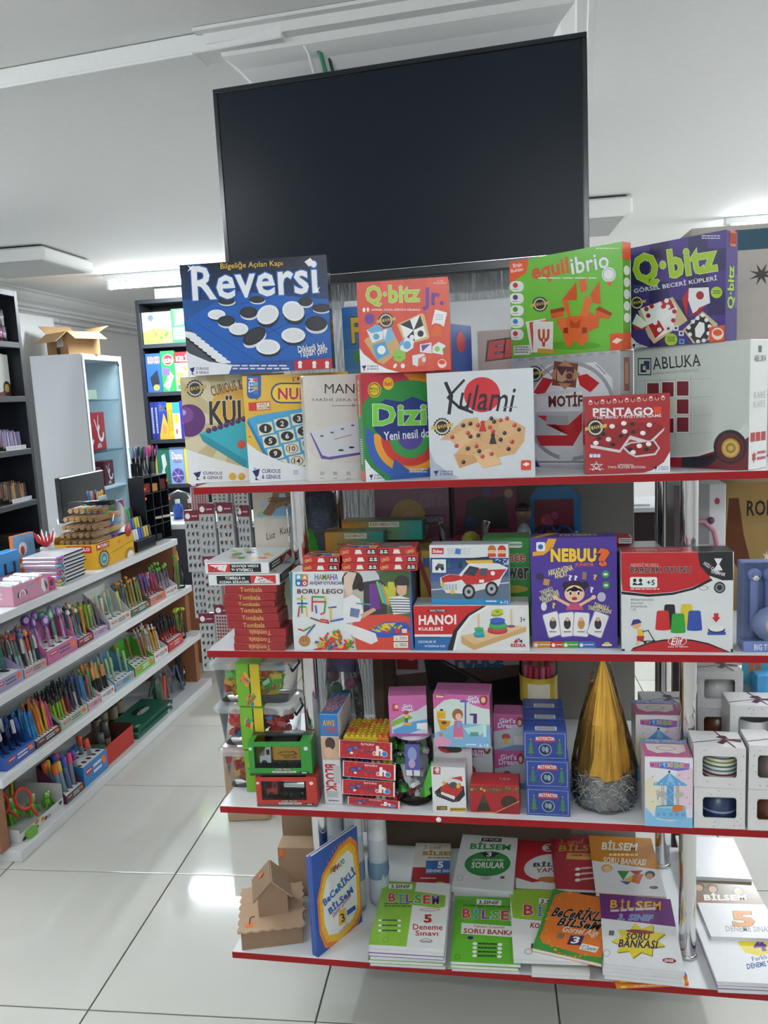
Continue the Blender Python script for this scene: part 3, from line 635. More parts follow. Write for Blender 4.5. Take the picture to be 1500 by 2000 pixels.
# ---- grey pattern game
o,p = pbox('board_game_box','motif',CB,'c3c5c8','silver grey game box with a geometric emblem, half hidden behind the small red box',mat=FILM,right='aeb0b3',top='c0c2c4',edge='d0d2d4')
p.fill('bfc1c5'); p.poly([(400,585),(860,545),(860,1065),(415,1055)],'b5b8bc')
p.poly([(500,640),(560,600),(760,590),(830,660),(835,980),(780,1030),(520,1030),(470,960),(470,700)],'e2e3e6')
p.ring(650,800,180,196,'9da1a6',40,ky=1.1)
for q,c in (([(490,720),(530,655),(575,665),(530,740)],'c02b30'),([(495,730),(770,685),(690,790),(495,790)],'d6d8dc'),([(680,650),(720,640),(775,680),(735,720),(690,690)],'bf2a2f'),([(500,805),(700,800),(640,860),(560,950),(500,900)],'bcc0c5'),([(505,820),(545,820),(545,860),(640,860),(700,805),(700,880),(660,950),(520,950),(500,905),(640,905)],'c22c32'),([(545,820),(640,820),(640,858),(545,858)],'a9aeb4')): p.poly(q,c)
p.rect(574,590,678,695,'7b4a3a',6); p.rect(580,596,672,690,'b9896b',45); p.rect(588,608,664,680,'5a3a44',4); p.poly([(592,670),(592,620),(612,650),(632,620),(632,668),(612,676)],'c9a07c'); p.ring(645,650,14,20,'b98262',16)
p.poly([(505,740),(700,715),(700,770),(505,790)],'e6e7ea'); p.text('MOTİF',555,718,702,782,'5b2f33',0.055,'c08a6a',0.02,rot=-1)
for x in (520,760): p.line([(x,600),(x+40,640)],5,'8f9398')
p.poly([(600,1000),(625,965),(650,975),(662,1005),(632,1035)],'d9dbde'); p.rect(480,1015,830,1024,'8f9398'); p.poly([(490,1000),(520,1040),(600,1060),(480,1062)],'33296e'); seal(p,495,640,36)
for i in range(9): p.rect(420+i*50,575-i*4,448+i*50,586-i*4,'a4a7ab',-4)
p.done(o,FILM)
sp = side_print('right',*dims('motif')); sp.rect(30,6,70,34,'8a5a48'); sp.rect(38,10,62,28,'b88a6a'); sp.rect(28,40,72,48,'777a80'); sp.done(o,FILM,'spine_print')
# ---- small red marble game
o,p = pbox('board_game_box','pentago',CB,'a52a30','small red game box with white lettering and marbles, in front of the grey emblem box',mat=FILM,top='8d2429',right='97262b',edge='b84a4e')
p.fill('a52a30')
for i in range(13): p.ring(735+i*26,765-i*1.7,6,9,'d9b9a8',10); p.ell(735+i*26,758-i*1.7,6,5,'5c1418' if i % 2 else 'e8d9cf',8)
p.text('PENTAGO',745,785,1005,822,'eceaea',0.06,rot=-1); p.rect(1008,782,1040,812,'d84a28'); p.text('THE MIND TWISTING GAME',748,818,1040,831,'e8dede',0.03,rot=-2)
p.poly([(735,935),(790,880),(860,850),(1020,848),(1050,870),(990,930),(900,905),(860,970),(740,960)],'8f1d23'); p.poly([(735,945),(860,968),(905,905),(990,930),(1055,870),(1050,885),(990,945),(905,922),(862,980),(735,958)],'d4cfd0')
p.poly([(870,955),(905,935),(1010,925),(1035,960),(1015,990),(930,1000),(900,985)],'d8d4d5'); p.poly([(880,955),(910,940),(1005,930),(1027,960),(1010,982),(930,992),(905,978)],'8b1c22')
for i in range(26): a,b_ = random.random(),random.random(); p.ell(760+a*220+b_*40,935-a*75+b_*20,4,3,'5e1014',6)
for x,y in ((758,938),(812,922),(828,866),(878,853),(882,888),(960,895),(988,860),(945,950),(918,978),(985,942)): p.ell(x,y,12,10,'ece8e4',12); p.ell(x-3,y-4,4,3,'ffffff',6)
for x,y in ((772,918),(830,945),(866,908),(915,856),(790,900),(920,890),(905,965),(975,965)): p.ell(x,y,10,8,'271c1e',10)
seal(p,756,872,40)
for x in (737,754,770): p.rect(x-7,985,x+7,1000,'dfe2ee'); p.ell(x,984,4,4,'5577cc',8)
p.line([(760,1018),(742,1056),(786,1030),(735,1030),(778,1056),(760,1018)],3,'e9dada'); p.line([(730,1050),(790,1050)],3,'e9dada')
p.text('ORIGINAL',852,1028,922,1036,'ecdcdc',0.03); p.text('TWO PLAYER EDITION',808,1037,970,1047,'ecdcdc',0.03)
corner(p,[(930,1075),(1000,1055),(1050,1020),(1080,970),(1080,1075)]); maker(p,1005,1036,1070,1056)
p.done(o,FILM)
# ---- white grid game
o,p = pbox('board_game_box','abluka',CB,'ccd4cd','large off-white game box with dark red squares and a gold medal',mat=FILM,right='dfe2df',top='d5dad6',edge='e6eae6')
p.fill('c9d2cb')
for i in range(4): p.line([(970+i*66,660-i*5),(970+i*66,940)],2,'aab4ae'); p.line([(930,672+i*78),(1260,660+i*78)],2,'aab4ae')
for j in range(3):
    for i in range(3):
        if (i,j) == (1,1): p.rect(1040,750+j*0,1095,812,'c7c8a4'); continue
        x,y = 980+i*64,680+j*78-i*4; p.rect(x-4,y-4,x+54,y+66,'e3e8e4'); p.rect(x,y,x+50,y+62,'741f2b')
p.rect(940,572,998,646,'23262e'); p.rect(944,577,994,641,'c6d0c9'); p.rect(952,598,976,634,'23262e'); p.rect(966,584,990,622,'2c3c5e'); p.rect(962,606,974,624,'c6d0c9')
p.text('ABLUKA',1004,562,1210,615,'2b2e34',0.005,rot=-4,space=1.05)
for x in (1010,1055,1105,1140,1200): p.rect(x-3,612-(x-1010)*0.06,x+3,619-(x-1010)*0.06,'2b2e34')
p.text('KARE KARE STRATEJİ',1006,622,1204,640,'9fa9a3',0.0,rot=-4)
p.poly([(925,975),(1080,1000),(1230,985),(1340,930),(1380,890),(1425,880),(1425,1070),(925,1070)],'6e222b'); p.poly([(925,1000),(1080,1002),(1230,995),(1310,985),(1240,1040),(925,1060)],'2e3138')
p.poly([(925,960),(1080,995),(1200,985),(1310,945),(1410,850),(1425,905),(1380,940),(1200,995),(1080,1003),(925,975)],'d6ddd7')
p.ell(1338,955,72,74,'2c2a2c',28); p.ell(1338,958,60,62,'5c2029',28); p.ell(1340,960,40,42,'b8923e',24); p.ell(1340,960,33,35,'d3b05a',24); p.ring(1340,960,12,22,'9c7a30',20); p.rect(1075,1000,1128,1040,'a8202c')
p.rect(920,1055,1430,1072,'dfe4e0')
p.done(o,FILM)
sp = side_print('right',*dims('abluka')); sp.text('ABLUKA',20,12,85,17,'5a5e62',0.0); sp.rect(42,5,60,10,'55595e'); sp.text('KARE',22,40,85,45,'b8bfbb',0.0); sp.text('KARE',22,47,85,52,'b8bfbb',0.0)
for i in range(3): sp.rect(8+i*29,71,32+i*29,78,'a82832')
sp.burst(28,90,7,14,6,'b02a33',0.35); sp.words(45,86,92,95,2,'b04a50'); sp.done(o,FILM,'spine_print')
# ---- green balance game
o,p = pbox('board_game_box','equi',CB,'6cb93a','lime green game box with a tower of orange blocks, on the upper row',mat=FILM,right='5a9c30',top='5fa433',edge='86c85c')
p.fill('6dba3b')
p.poly([(380,155),(470,140),(460,200),(390,250)],'e0592c'); p.text('Brain',402,160,440,178,'f6e6da',0.02,rot=-8); p.text('Builder',392,182,448,198,'f6e6da',0.02,rot=-8)
for i,c in enumerate(('a33','5a3a78','4ba03a','3a8fd0','c04a4a')):
    c = {'a33': 'b03a3a'}.get(c,c); y = 262+i*52; p.rrect(388,y-24,448,y+22,20,'eef2ea'); p.ell(412,y-6,11,11,c); p.rect(400,y+10,424,y+13,'9aa09a')
p.text('equil',482,150,642,238,'d8532e',0.035,'b03c1e',0.012,rot=-9); p.text('ibrio',650,122,815,196,'e6edf0',0.03,'4c7f3a',0.02,rot=-9)
p.words(510,222,762,232,1,'d8eac8'); p.words(760,95,860,103,1,'d8eac8')
seal(p,518,338,34); p.ell(815,210,30,32,'eceff0'); p.ring(815,210,22,26,'b9bec0',18); p.poly([(806,240),(826,240),(822,258),(810,258)],'d8602f')
def blk(q,c='d9602b',d='b2471d'): p.poly(q,c); m = len(q)//2
p.ell(660,515,120,18,'58a02c',24)
for q,c in (([(612,320),(675,240),(678,320)],'c9531f'),([(612,320),(640,322),(650,390),(720,385),(735,370),(770,395),(740,455),(690,450),(690,470),(640,470),(600,440),(590,400),(640,395)],'d9622c'),([(686,238),(715,225),(724,272),(694,290)],'dd6830'),([(735,295),(775,235),(780,340),(745,330)],'cf5a25'),([(690,385),(715,300),(745,318),(720,395)],'e07238'),([(562,365),(620,355),(622,390),(568,400)],'d65e29'),([(562,362),(622,350),(624,366),(566,378)],'96391a'),([(758,360),(775,348),(830,378),(815,400),(760,395)],'d9622c'),([(758,360),(775,346),(830,376),(824,388)],'96391a'),([(596,398),(630,402),(636,450),(600,440)],'e0703a'),([(735,400),(775,395),(770,440),(730,450)],'d4602c'),([(612,440),(720,438),(728,485),(705,515),(690,515),(684,500),(660,500),(654,520),(635,520),(622,490)],'de6a33'),([(645,400),(670,420),(695,400),(690,440),(650,440)],'b54c20'),([(622,438),(640,438),(640,465),(618,460)],'8f3617'),([(700,438),(720,436),(722,460),(700,465)],'8f3617')): p.poly(q,c)
for i in range(4): p.rect(468+i*12,405+i*5,556+i*6,540+i*2,'c9582a' if i % 2 else 'efeee6',-10+i*3)
p.rect(490,412,575,545,'f4f4ef',1); p.text('Ψ',510,445,560,520,'d0572a',0.06); p.rect(508,530,580,548,'d8a03a',4)
p.rect(406,515,476,556,'e8ebe4',-3); p.words(410,520,472,552,3,'6f7a6a'); p.poly([(820,465),(882,460),(884,535),(822,540)],'d9522a'); p.poly([(828,500),(850,482),(875,490),(850,508)],'f3e0d4')
p.done(o,FILM)
sp = side_print('right',*dims('equi')); sp.rect(0,0,100,16,'d9552d'); sp.rect(0,84,100,100,'d9552d')
for i in range(5): sp.ell(50,26+i*11,38,4.5,'e8ede4')
sp.done(o,FILM,'spine_print')
# ---- purple cube game
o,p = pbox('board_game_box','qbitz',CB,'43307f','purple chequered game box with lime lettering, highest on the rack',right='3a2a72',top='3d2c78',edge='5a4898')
p.fill('44317f')
for j in range(5):
    for i in range(5):
        if (i+j) % 2: p.rect(905+i*84,60-i*16+j*95,989+i*84,155-i*16+j*95,'2b2258')
p.text('Q·bitz',918,92,1285,240,'a5c832',0.07,'dfe8b0',0.02,rot=-8); p.text('GÖRSEL BECERİ KÜPLERİ',920,232,1282,256,'eceaf2',0.025,rot=-8)
p.words(1215,36,1300,56,2,'cfcbe2'); seal(p,936,325,32)
p.poly([(1160,262),(1245,258),(1252,325),(1205,345),(1180,378),(1152,300)],'efeff2'); p.poly([(1160,262),(1152,385),(1130,310)],'b8262c'); p.poly([(1152,385),(1180,378),(1205,345),(1235,335),(1200,372)],'c03030'); p.ell(1208,293,17,18,'a8242c')
p.poly([(940,360),(1090,300),(1155,400),(1010,500),(985,470)],'cdbb92'); p.poly([(950,350),(1080,306),(1110,350),(1090,440),(1015,480),(985,425)],'f0f0f0'); p.poly([(1030,320),(1080,308),(1100,345),(1050,365)],'b3262d'); p.poly([(985,420),(1030,400),(1055,440),(1015,478)],'b3262d')
for x,y,c in ((977,352,'a8242c'),(1000,340,'a8242c'),(1035,330,'f0f0f0'),(1064,316,'f0f0f0'),(1070,342,'f0f0f0'),(985,380,'a8242c'),(1015,410,'f2f2f2'),(1033,440,'f2f2f2'),(1093,400,'a8242c'),(1098,362,'a8242c')): p.ell(x,y,10,10,c,12)
p.poly([(1010,365),(1065,345),(1085,370),(1055,405),(1030,395)],'f4f4f6'); p.poly([(915,415),(935,372),(985,415),(958,436)],'f0f0f0'); p.poly([(915,418),(958,436),(980,425),(970,440),(930,440)],'b8262c')
p.poly([(1135,440),(1220,360),(1285,415),(1260,480),(1180,500)],'cdbb92'); p.poly([(1145,440),(1218,372),(1262,420),(1240,480),(1190,498)],'2b292e')
for x,y in ((1160,430),(1178,405),(1198,390),(1220,378),(1236,398),(1250,425),(1165,460),(1200,490),(1225,485),(1245,455)): p.ell(x,y,9,9,'f0f0f2',10)
p.ell(1208,440,22,38,'f3f3f5',6,15); p.ell(1280,280,25,25,'a5c832'); p.words(1265,272,1296,290,2,'3a5a1a'); p.ell(1084,482,27,27,'a5c832'); p.words(1068,470,1102,494,3,'3a5a1a')
for x,y,c in ((1072,435,'dfe6c8'),(1105,433,'e8e8ee'),(1128,455,'e8e8ee'),(1130,490,'5aa6d8')): p.rect(x-11,y-11,x+11,y+11,c); p.ell(x,y,6,6,'3a3560')
corner(p,[(912,470),(935,495),(985,515),(1050,520),(1050,540),(912,540)]); maker(p,916,498,972,522); p.poly([(1248,430),(1318,418),(1318,495),(1250,498)],'d9522a'); p.ell(1285,456,26,26,'f0ddd2'); p.ell(1285,452,20,14,'d9522a')
p.done(o,CARD)
sp = side_print('right',*dims('qbitz')); sp.rrect(25,0,85,14,12,'d8664a'); sp.text('Q·bitz',-45,44,135,58,'a5c832',0.05,rot=-90); sp.words(78,40,92,70,14,'8a80b8'); sp.done(o,CARD,'spine_print')
# ---- small red-orange cube game
o,p = pbox('board_game_box','qjr',((630,460),0.25333),'c94a38','orange-red children\'s cube game box standing on the white and red boxes',right='b8402f',top='c04632',edge='d87a68')
p.fill('cb4b39')
for i in range(4):
    if i % 2: p.rect(270+i*178,330,448+i*178,1070,'d2533d')
p.text('Q·bitz',332,385,752,550,'a8c548',0.055,'e8ecc8',0.02,rot=-2); p.text('Jr.',772,405,935,585,'63358a',0.06)
p.text('GÖRSEL OYUN, EĞİTİCİ EĞLENCE',378,566,752,588,'f2e6e0',0.035); p.ell(320,580,11,18,'f0f0f0'); p.ell(350,577,9,17,'f0f0f0'); p.text('+3 YAŞ',880,350,932,362,'f0dcd4',0.03); p.words(855,370,955,382,1,'f0dcd4')
p.ell(362,648,38,42,'6a3f92')
p.poly([(320,815),(340,795),(530,720),(610,880),(470,1000),(430,985)],'c9a472'); p.poly([(340,735),(410,695),(465,745),(470,800),(385,835)],'e8ecee'); p.poly([(345,735),(405,690),(450,700),(465,740),(380,760)],'6fa9cc'); p.poly([(465,730),(530,712),(560,790),(520,830),(470,820)],'7cb4d6'); p.poly([(465,735),(500,725),(480,815)],'eef0f0'); p.poly([(385,850),(480,820),(515,915),(420,968)],'4f9ccb'); p.ell(455,888,32,34,'f0f2f2'); p.ell(415,785,24,24,'5a9cc8')
seal(p,490,660,62)
p.poly([(575,690),(760,605),(785,615),(825,790),(810,805),(640,850)],'d8b27e'); p.poly([(598,692),(752,618),(806,784),(645,835)],'f1f1ef')
for q in ([(598,692),(675,655),(702,735)],[(752,618),(778,700),(702,735)],[(702,735),(712,822),(640,800)]): p.poly(q,'26252a')
p.ell(756,762,24,25,'26252a')
p.poly([(600,830),(640,785),(705,815),(700,870),(650,905),(600,890)],'e9eef0'); p.ell(652,850,30,32,'62a4cf'); p.ell(690,790,18,20,'f0f0f0'); p.poly([(600,830),(640,785),(620,850),(580,870)],'76aed2')
p.poly([(550,900),(590,880),(640,905),(640,950),(600,985),(550,965)],'8cc152'); p.line([(580,945),(605,945)],5,'3f6a28'); p.poly([(868,575),(960,600),(935,710),(910,690),(870,680),(840,695)],'eceef0'); p.words(870,615,930,665,3,'b9c0c8')
p.poly([(845,740),(870,690),(915,715),(918,785),(830,780)],'d9622f'); p.poly([(750,845),(840,830),(842,915),(752,905)],'e6e6e8'); p.poly([(762,850),(832,842),(770,900)],'6a4296'); p.poly([(848,860),(895,825),(950,855),(930,925),(846,910)],'e8eaea'); p.ell(885,880,20,22,'8cc152'); p.poly([(925,880),(950,860),(932,925)],'5a8f34')
p.poly([(692,930),(780,915),(800,935),(790,1000),(730,1015),(695,1000)],'e3e3e2'); p.poly([(740,955),(798,925),(790,1002),(735,1014)],'d46a45'); p.ell(782,962,16,20,'e8e0d8'); p.ell(560,1010,12,20,'f0f0f0',rot=30); p.ell(620,1010,16,18,'f0f0f0')
corner(p,[(270,850),(320,920),(400,985),(500,1035),(600,1062),(270,1062)]); maker(p,302,1002,432,1045); p.rrect(878,945,968,1048,20,'d8482f'); p.ell(922,992,34,34,'f0ddd2'); p.ell(922,982,26,18,'d8482f')
p.done(o,CARD)
# ---- boxes standing behind the two rows
def plain(name,u,v,z,yaw,w,t,h,col,label,cat='game box',mat=CARD,group=None,**kw):
    o = carton(name,RK(u,v,z,yaw),w,t,h,col,label,cat,mat,group,**kw); return o,Print(w,h)
o,p = plain('board_game_box',0.290,0.268,S1,2,0.20,0.05,0.385,'2f6fae','blue tall game box with yellow capital letters, peeping out behind the front boxes',edge='4a84bd')
p.grad(0,0,100,100,'2a6fb5','8fb6c8',8); p.text('FROGS',10,6,90,22,'e0bb2c',0.06,'26241c',0.04); p.text('BALANCE',24,1.5,70,5.5,'f0f0f0',0.04)
for i in range(18): p.ell(random.uniform(12,90),random.uniform(36,60),5,3.4,'b03a44' if i % 3 else '4f9a42',10)
for i in range(10): p.ell(random.uniform(10,92),random.uniform(26,40),4,4,'4c9a3e',8)
p.done(o,CARD)
tag(MB().box(0,0,0,0.045,0.05,0.014,'e6e8ea',0.002).build('tissue_pack',PAPER,None,RK(0.296,0.275,S1+0.3858,2)),'small white packet lying on the tall blue box','packet')
o,p = plain('board_game_box',0.552,0.15,S1,70,0.12,0.04,0.325,'b7383c','upright blue and red game box beside the orange-red cube box',left='2a55a0',front='2f59a8',right='c9403f',edge='c8c8d0')
p.text('EMRI',20,76,100,84,'eef0f4',0.04,rot=-90); p.ell(50,12,20,7,'c63a40'); p.done(o,CARD)
o,p = plain('board_game_box',0.60,0.36,S1,0,0.17,0.05,0.318,'b3a19d','dusty pink box with red capital letters behind the lime green box',edge='c4b4b0')
p.text('EKOL',12,6,130,20,'c92c34',0.10,'231f22',0.09,rot=-4,shear=0.15); p.done(o,CARD)
carts = [(1.085,0.31,S1,0,0.30,0.20,0.235),(1.078,0.30,S1+0.236,2,0.31,0.21,0.27)]
for i,(u,v,z,yw,a,b_,c) in enumerate(carts):
    o = carton('storage_box',RK(u,v,z,yw),a,b_,c,'b1aaa1',['lower grey-beige storage carton behind the off-white game box','upper grey-beige storage carton with a dark label strip'][i],'storage box',KRAFT,'beige cartons at the rack end',bev=0.003,left='a39c93')
    p = Print(a,c); p.rect(30,4 if i else 22,66,20 if i else 34,'3e5968' if i else 'c9b8b0'); p.burst(48,40,3,9,8,'4b4a48'); p.done(o,KRAFT)
# ================================================================== second shelf
TOMR = '962a2d'
def tombala(u,z,yaw,flip,label,h=0.0165):
    w,t = 0.118,0.075
    o = carton('bingo_box',RK(u,0.001,z,yaw),w,t,h,TOMR,label,'game box',CARD,'dark red bingo boxes in one stack',bev=0.0012,edge='a83a3c',top='8d2629')
    p = Print(w,h); p.text('Tombala',30,22,72,84,'d9b06a',0.02,rot=180 if flip else 0); p.line([(45,90),(74,88)] if not flip else [(28,14),(55,12)],3,'d9b06a'); p.done(o,CARD)
    s_ = side_print('right',w,t,h)
    for i in range(5): s_.ell(12+i*18,random.uniform(25,75),2,12,'c99a5e',8)
    s_.done(o,CARD,'side_print')
ords = ['topmost','second','third','fourth','fifth','sixth','seventh','eighth','bottom']
us = [0.063,0.065,0.067,0.053,0.052,0.049,0.046,0.048,0.052]; yw = [0,0.5,-0.5,1,0.5,1.5,-1,0.5,2]; hs = [0.0168,0.0165,0.0168,0.0165,0.0165,0.0165,0.0125,0.0168,0.0168]
z = S2
for i in range(9):
    tombala(us[i],z,yw[i],i < 3,ords[8-i]+' dark red bingo box in the red stack with gold lettering',hs[i]); z += hs[i]+0.0002
ZT = z
def kizma(M,label,flip,w=0.162):
    t,h = 0.165,0.026
    o = carton('board_game_box',M,w,t,h,'e6e8e8',label,'game box',CARD,'white bingo and ludo boxes',bev=0.0015)
    p = Print(w,h); a = 180 if flip else 0
    f = (lambda x0,x1: (100-x1,100-x0)) if flip else (lambda x0,x1: (x0,x1))
    x0,x1 = f(12,60); p.rect(x0,14,x1,86,'26272b'); x0,x1 = f(60,95); p.rect(x0,14,x1,86,'c4343a'); x0,x1 = f(64,93)
    p.poly([(x0,80),(x0+4,20),(x0+12,30),(x1,78)] if not flip else [(x1,20),(x1-4,80),(x1-12,70),(x0,22)],'e9e6e4')
    for i in range(16): a_ = random.random(); p.ell(x0+4+a_*20,35+random.random()*38,1.0,5,random.choice(['2b2b30','b03038','9a9aa0']),6)
    x0,x1 = f(20,56); p.text('TOMBALA ve',x0+(4 if not flip else -2),20 if not flip else 52,x1-4,48 if not flip else 80,'eef0f0',0.04,rot=a); x0,x1 = f(16,58); p.text('KIZMA BİRADER',x0,50 if not flip else 22,x1,80 if not flip else 50,'eef0f0',0.04,rot=a)
    p.done(o,CARD)
    s_ = side_print('right',w,t,h); s_.rect(2,14,55,86,'222327'); s_.rect(55,14,98,86,'b53038'); s_.words(12,30,48,75,2,'c8c8c8'); s_.poly([(60,85),(75,20),(94,80)],'dedbd9'); s_.done(o,CARD,'side_print')
    q = side_print('top',w,t,h); q.fill('cdd3d4')
    for i in range(14): q.ell(random.uniform(10,90),random.uniform(10,90),random.uniform(4,12),random.uniform(3,9),random.choice(['c7503f','4d86b8','d9b84c','6fa35c','eceeee','3a4656','d98a4a']),12,random.uniform(0,90))
    q.line([(5,95),(95,10)],3,'e2e6e8'); q.done(o,CARD,'lid_print')
kizma(RK(0.016,0.002,ZT,1),'white-edged black and red board game box lying on the dark red stack',False)
kizma(RK(0.009,0.004,ZT+0.0265,-1),'upside-down white-edged board game box on the very top of the red stack',True,0.148)
# ---- pipe building set
o,p = pbox('toy_box','boru',CC,'dde2e4','large white toy box showing children at a red table, under the small red card boxes','toy box',left='2f7f8c',right='2f66b0',top='d6dbdd',edge='e8ecee')
p.fill('dfe4e6')
p.rect(618,555,634,1022,'2f7f8c')
p.poly([(935,560),(1330,550),(1345,1020),(1010,1020),(930,820)],'b9b4a6'); p.poly([(1030,556),(1180,554),(1180,600),(1060,625),(1030,600)],'c9cdd0'); p.poly([(1050,620),(1190,598),(1190,860),(1050,860)],'3e3a42'); p.rect(1085,630,1145,780,'6d3f8f',-2)
p.poly([(1120,555),(1330,550),(1335,830),(1190,830),(1180,640)],'57704a'); p.ell(1240,590,100,50,'46603c'); p.rect(1190,620,1240,720,'c9bf45',4)
for i,c in enumerate(('7cc24a','4ba7c9','d98b2f','9acb45')): p.line([(1130+i*16,620+i*10),(1165+i*16,740+i*6)],14,c)
p.poly([(985,860),(1080,815),(1220,805),(1345,830),(1345,1022),(1010,1022)],'cf4a3c'); p.poly([(1080,905),(1170,855),(1300,855),(1330,900),(1210,945),(1130,945)],'3558b0'); p.poly([(1095,900),(1175,862),(1240,860),(1200,905),(1140,915)],'d8c33c')
for i in range(16): p.rect(*(lambda x,y: (x,y,x+random.uniform(12,30),y+10))(random.uniform(1105,1280),random.uniform(862,915)),random.choice(['d7402f','3f9a3d','e0c83a','3a63bf']),random.uniform(-40,40))
# child in front, seen from the side
p.ell(985,610,62,55,'3a3230',24,10); p.poly([(935,590),(960,560),(1010,565),(985,640),(985,690),(955,700),(935,650)],'e0c6b4'); p.ell(1035,645,20,30,'2f2a29'); p.poly([(930,720),(985,690),(1030,720),(1050,800),(1030,850),(950,860),(930,860)],'e8e8ea'); p.poly([(975,770),(1030,780),(1020,830),(970,820)],'6d7fa8')
p.poly([(940,860),(1010,880),(1120,920),(1135,965),(1095,985),(1010,950),(935,900)],'e9e9ea'); p.poly([(1030,810),(1110,770),(1125,785),(1050,830)],'d2a585'); p.line([(1010,745),(1090,752)],8,'4aa0b0')
p.ell(1275,625,45,45,'3c3735'); p.poly([(1245,640),(1305,640),(1300,690),(1270,705),(1245,680)],'d9b195'); p.poly([(1200,710),(1260,700),(1320,715),(1325,800),(1225,810)],'e6e6e8')
for i in range(6): p.line([(1205,720+i*15),(1322,722+i*15)],5,'3a3f55')
p.rrect(652,574,724,644,12,'2a63a8'); p.rect(652,574,687,608,'45a6c8'); p.rect(689,574,722,608,'d9962f'); p.rect(689,610,722,642,'bf3a3a'); p.rect(660,580,680,600,'e8f0f2'); p.poly([(696,600),(706,580),(716,600)],'f0f0ea'); p.ell(670,627,10,10,'e8ecf4'); p.ring(706,627,5,11,'f3e6e6',14)
for i,(c,ch) in enumerate(zip(('2f7fb0','d07a2a','4a9a4a','c0413c','7a4a9a','2f7fb0'),'HAMAHA')): p.text(ch,764+i*23,572,786+i*23,608,c,0.03)
p.text('AHŞAP OYUNCAK',734,614,930,640,'56306a',0.03); p.text('BORU LEGO',662,660,930,688,'5d2430',0.035)
def pipes(pts,cs,w=9):
    for i in range(len(pts)-1): p.line([pts[i],pts[i+1]],w,cs[i % len(cs)])
R4 = ['cf3a33','3a9a45','e0bb30','3458b0']
pipes([(690,700),(690,800)],['3a9a45','e0bb30']); pipes([(662,718),(716,716)],['e0bb30']); pipes([(668,820),(675,765),(715,765),(718,820)],R4); pipes([(664,745),(720,745)],['3458b0'])
pipes([(750,790),(750,705),(825,708),(828,730)],R4); pipes([(752,735),(828,735)],['cf3a33']); pipes([(770,760),(775,800)],['3458b0']); pipes([(828,735),(820,800),(800,808)],['3a9a45','cf3a33']); pipes([(848,770),(890,765)],['3458b0']); pipes([(858,772),(858,850),(930,835)],['e0bb30','3458b0','3a9a45'])
pipes([(742,830),(800,850),(845,860),(840,845),(800,838)],['7a4a3a','cf3a33']); pipes([(670,895),(700,905),(745,880),(765,870),(720,925),(715,935)],R4)
p.ell(705,965,34,32,'b98a52'); p.ring(705,965,24,28,'8a5f33',20); p.text('55',690,950,722,970,'8a4f2a',0.03)
for i in range(60):
    a = random.random(); x = 780+a*200; y = 1015-random.random()*120*(1-abs(a-0.5)*1.3); p.rect(x-22,y-6,x+22,y+6,random.choice(R4+['cf3a33','e0bb30']),random.uniform(-80,80))
p.rect(1228,932,1312,964,'e9ebe6'); p.rect(1228,970,1312,1004,'e9ebe6'); p.words(1262,940,1306,958,2,'6a6a60'); p.words(1262,978,1306,998,2,'6a6a60'); p.poly([(1234,958),(1244,940),(1254,958)],'d8c84a'); p.poly([(1234,996),(1244,978),(1254,996)],'d8c84a'); p.rect(1236,892,1268,916,'c83a34'); p.rect(1276,892,1306,916,'e6d6d2')
p.rect(1326,552,1348,1024,'2f66b0')
p.done(o,CARD)
# ---- eight small red card boxes
ZB = S2+0.1752
def uno(u,v,z,yaw,label,flip=False):
    w,t,h = 0.0815,0.066,0.0163
    o = carton('card_game_box',RK(u,v,z,yaw),w,t,h,'bb2a2d',label,'card game',CARD,'small red card game boxes',bev=0.001,edge='cc4a4a',top='a83034',right='ad262a')
    p = Print(w,h); f = (lambda a,b_: (100-b_,100-a)) if flip else (lambda a,b_: (a,b_))
    a,b_ = f(4,25); p.text('UNO',a,28,b_,76,'d9b86a',0.06,rot=-12); a,b_ = f(40,60); p.poly([(a+3,22),(b_-4,22),(b_,78),(a,78)],'ece8e0'); a,b_ = f(72,96); p.rect(a,18,b_,84,'1f1c1e')
    for i in range(2): p.rect(a+3+i*11,30,a+10+i*11,48,'eeeeee'); p.rect(a+2+i*11,56,a+11+i*11,72,'eeeeee')
    p.done(o,CARD)
    q = side_print('top',w,t,h)
    if flip: q.rect(8,12,78,92,'6e6662'); q.rect(55,80,90,95,'c8c4bc')
    else:
        q.poly([(5,98),(45,60),(98,60),(98,98)],'e6e0d2'); q.poly([(15,98),(40,66),(60,66),(45,98)],'2c2a30'); q.poly([(55,98),(60,66),(75,66),(78,98)],'3a66b8'); q.poly([(80,98),(80,66),(96,66),(98,98)],'d9b23a'); q.ell(45,35,38,16,'e9d9a8',20,-10); q.ell(45,35,32,12,'2a2224',20,-10)
    q.done(o,CARD,'lid_print')
n = 0
for u,k,dv in ((0.229,2,0.0),(0.3155,3,0.002),(0.3985,3,0.0)):
    for i in range(k):
        nm = {2: ['lower','upper'],3: ['bottom','middle','top']}[k][i]; st = ['in the short stack of two','in the middle stack of three','in the stack of three beside the police car box'][n]
        uno(u+[0,0.002,-0.002][i],0.0125+dv+0.001*i,ZB+i*0.0165,[0,0.6,-0.6][i]+(3 if n == 2 and i == 2 else 0),f'{nm} small red card game box {st}',n == 2 and i == 2)
    n += 1
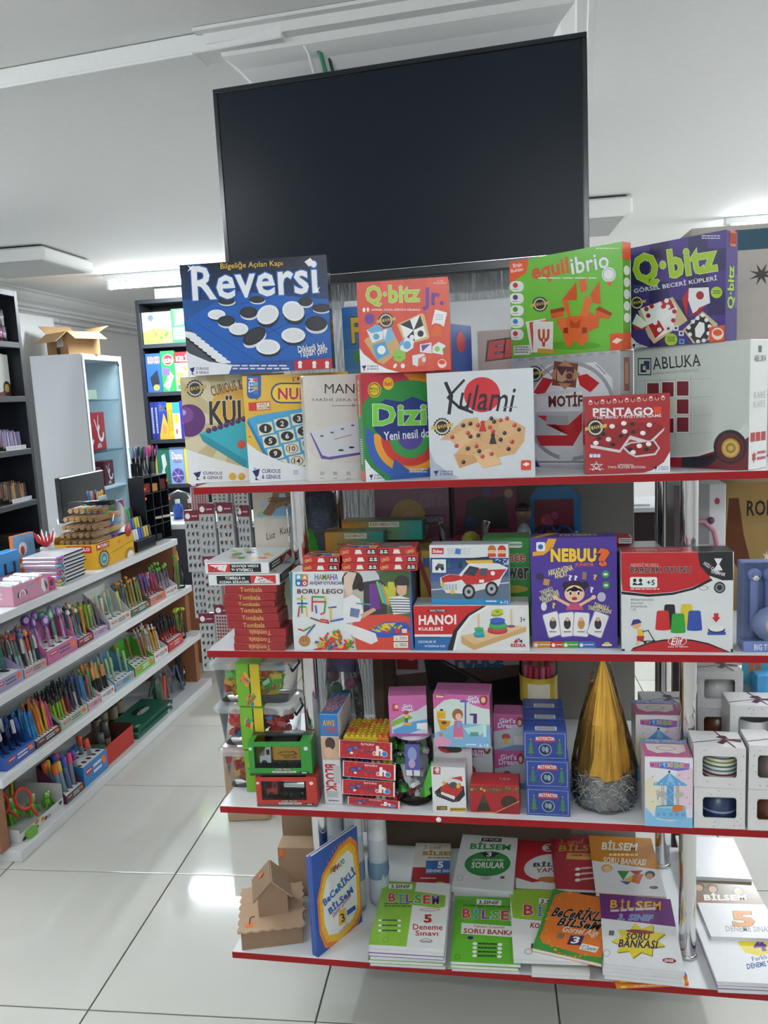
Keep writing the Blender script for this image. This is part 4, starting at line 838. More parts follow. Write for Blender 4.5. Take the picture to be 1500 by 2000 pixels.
# ---- tower puzzle
o,p = pbox('toy_box','hanoi',CD,'dfe1df','long red and white puzzle box with a wooden ring tower','toy box',top='c9cbcb',right='d5d7d5',edge='eaecea')
p.fill('e2e3e0'); p.poly([(15,540),(310,540),(240,580),(185,650),(155,735),(15,735)],'c5282c'); p.poly([(15,668),(178,668),(155,735),(15,735)],'2f6aa8'); p.rect(15,662,182,672,'e8e8e6'); p.poly([(310,540),(325,540),(250,585),(200,650),(180,735),(155,735),(185,645),(240,580)],'26262a'); p.poly([(325,540),(345,540),(260,590),(215,650),(190,735),(180,735),(200,650),(250,585)],'eceeea')
p.ell(115,563,40,7,'3a1214'); p.text('HANOI TOWERS',84,558,148,567,'eeeeee',0.02); p.text('HANOI',38,580,195,622,'f2f2ee',0.06,rot=-1); p.text('KULELERİ',38,628,140,646,'f2f2ee',0.05); p.text('ÇOCUKLAR VE',36,688,110,700,'eef2f6',0.03); p.text('YETİŞKİNLER İÇİN',62,705,150,717,'eef2f6',0.03); p.words(36,672,130,680,1,'2a2a2a')
p.poly([(215,670),(430,625),(488,632),(488,650),(270,728),(218,700)],'c9a36e'); p.poly([(215,668),(430,622),(488,630),(272,705)],'ddbd8c')
for x,y0,y1 in ((288,580,640),(425,560,620)): p.line([(x,y0),(x+2,y1)],9,'d8bf92')
for x,y,rx,c in ((292,668,24,'2f8fa0'),(290,658,24,'3a9fb0'),(292,646,20,'3fa062'),(290,638,20,'4aae70'),(368,648,42,'b8323a'),(368,640,42,'cc4048'),(370,630,38,'3a9a55'),(370,622,38,'46ab62'),(368,612,32,'3252a0'),(368,602,32,'3f63b8'),(424,628,18,'8f4a86')): p.ell(x,y,rx,rx*0.33,c)
p.ell(366,578,26,9,'93a52c',rot=-8); p.ell(367,567,26,12,'b9c83a',rot=-8); p.ell(367,567,8,4,'7d8a22')
p.rect(458,555,484,580,'e8e8e4'); p.text('3+',462,590,484,610,'3a3a3a',0.03); p.text('REDKA',424,700,486,715,'c02a30',0.06)
for q,c in (([(435,695),(447,680),(455,692),(447,698)],'c02a30'),([(450,680),(462,678),(458,690)],'2f5fa8'),([(456,692),(470,682),(473,697)],'2a3a5a')): p.poly(q,c)
p.done(o,CARD)
q = side_print('top',*dims('hanoi')); q.text('HANOI KULELERİ',10,35,60,60,'b9b4b0',0.03); q.ell(80,50,8,20,'b8b0a2'); q.done(o,CARD,'lid_print')
# ---- brick car set
o,p = pbox('toy_box','town',CD,'d5dade','white and blue toy box picturing a red and white car, standing on the tower puzzle','toy box',top='aeb4b8',right='c9ced2',edge='e2e6e8')
p.fill('dfe3e6'); p.grad(84,340,418,530,'25407f','6f86a8',8); p.poly([(84,440),(418,415),(418,510),(84,515)],'5d7186'); p.line([(84,470),(418,440)],5,'c9d2da'); p.poly([(84,505),(418,510),(418,532),(84,532)],'2d8ec6')
for i in range(14): x = random.uniform(150,360); p.poly([(x,380),(x+8,345),(x+16,380)],'1d3566' if i % 2 else '2a6a55')
for i in range(16): p.ell(random.uniform(360,415),random.uniform(345,375),3,3,'d8e2ee',6)
p.rect(90,300,140,325,'c22b30'); p.text('Sluban',95,306,135,320,'f4f4f4',0.05); p.text('TOWN',156,302,250,326,'e8edf2',0.05,'55606e',0.04,shear=0.2); p.rect(190,303,212,325,'3a7ac2',10)
for x,c in ((343,'b5682e'),(385,'c23a34')): p.ell(x,305,17,16,c); p.rect(x-13,308,x+13,322,'e3bd86'); p.rect(x-17,322,x+17,336,'c9423c')
p.rect(92,346,150,400,'e6eaec'); p.poly([(102,380),(118,362),(140,366),(142,384)],'53585e'); p.ell(112,384,7,7,'222222'); p.ell(135,384,7,7,'222222')
p.poly([(125,420),(160,405),(205,408),(235,375),(250,358),(370,362),(412,380),(385,420),(372,455),(330,462),(230,485),(150,482),(128,450)],'e2e3e4'); p.poly([(130,420),(165,406),(205,410),(230,425),(180,436),(135,440)],'b92c2c'); p.poly([(210,420),(250,380),(330,388),(405,385),(375,425),(300,445),(235,450)],'bf3030'); p.poly([(222,405),(250,372),(290,380),(270,415)],'39434e'); p.poly([(296,382),(325,382),(322,412),(292,412)],'4a545e')
p.poly([(232,350),(345,348),(350,362),(240,362)],'d9b53a'); p.line([(235,345),(330,338)],6,'22242a'); p.ell(347,402,9,9,'eeeeee'); p.rect(290,428,310,440,'efefef')
for x,y in ((246,477),(342,465)): p.ell(x,y,27,30,'26272a',22); p.ell(x,y,18,20,'a9adb2',18); p.ell(x,y,7,8,'2e3034',10)
for i in range(5): p.rect(135+i*13,446,145+i*13,470,'b9bec4')
p.ell(138,446,7,8,'d8b83a'); p.ell(178,478,9,9,'d8b83a'); p.text('6-12',378,513,412,525,'eaf2f8',0.04); p.words(318,512,362,524,1,'d8e8f4')
p.done(o,CARD)
# ---- purple word game
o,p = pbox('game_box','nebuu',CD,'4a3590','upright purple game box with a cartoon girl raising her arms','game box',top='3f2d80',right='3c2b78',left='3c2b78',edge='5d48a4')
p.fill('4b3692'); p.poly([(580,262),(615,262),(600,300),(560,330),(515,335),(515,318),(555,310)],'dfa02e'); p.rrect(530,276,567,314,6,'eceef4'); p.ell(548,296,11,11,'2f6ab0')
p.text('NEBUU',590,302,782,360,'f0c63a',0.09,'2a1c58',0.05,rot=0); p.text('?',782,300,838,378,'e0652a',0.11,'2a1c58',0.04); p.text('JUNIOR',692,362,772,382,'d8602a',0.05)
for t_,a in (('ARKADAŞINA',(578,380,685,412)),('ANLAT',(605,402,662,424))): p.text(t_,*a,'e3d89a',0.05,'2a1c58',0.03,rot=-14)
for t_,a in (('YASAKLI',(545,470,600,490)),('KELİMELERE',(540,484,625,506)),('DİKKAT ET!',(552,500,628,522))): p.text(t_,*a,'d9dca0',0.05,'2a1c58',0.03,rot=-22)
p.text('ZAMANLA',770,535,835,555,'e3d89a',0.05,'2a1c58',0.03,rot=16); p.text('YARIŞACAKSIN!',745,548,845,572,'e3d89a',0.05,'2a1c58',0.03,rot=12)
for x,y,c in ((672,425,'eeeeee'),(695,427,'eeeeee'),(776,423,'e6c040'),(762,475,'eeeeee'),(603,541,'e6c040')): p.text('?',x-8,y-12,x+8,y+12,c,0.05)
for x,y in ((820,410),(822,456)): p.ell(x,y,16,16,'3f9a4a'); p.rect(x-8,y-4,x+8,y+5,'e6efe6')
# girl
p.ell(690,470,46,34,'2d2430'); p.ell(655,455,15,15,'2d2430'); p.ell(735,455,15,15,'2d2430'); p.ell(690,492,42,36,'eec3a0'); p.poly([(652,482),(690,460),(728,482),(715,470),(690,468),(668,470)],'2d2430')
for x in (672,706): p.ell(x,488,8,10,'f6f2ee'); p.ell(x+1,490,5,7,'2a2226')
p.ell(690,512,12,7,'9a2f33'); p.poly([(662,530),(718,530),(728,560),(655,560)],'c0507a'); p.line([(665,538),(612,510)],12,'e8b892'); p.line([(715,538),(768,508)],12,'e8b892'); p.ell(610,508,10,9,'eec3a0'); p.ell(770,506,10,9,'eec3a0')
for i,(x,rot) in enumerate(((600,-16),(660,-7),(718,4),(788,20))): p.rrect(x-34,568,x+34,672,8,'8a86c0',rot); p.rrect(x-31,571,x+31,669,8,'eeeeec',rot); p.ell(x,618,15,22,['3a3a40','2f2a2a','b98a4a','3a3040'][i]); p.ell(x,598,9,9,'d8b090'); p.words(x-15,648,x+15,658,1,'5a5a60')
p.ell(562,545,12,18,'d8d8dc'); p.ell(545,420,16,14,'3a3640'); p.rect(560,430,585,456,'b98a4a',10); p.ell(803,505,18,20,'b9bcd0'); p.rect(722,400,740,432,'8a7a5a',5)
for x0,x1,c in ((515,588,'c98a2a'),(588,640,'c0382f'),(640,705,'4a9a3a'),(705,770,'3a6ab8')): p.rrect(x0,690,x1+10,725,12,c); p.ell(x0+14,706,8,8,'f0f0ea'); p.words(x0+26,702,x1,710,1,'f0f0ea')
p.ell(826,702,14,10,'e6c23a'); p.rect(805,702,846,710,'eceadc')
p.done(o,CARD)
q = side_print('top',*dims('nebuu')); q.text('NEBUU',35,30,78,70,'d9b44a',0.07,rot=180); q.poly([(20,0),(34,0),(20,60),(10,100),(0,100)],'d0982e'); q.done(o,CARD,'lid_print')
# ---- cup game
o,p = pbox('game_box','bardak',CD,'dcdfe0','red, black and white game box with five coloured cups','game box',top='a8242a',right='d5d8da',edge='e8eaea')
p.fill('dfe2e2'); p.poly([(878,318),(1210,318),(1260,430),(1180,465),(1100,485),(1000,492),(890,480)],'b92429'); p.poly([(885,482),(1000,494),(1100,487),(1180,467),(1262,428),(1268,436),(1190,475),(1100,497),(1000,505),(888,494)],'1e1f22'); p.poly([(1205,318),(1352,316),(1354,435),(1310,436),(1250,415),(1215,375)],'222427')
p.text('RENKLİ VE HIZLI',926,362,1040,378,'c9282d',0.04,'f2eeee',0.04); p.text('BARDAK OYUNU',924,378,1178,405,'2a2326',0.05,'e8d8d6',0.03)
p.rrect(922,422,1036,466,8,'eceeec'); p.ell(942,436,7,8,'222222'); p.ell(966,436,7,8,'222222'); p.poly([(932,456),(938,444),(954,452),(970,444),(976,456)],'222222'); p.text('+5',992,434,1026,456,'26262a',0.04); p.words(924,470,1045,478,1,'f0dada')
p.poly([(1274,344),(1308,344),(1295,368),(1310,394),(1272,394),(1287,368)],'e8eaea'); p.text('HIZLI OLAN',1225,375,1300,390,'e8e8e8',0.03,rot=35); p.text('KAZANIR',1262,398,1322,412,'e8e8e8',0.03,rot=16)
p.ring(1230,468,16,20,'8a8c90',20,ky=0.5); p.ell(1297,466,24,24,'2c2e32'); p.ring(1297,466,12,18,'8f9296',18)
for t_,y in (('48 Resimli Görev Kartı',512),('8 Soru Kartı',526),('20 Renkli Bardak',540),('1 Zil',553)): p.text(t_,925,y,925+len(t_)*4.3,y+9,'6a6c70',0.01)
def cup(x0,y0,x1,y1,c): p.poly([(x0+6,y0+6),(x0+12,y0),(x1-12,y0),(x1-6,y0+6),(x1,y1-6),(x1-10,y1),(x0+10,y1),(x0,y1-6)],c); p.ell((x0+x1)/2,y1-4,(x1-x0)/2,5,c)
cup(1060,536,1116,640,'222427'); cup(1130,535,1188,630,'d9c42f'); cup(1028,562,1090,644,'c42a2e'); cup(1160,562,1224,646,'3550a8'); cup(1092,574,1155,656,'2f9a3a')
p.poly([(1273,573),(1292,573),(1292,590),(1300,590),(1282,612),(1264,590),(1273,590)],'c22a2c'); p.rect(1246,650,1322,664,'3550a8'); p.ell(1284,642,36,14,'3a3c40'); p.ell(1284,636,32,14,'e8eaea')
p.ell(948,620,20,18,'e0a878'); p.poly([(925,625),(935,600),(960,598),(972,612)],'3a3a8a'); p.poly([(952,640),(980,640),(978,670),(955,672)],'e0b83a'); p.poly([(950,668),(982,668),(978,690),(952,690)],'b8302e'); p.line([(960,690),(950,704)],7,'e0a878'); p.line([(975,650),(998,645),(1025,690)],4,'3a3c42'); p.ell(985,695,6,6,'26262a'); p.ell(1022,690,6,6,'26262a'); p.rect(970,688,1022,692,'26262a')
p.poly([(935,718),(1000,695),(1060,683),(1120,680),(1180,683),(1250,698),(1340,735),(1340,742),(915,742)],'1e1f22'); p.poly([(935,724),(1000,701),(1060,689),(1120,686),(1180,689),(1250,704),(1330,736),(1330,745),(915,745)],'b92429'); p.ell(1120,690,40,19,'e9dada'); p.ell(1120,690,37,17,'b92429'); p.text('Elif',1092,676,1146,705,'f6eeee',0.03,shear=0.3); p.text('zeka ve eğitim',1080,708,1164,718,'f0dede',0.03)
p.rect(880,722,900,742,'1e1f22'); p.rect(1344,722,1362,745,'1e1f22')
p.done(o,CARD)
q = side_print('top',*dims('bardak')); q.rect(66,0,100,100,'26282b'); q.text('BARDAK OYUNU',15,40,55,70,'d8a8a6',0.03); q.done(o,CARD,'lid_print')
# ---- blister with penguin pens
u,v = 1.132,0.02; w,t,h = 0.10,0.06,0.178
o = empty('penguin_gift_set',RK(u,v,S2,0),'lilac-blue gift set of penguin-topped pens in a clear-front box','gift set')
MB().box(0,0.03,0,w,t,h,'7f8fc2',0.002).build('tray',CARD,o); MB().box(0,0,0,w,0.029,0.022,'7484bd',0.001).build('tray_base',CARD,o)
MB().box(0,0,0.0225,w,0.0295,h,'ffffff',0.002).build('clear_lid',CLEAR,o)
for i,x in enumerate((0.022,0.05,0.078)):
    pn_ = MB().lathe([(0.0001,0),(0.0085,0.001),(0.0085,0.10),(0.006,0.108)],12,'8a96c8',(x,0.014,0.04)).build('pen',PLAS,o)
    MB().ball((x,0.013,0.155),0.0135,'8a96cc',12,8).build('penguin_head',PLAS,pn_); MB().ball((x,0.0035,0.152),0.0075,'eef0f4',10,6,sy=0.6).ball((x,-0.001,0.151),0.002,'e09a3a',6,4).ball((x-0.005,0.0,0.155),0.0014,'22222a',6,4).ball((x+0.005,0.0,0.155),0.0014,'22222a',6,4).build('penguin_face',PLAS,pn_)
MB().lathe([(0.0001,0),(0.034,0.001),(0.036,0.004),(0.0001,0.006)],20,'aab8e0',M=T(0.052,0.006,0.058) @ RX(90)).build('scallop_card',CARD,o)
MB().lathe([(0.0001,0),(0.018,0.001),(0.0001,0.003)],16,'e9e6e4',M=T(0.058,-0.0008,0.055) @ RX(90)).build('face_patch',CARD,o)
p = Print(w,0.022); p.text('BIG TOP SERIES',20,25,90,80,'e4e8f4',0.03); p.done(o,CARD)
# ---- things standing at the back of the second shelf
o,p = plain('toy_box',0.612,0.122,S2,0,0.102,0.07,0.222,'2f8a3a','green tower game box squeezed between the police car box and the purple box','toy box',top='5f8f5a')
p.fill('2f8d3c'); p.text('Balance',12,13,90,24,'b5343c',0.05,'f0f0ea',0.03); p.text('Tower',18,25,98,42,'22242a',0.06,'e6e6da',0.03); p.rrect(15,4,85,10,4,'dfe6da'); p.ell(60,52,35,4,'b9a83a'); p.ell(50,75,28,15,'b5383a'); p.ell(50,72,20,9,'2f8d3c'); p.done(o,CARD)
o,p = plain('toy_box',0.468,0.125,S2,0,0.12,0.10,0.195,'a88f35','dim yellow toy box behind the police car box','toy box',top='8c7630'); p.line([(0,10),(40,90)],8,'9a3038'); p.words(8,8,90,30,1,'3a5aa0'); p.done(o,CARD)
def rainbow(M,l,label):
    o = carton('long_toy_box',M,l,0.05,0.047,'c98a35',label,'toy box',CARD,'orange to teal toy boxes',right='1f6a70',top='a88a40')
    p = Print(l,0.047); p.grad(0,0,100,100,'c98a35','2f8a84',10,True); p.rect(34,8,72,34,'d8d5c6'); p.text('KADOMINOTIQ',36,12,70,30,'8a5a3a',0.03)
    for i in range(6): p.ring(24+i*7,62,2,3.2,'3a3a30',10,ky=2)
    p.rect(22,78,44,98,'6a7266'); p.done(o,CARD)
    q = side_print('top',l,0.05,0.047); q.grad(0,0,100,100,'a8833a','2f7f7a',8,True); q.done(o,CARD,'lid_print')
rainbow(RK(0.238,0.185,S2+0.1835,0),0.140,'orange and teal toy box right behind the small red card boxes')
rainbow(RK(0.262,0.262,S2+0.198,-4),0.200,'longer orange and teal toy box slanting above its twin')
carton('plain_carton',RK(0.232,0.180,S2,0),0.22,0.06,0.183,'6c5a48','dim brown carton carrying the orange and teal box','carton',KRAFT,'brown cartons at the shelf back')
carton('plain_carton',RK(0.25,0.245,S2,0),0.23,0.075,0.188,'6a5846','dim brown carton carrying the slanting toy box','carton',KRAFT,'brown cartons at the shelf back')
# green net sack and the blue hat in its bag
def sack(name,M,r,h,col,label,cat,mat,jit=0.05):
    prof = [(0.0005,0),(r*0.8,0.002),(r,h*0.3),(r*0.92,h*0.65),(r*0.5,h*0.9),(0.0005,h)]
    return tag(MB().lathe(prof,18,col,jit=jit).build(name,mat,None,M),label,cat)
NET = pmat('knitted_net',0.7,noise=0.35,bump=0.8,scale=300)
sack('net_sack',RK(0.208,0.165,S2,0),0.026,0.245,'3fae35','bright green netting sack beside the chrome post','sack',NET)
hb = empty('hat_in_bag',RK(0.205,0.255,S2+0.24,0),'blue woven hat in a crinkled clear bag behind the chrome post','hat')
MB().lathe([(0.0005,0.085),(0.02,0.083),(0.034,0.06),(0.038,0.0),(0.042,-0.008)],22,'34507c').build('hat',NET,hb)
MB().lathe([(0.05,-0.02),(0.052,0.02),(0.046,0.07),(0.02,0.098),(0.0005,0.1)],22,'ffffff',jit=0.05).build('clear_bag',BAG,hb)
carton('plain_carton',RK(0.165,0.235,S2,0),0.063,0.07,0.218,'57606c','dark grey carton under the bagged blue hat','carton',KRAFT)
# dim pink doll boxes
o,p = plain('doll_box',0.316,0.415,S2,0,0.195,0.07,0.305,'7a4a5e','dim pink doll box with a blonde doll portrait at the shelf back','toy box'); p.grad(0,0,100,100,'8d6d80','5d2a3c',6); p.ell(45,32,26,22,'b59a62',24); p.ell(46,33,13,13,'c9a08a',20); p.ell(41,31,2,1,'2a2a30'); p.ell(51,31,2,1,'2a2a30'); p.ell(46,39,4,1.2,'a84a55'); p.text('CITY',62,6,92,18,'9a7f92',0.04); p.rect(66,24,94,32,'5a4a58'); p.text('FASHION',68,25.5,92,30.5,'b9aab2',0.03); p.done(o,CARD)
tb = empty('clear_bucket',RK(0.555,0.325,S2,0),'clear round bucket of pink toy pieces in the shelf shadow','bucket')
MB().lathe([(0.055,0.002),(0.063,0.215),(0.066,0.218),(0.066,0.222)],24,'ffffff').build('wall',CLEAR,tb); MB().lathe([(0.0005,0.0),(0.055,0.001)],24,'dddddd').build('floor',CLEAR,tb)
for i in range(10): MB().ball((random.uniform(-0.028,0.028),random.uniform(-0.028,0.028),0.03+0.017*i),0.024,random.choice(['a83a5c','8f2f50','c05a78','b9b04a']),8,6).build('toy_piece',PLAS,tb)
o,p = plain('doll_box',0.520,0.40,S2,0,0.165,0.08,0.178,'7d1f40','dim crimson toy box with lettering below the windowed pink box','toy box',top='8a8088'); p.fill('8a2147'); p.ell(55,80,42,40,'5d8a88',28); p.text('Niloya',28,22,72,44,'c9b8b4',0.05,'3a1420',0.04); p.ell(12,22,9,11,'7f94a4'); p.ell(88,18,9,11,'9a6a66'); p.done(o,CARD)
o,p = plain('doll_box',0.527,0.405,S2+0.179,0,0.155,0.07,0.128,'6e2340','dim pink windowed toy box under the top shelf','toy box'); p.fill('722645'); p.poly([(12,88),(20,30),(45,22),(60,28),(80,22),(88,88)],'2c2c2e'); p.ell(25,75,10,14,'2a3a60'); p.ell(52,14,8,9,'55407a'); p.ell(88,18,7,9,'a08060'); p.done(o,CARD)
dl = empty('doll',RK(0.700,0.36,S2,0),'small dressed doll standing dimly beside the toy phone blister','doll')
MB().lathe([(0.0005,0),(0.016,0.002),(0.018,0.10),(0.024,0.16),(0.016,0.20),(0.006,0.215)],14,['3a3a44']*2+['8a8f9a']*3,sy=0.6).build('body',PLAS,dl); MB().ball((0,0,0.238),0.02,'8a6a5a',12,8).build('head',PLAS,dl); MB().ball((0,0.002,0.250),0.021,'2a2022',12,6,sz=0.7).build('hair',PLAS,dl)
bl = empty('toy_blister',RK(0.716,0.42,S2,0),'blue-backed toy blister card with a heart-shaped blue handle','toy')
MB().poly([(0.0,0.0),(0.125,0.0),(0.125,0.27),(0.10,0.295),(0.02,0.295),(0.0,0.27)],0.0,0.004,'2f7fb8').build('card',CARD,bl)
p = Print(0.125,0.30); p.rect(8,12,86,52,'7a2a35')
for i in range(8): p.ell(random.uniform(14,82),random.uniform(18,46),7,3.5,random.choice(['7aa35a','c05a4a','a84a6a','b9bcb0']))
p.done(bl,CARD)
MB().box(0.008,-0.05,0.0,0.115,-0.001,0.20,'ffffff',0.01).build('bubble',CLEAR,bl)
pts = [(0.062,-0.025,0.185),(0.05,-0.025,0.198),(0.034,-0.025,0.198),(0.025,-0.025,0.186),(0.026,-0.025,0.15),(0.026,-0.025,0.10)]
MB().path(pts,0.005,8,'2b4a8c').path([(0.124-x,y,z_) for x,y,z_ in pts],0.005,8,'2b4a8c').build('heart_handle',PLAS,bl)
MB().box(0.02,-0.045,0.004,0.105,-0.006,0.10,'34558f',0.006).build('toy_body',PLAS,bl)
# speaker carton with a packet on it
o,p = plain('speaker_carton',0.838,0.115,S2+0.118,2,0.160,0.11,0.072,'27365c','dark blue carton with a glossy grey lid behind the purple and red games','carton',mat=FILM,top='8f8e92'); p.text('LBB',10,38,34,82,'7d879c',0.03)
for i in range(6): p.rect(40+i*6,28,42.5+i*6,33,'8d96aa')
p.ell(88,72,5,10,'68748c'); p.done(o,FILM)
carton('speaker_carton',RK(0.835,0.118,S2,0),0.082,0.10,0.1175,'27365c','lower dark blue carton under the glossy-lidded one','carton',FILM)
o,p = plain('headset_carton',0.921,0.108,S2,0,0.094,0.095,0.1170,'8d8a8c','small silver-grey carton peeping over the red cup game box','carton',top='a5a2a4'); p.rect(10,10,98,60,'c2c2c2'); p.text('NOISE',20,14,80,30,'9a4a4c',0.03); p.done(o,CARD)
pk = MB().box(0,0,0,0.095,0.05,0.022,'a8302e',0.008).build('snack_packet',FILM,None,RK(0.842,0.17,S2+0.1905,-3)); tag(pk,'crumpled red packet with white labels lying on the dark blue carton','packet')
p = Print(0.095,0.022); p.rect(2,5,38,70,'d8d5d0',3); p.words(5,20,34,60,2,'6a6a6a'); p.rect(68,15,97,70,'d8d5d0'); p.words(71,28,94,60,2,'6a6a6a'); p.done(pk,FILM)
# headphone box and kraft hair box
hb = empty('headphone_box',RK(1.076,0.21,S2,0),'white and grey headphone carton with pink cat-ear headphones in its window','headphones')
MB().box(0,0,0,0.062,0.12,0.318,'dcdcdc',0.002,left='7f7c7e').build('carton',CARD,hb)
p = Print(0.062,0.318); p.rect(0,0,45,100,'9a9a9c'); p.rect(0,42,100,100,'c9cacb'); p.ell(70,12,9,2.3,'a83a44'); p.done(hb,CARD)
hd = MB().path([(-0.004,-0.006,0.235),(0.018,-0.006,0.235),(0.036,-0.006,0.215),(0.044,-0.006,0.18)],0.005,8,'c98a9a').build('headphones',PLAS,hb)
MB().lathe([(0.0005,-0.006),(0.024,-0.005),(0.026,0.0),(0.022,0.008),(0.0005,0.009)],18,'d68f9f',M=T(0.036,-0.012,0.155) @ RX(90)).build('ear_cup',PLAS,hd); MB().lathe([(0.0005,0.010),(0.010,0.010)],14,'4a4248',M=T(0.036,-0.012,0.155) @ RX(90)).build('cushion',PLAS,hd); MB().ball((0.03,-0.006,0.238),0.008,'6a4a5a',8,6).build('cat_ear',PLAS,hd)
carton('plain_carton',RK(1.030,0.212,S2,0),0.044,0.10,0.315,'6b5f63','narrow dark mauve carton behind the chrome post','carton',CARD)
o,p = plain('hair_piece_box',1.150,0.33,S2,0,0.15,0.06,0.305,'8a6f42','tan box printed with a long brown ponytail and dark capitals','box',mat=KRAFT); p.fill('8f7547'); p.poly([(14,12),(28,12),(36,40),(46,60),(34,72),(20,60),(8,68),(10,40)],'5a3420'); p.text('ROBBOT',40,14,120,26,'2e2620',0.03); p.burst(70,58,2,6,6,'d8cdb4'); p.done(o,KRAFT)
# notebook with a tower sketch and the writing under it
o = carton('tower_sketch_bag',RK(0.060,0.200,S2,2),0.125,0.018,0.335,'cfc8bb','cream paper pouch with a watercolour iron tower and handwriting','paper pouch',PAPER,left='b9b2a6')
p = Print(0.125,0.335,[(482,945),(580,945),(590,1275),(488,1275)],None,(360,950),0.16); p.fill('cdc5b8')
p.ell(1150,290,160,110,'86b3d4',28); p.ell(900,180,45,60,'b8c4d6'); p.ell(870,330,60,50,'a5bfae'); p.ell(1040,380,240,25,'c3d0d0')
p.poly([(880,310),(960,190),(1010,60),(1030,-40),(1230,-40),(1250,80),(1300,180),(1400,320),(1280,330),(1230,240),(1140,205),(1050,250),(990,350),(920,340)],'8c6f58')
for i in range(26): x = random.uniform(950,1290); y = random.uniform(110,200); p.line([(x,y),(x+random.uniform(-25,25),y+random.uniform(20,40))],5,random.choice(['5f4836','a98a6e']))
p.rect(960,90,1290,104,'5f4836'); p.rect(960,130,1290,140,'5f4836'); p.poly([(1085,90),(1100,30),(1160,30),(1180,90)],'a9c2d4')
p.text('Luz',905,590,1030,690,'3a352e',-0.005,rot=-14,shear=0.4); p.text('Katt',1075,520,1225,615,'3a352e',-0.005,rot=-14,shear=0.4)
p.done(o,PAPER)
MB().box(0.085,-0.016,0.18,0.128,-0.003,0.30,'ffffff',0.006).build('clear_sleeve',BAG,o)
# ================================================================== hanging sticker sheets at the rack's end
st = empty('sticker_stand',RACK @ T(-0.07,0.36,0),'slim wire stand hung with sticker sheets at the end of the rack','stand')
MB().tube((0,0.05,0.90),(0,0.05,1.352),0.006,n=10,col='9a9c9e').build('pole',STEEL,st); MB().box(-0.004,0.046,1.334,0.0685,0.054,1.341,'8e9092',0.001).build('arm',STEEL,st)
for z_ in (1.335,1.215,1.07,0.955):
    MB().path([(-0.10,0.0,z_),(0.085,0.0,z_),(0.085,0.05,z_),(-0.10,0.05,z_),(-0.10,0.0,z_)],0.0022,6,'8e9092').build('hanging_bar',STEEL,st)
def sheet(x,y,z,w,h,yaw,art,label,red=True):
    o = MB().box(0,0,0,w,0.012,h,'adafaf',0.001).build('sticker_sheet',FILM,None,RACK @ T(-0.07+x,0.36+y,z-h) @ RZ(yaw)); tag(o,label,'stickers','sticker sheets on the wire stand')
    hd = MB().box(0,-0.0012,h-h*0.17,w,-0.0002,h,'6f1e30',0).build('header',CARD,o)
    p = Print(w,h*0.82,gap=0.0006); rows = 6
    for j in range(rows if art != 'dots' else 14):
        for i in range(3 if art != 'dots' else 6):
            if art == 'dots': p.rect(8+i*15,3+j*7,18+i*15,7.5+j*7,'8e2430')
            else: x_,y_ = 20+i*29+random.uniform(-3,3),9+j*15.5; c = {'animals': '26272a','bugs': random.choice(['2c2a2a','6a2a2e','3f5a3a']),'dinos': random.choice(['3a3c3c','4f5a50','55506a'])}[art]; p.ell(x_,y_,8,3.0,c,8,random.uniform(-40,40)); p.ell(x_+6,y_-3.0,3,1.8,c,6); p.rect(x_-5,y_+1.5,x_-3,y_+5,c); p.rect(x_+3,y_+1.5,x_+5,y_+5,c)
    p.done(o,FILM,'stickers'); p = Print(w,h*0.17,M=T(0,-0.0012,h*0.83)); p.ell(25,55,16,28,'e3e3e3'); p.words(50,50,90,75,1,'d8b8bc'); p.done(hd,CARD,'header_print')
SH = [(-0.085,-0.030,1.335,0.045,0.075,4,'dots','short sheet of red dots peeping out under the top shelf edge'),(-0.025,-0.034,1.335,0.045,0.072,-3,'dinos','grey animal sheet beside the red dots under the top shelf edge'),(0.035,-0.036,1.335,0.042,0.085,-6,'bugs','sheet of small dots and bugs next to the cream pouch, uppermost'),
      (-0.105,-0.036,1.262,0.040,0.165,6,'animals','sheet of black farm animals on the outer side of the stand'),(-0.062,-0.040,1.280,0.042,0.165,2,'dinos','sheet of dinosaurs between the farm animals and the bugs'),(-0.012,-0.042,1.281,0.044,0.165,-1,'bugs','sheet of dark beetles in the middle of the stand'),(0.040,-0.034,1.272,0.038,0.17,-14,'dinos','slanting animal sheet touching the cream pouch'),
      (-0.100,-0.030,1.125,0.036,0.155,12,'animals','narrow animal sheet in the lower row on the outer side'),(-0.062,-0.040,1.140,0.046,0.150,0,'bugs','bug sheet half hidden behind the upside-down board game box'),(-0.010,-0.040,1.140,0.046,0.150,0,'animals','animal sheet right behind the upside-down board game box'),
      (-0.088,-0.036,0.985,0.042,0.16,4,'animals','grey animal sheet low beside the sheet of red dots'),(-0.040,-0.042,1.010,0.050,0.155,-3,'dots','tall sheet of many red dots beside the dark red stack'),(0.016,-0.030,1.005,0.030,0.15,-6,'bugs','bug sheet between the red dots and the dark red stack')]
for a in SH: sheet(*a)
# ================================================================== third shelf
# ---- toy brick shared meshes
_bk = {}
def brick(parent,M,col,nx=2,ny=2,s=0.008,h=0.008,name='toy_brick'):
    k = (col,nx,ny,s,h)
    if k not in _bk:
        m = MB().box(0,0,0,nx*s,ny*s,h,col,0.0006)
        for i in range(nx):
            for j in range(ny): m.lathe([(s*0.33,0),(s*0.33,s*0.32),(0.0002,s*0.32)],7,col,((i+0.5)*s,(j+0.5)*s,h))
        o = m.build(name,PLAS,parent,M); _bk[k] = o.data; return o
    o = bpy.data.objects.new(name,_bk[k]); COL.objects.link(o); o.parent = parent; o.matrix_local = M; return o
BRC = ['d8c23a','3a8fd0','c23a34','4fae45','e08a32','d8d8d8']
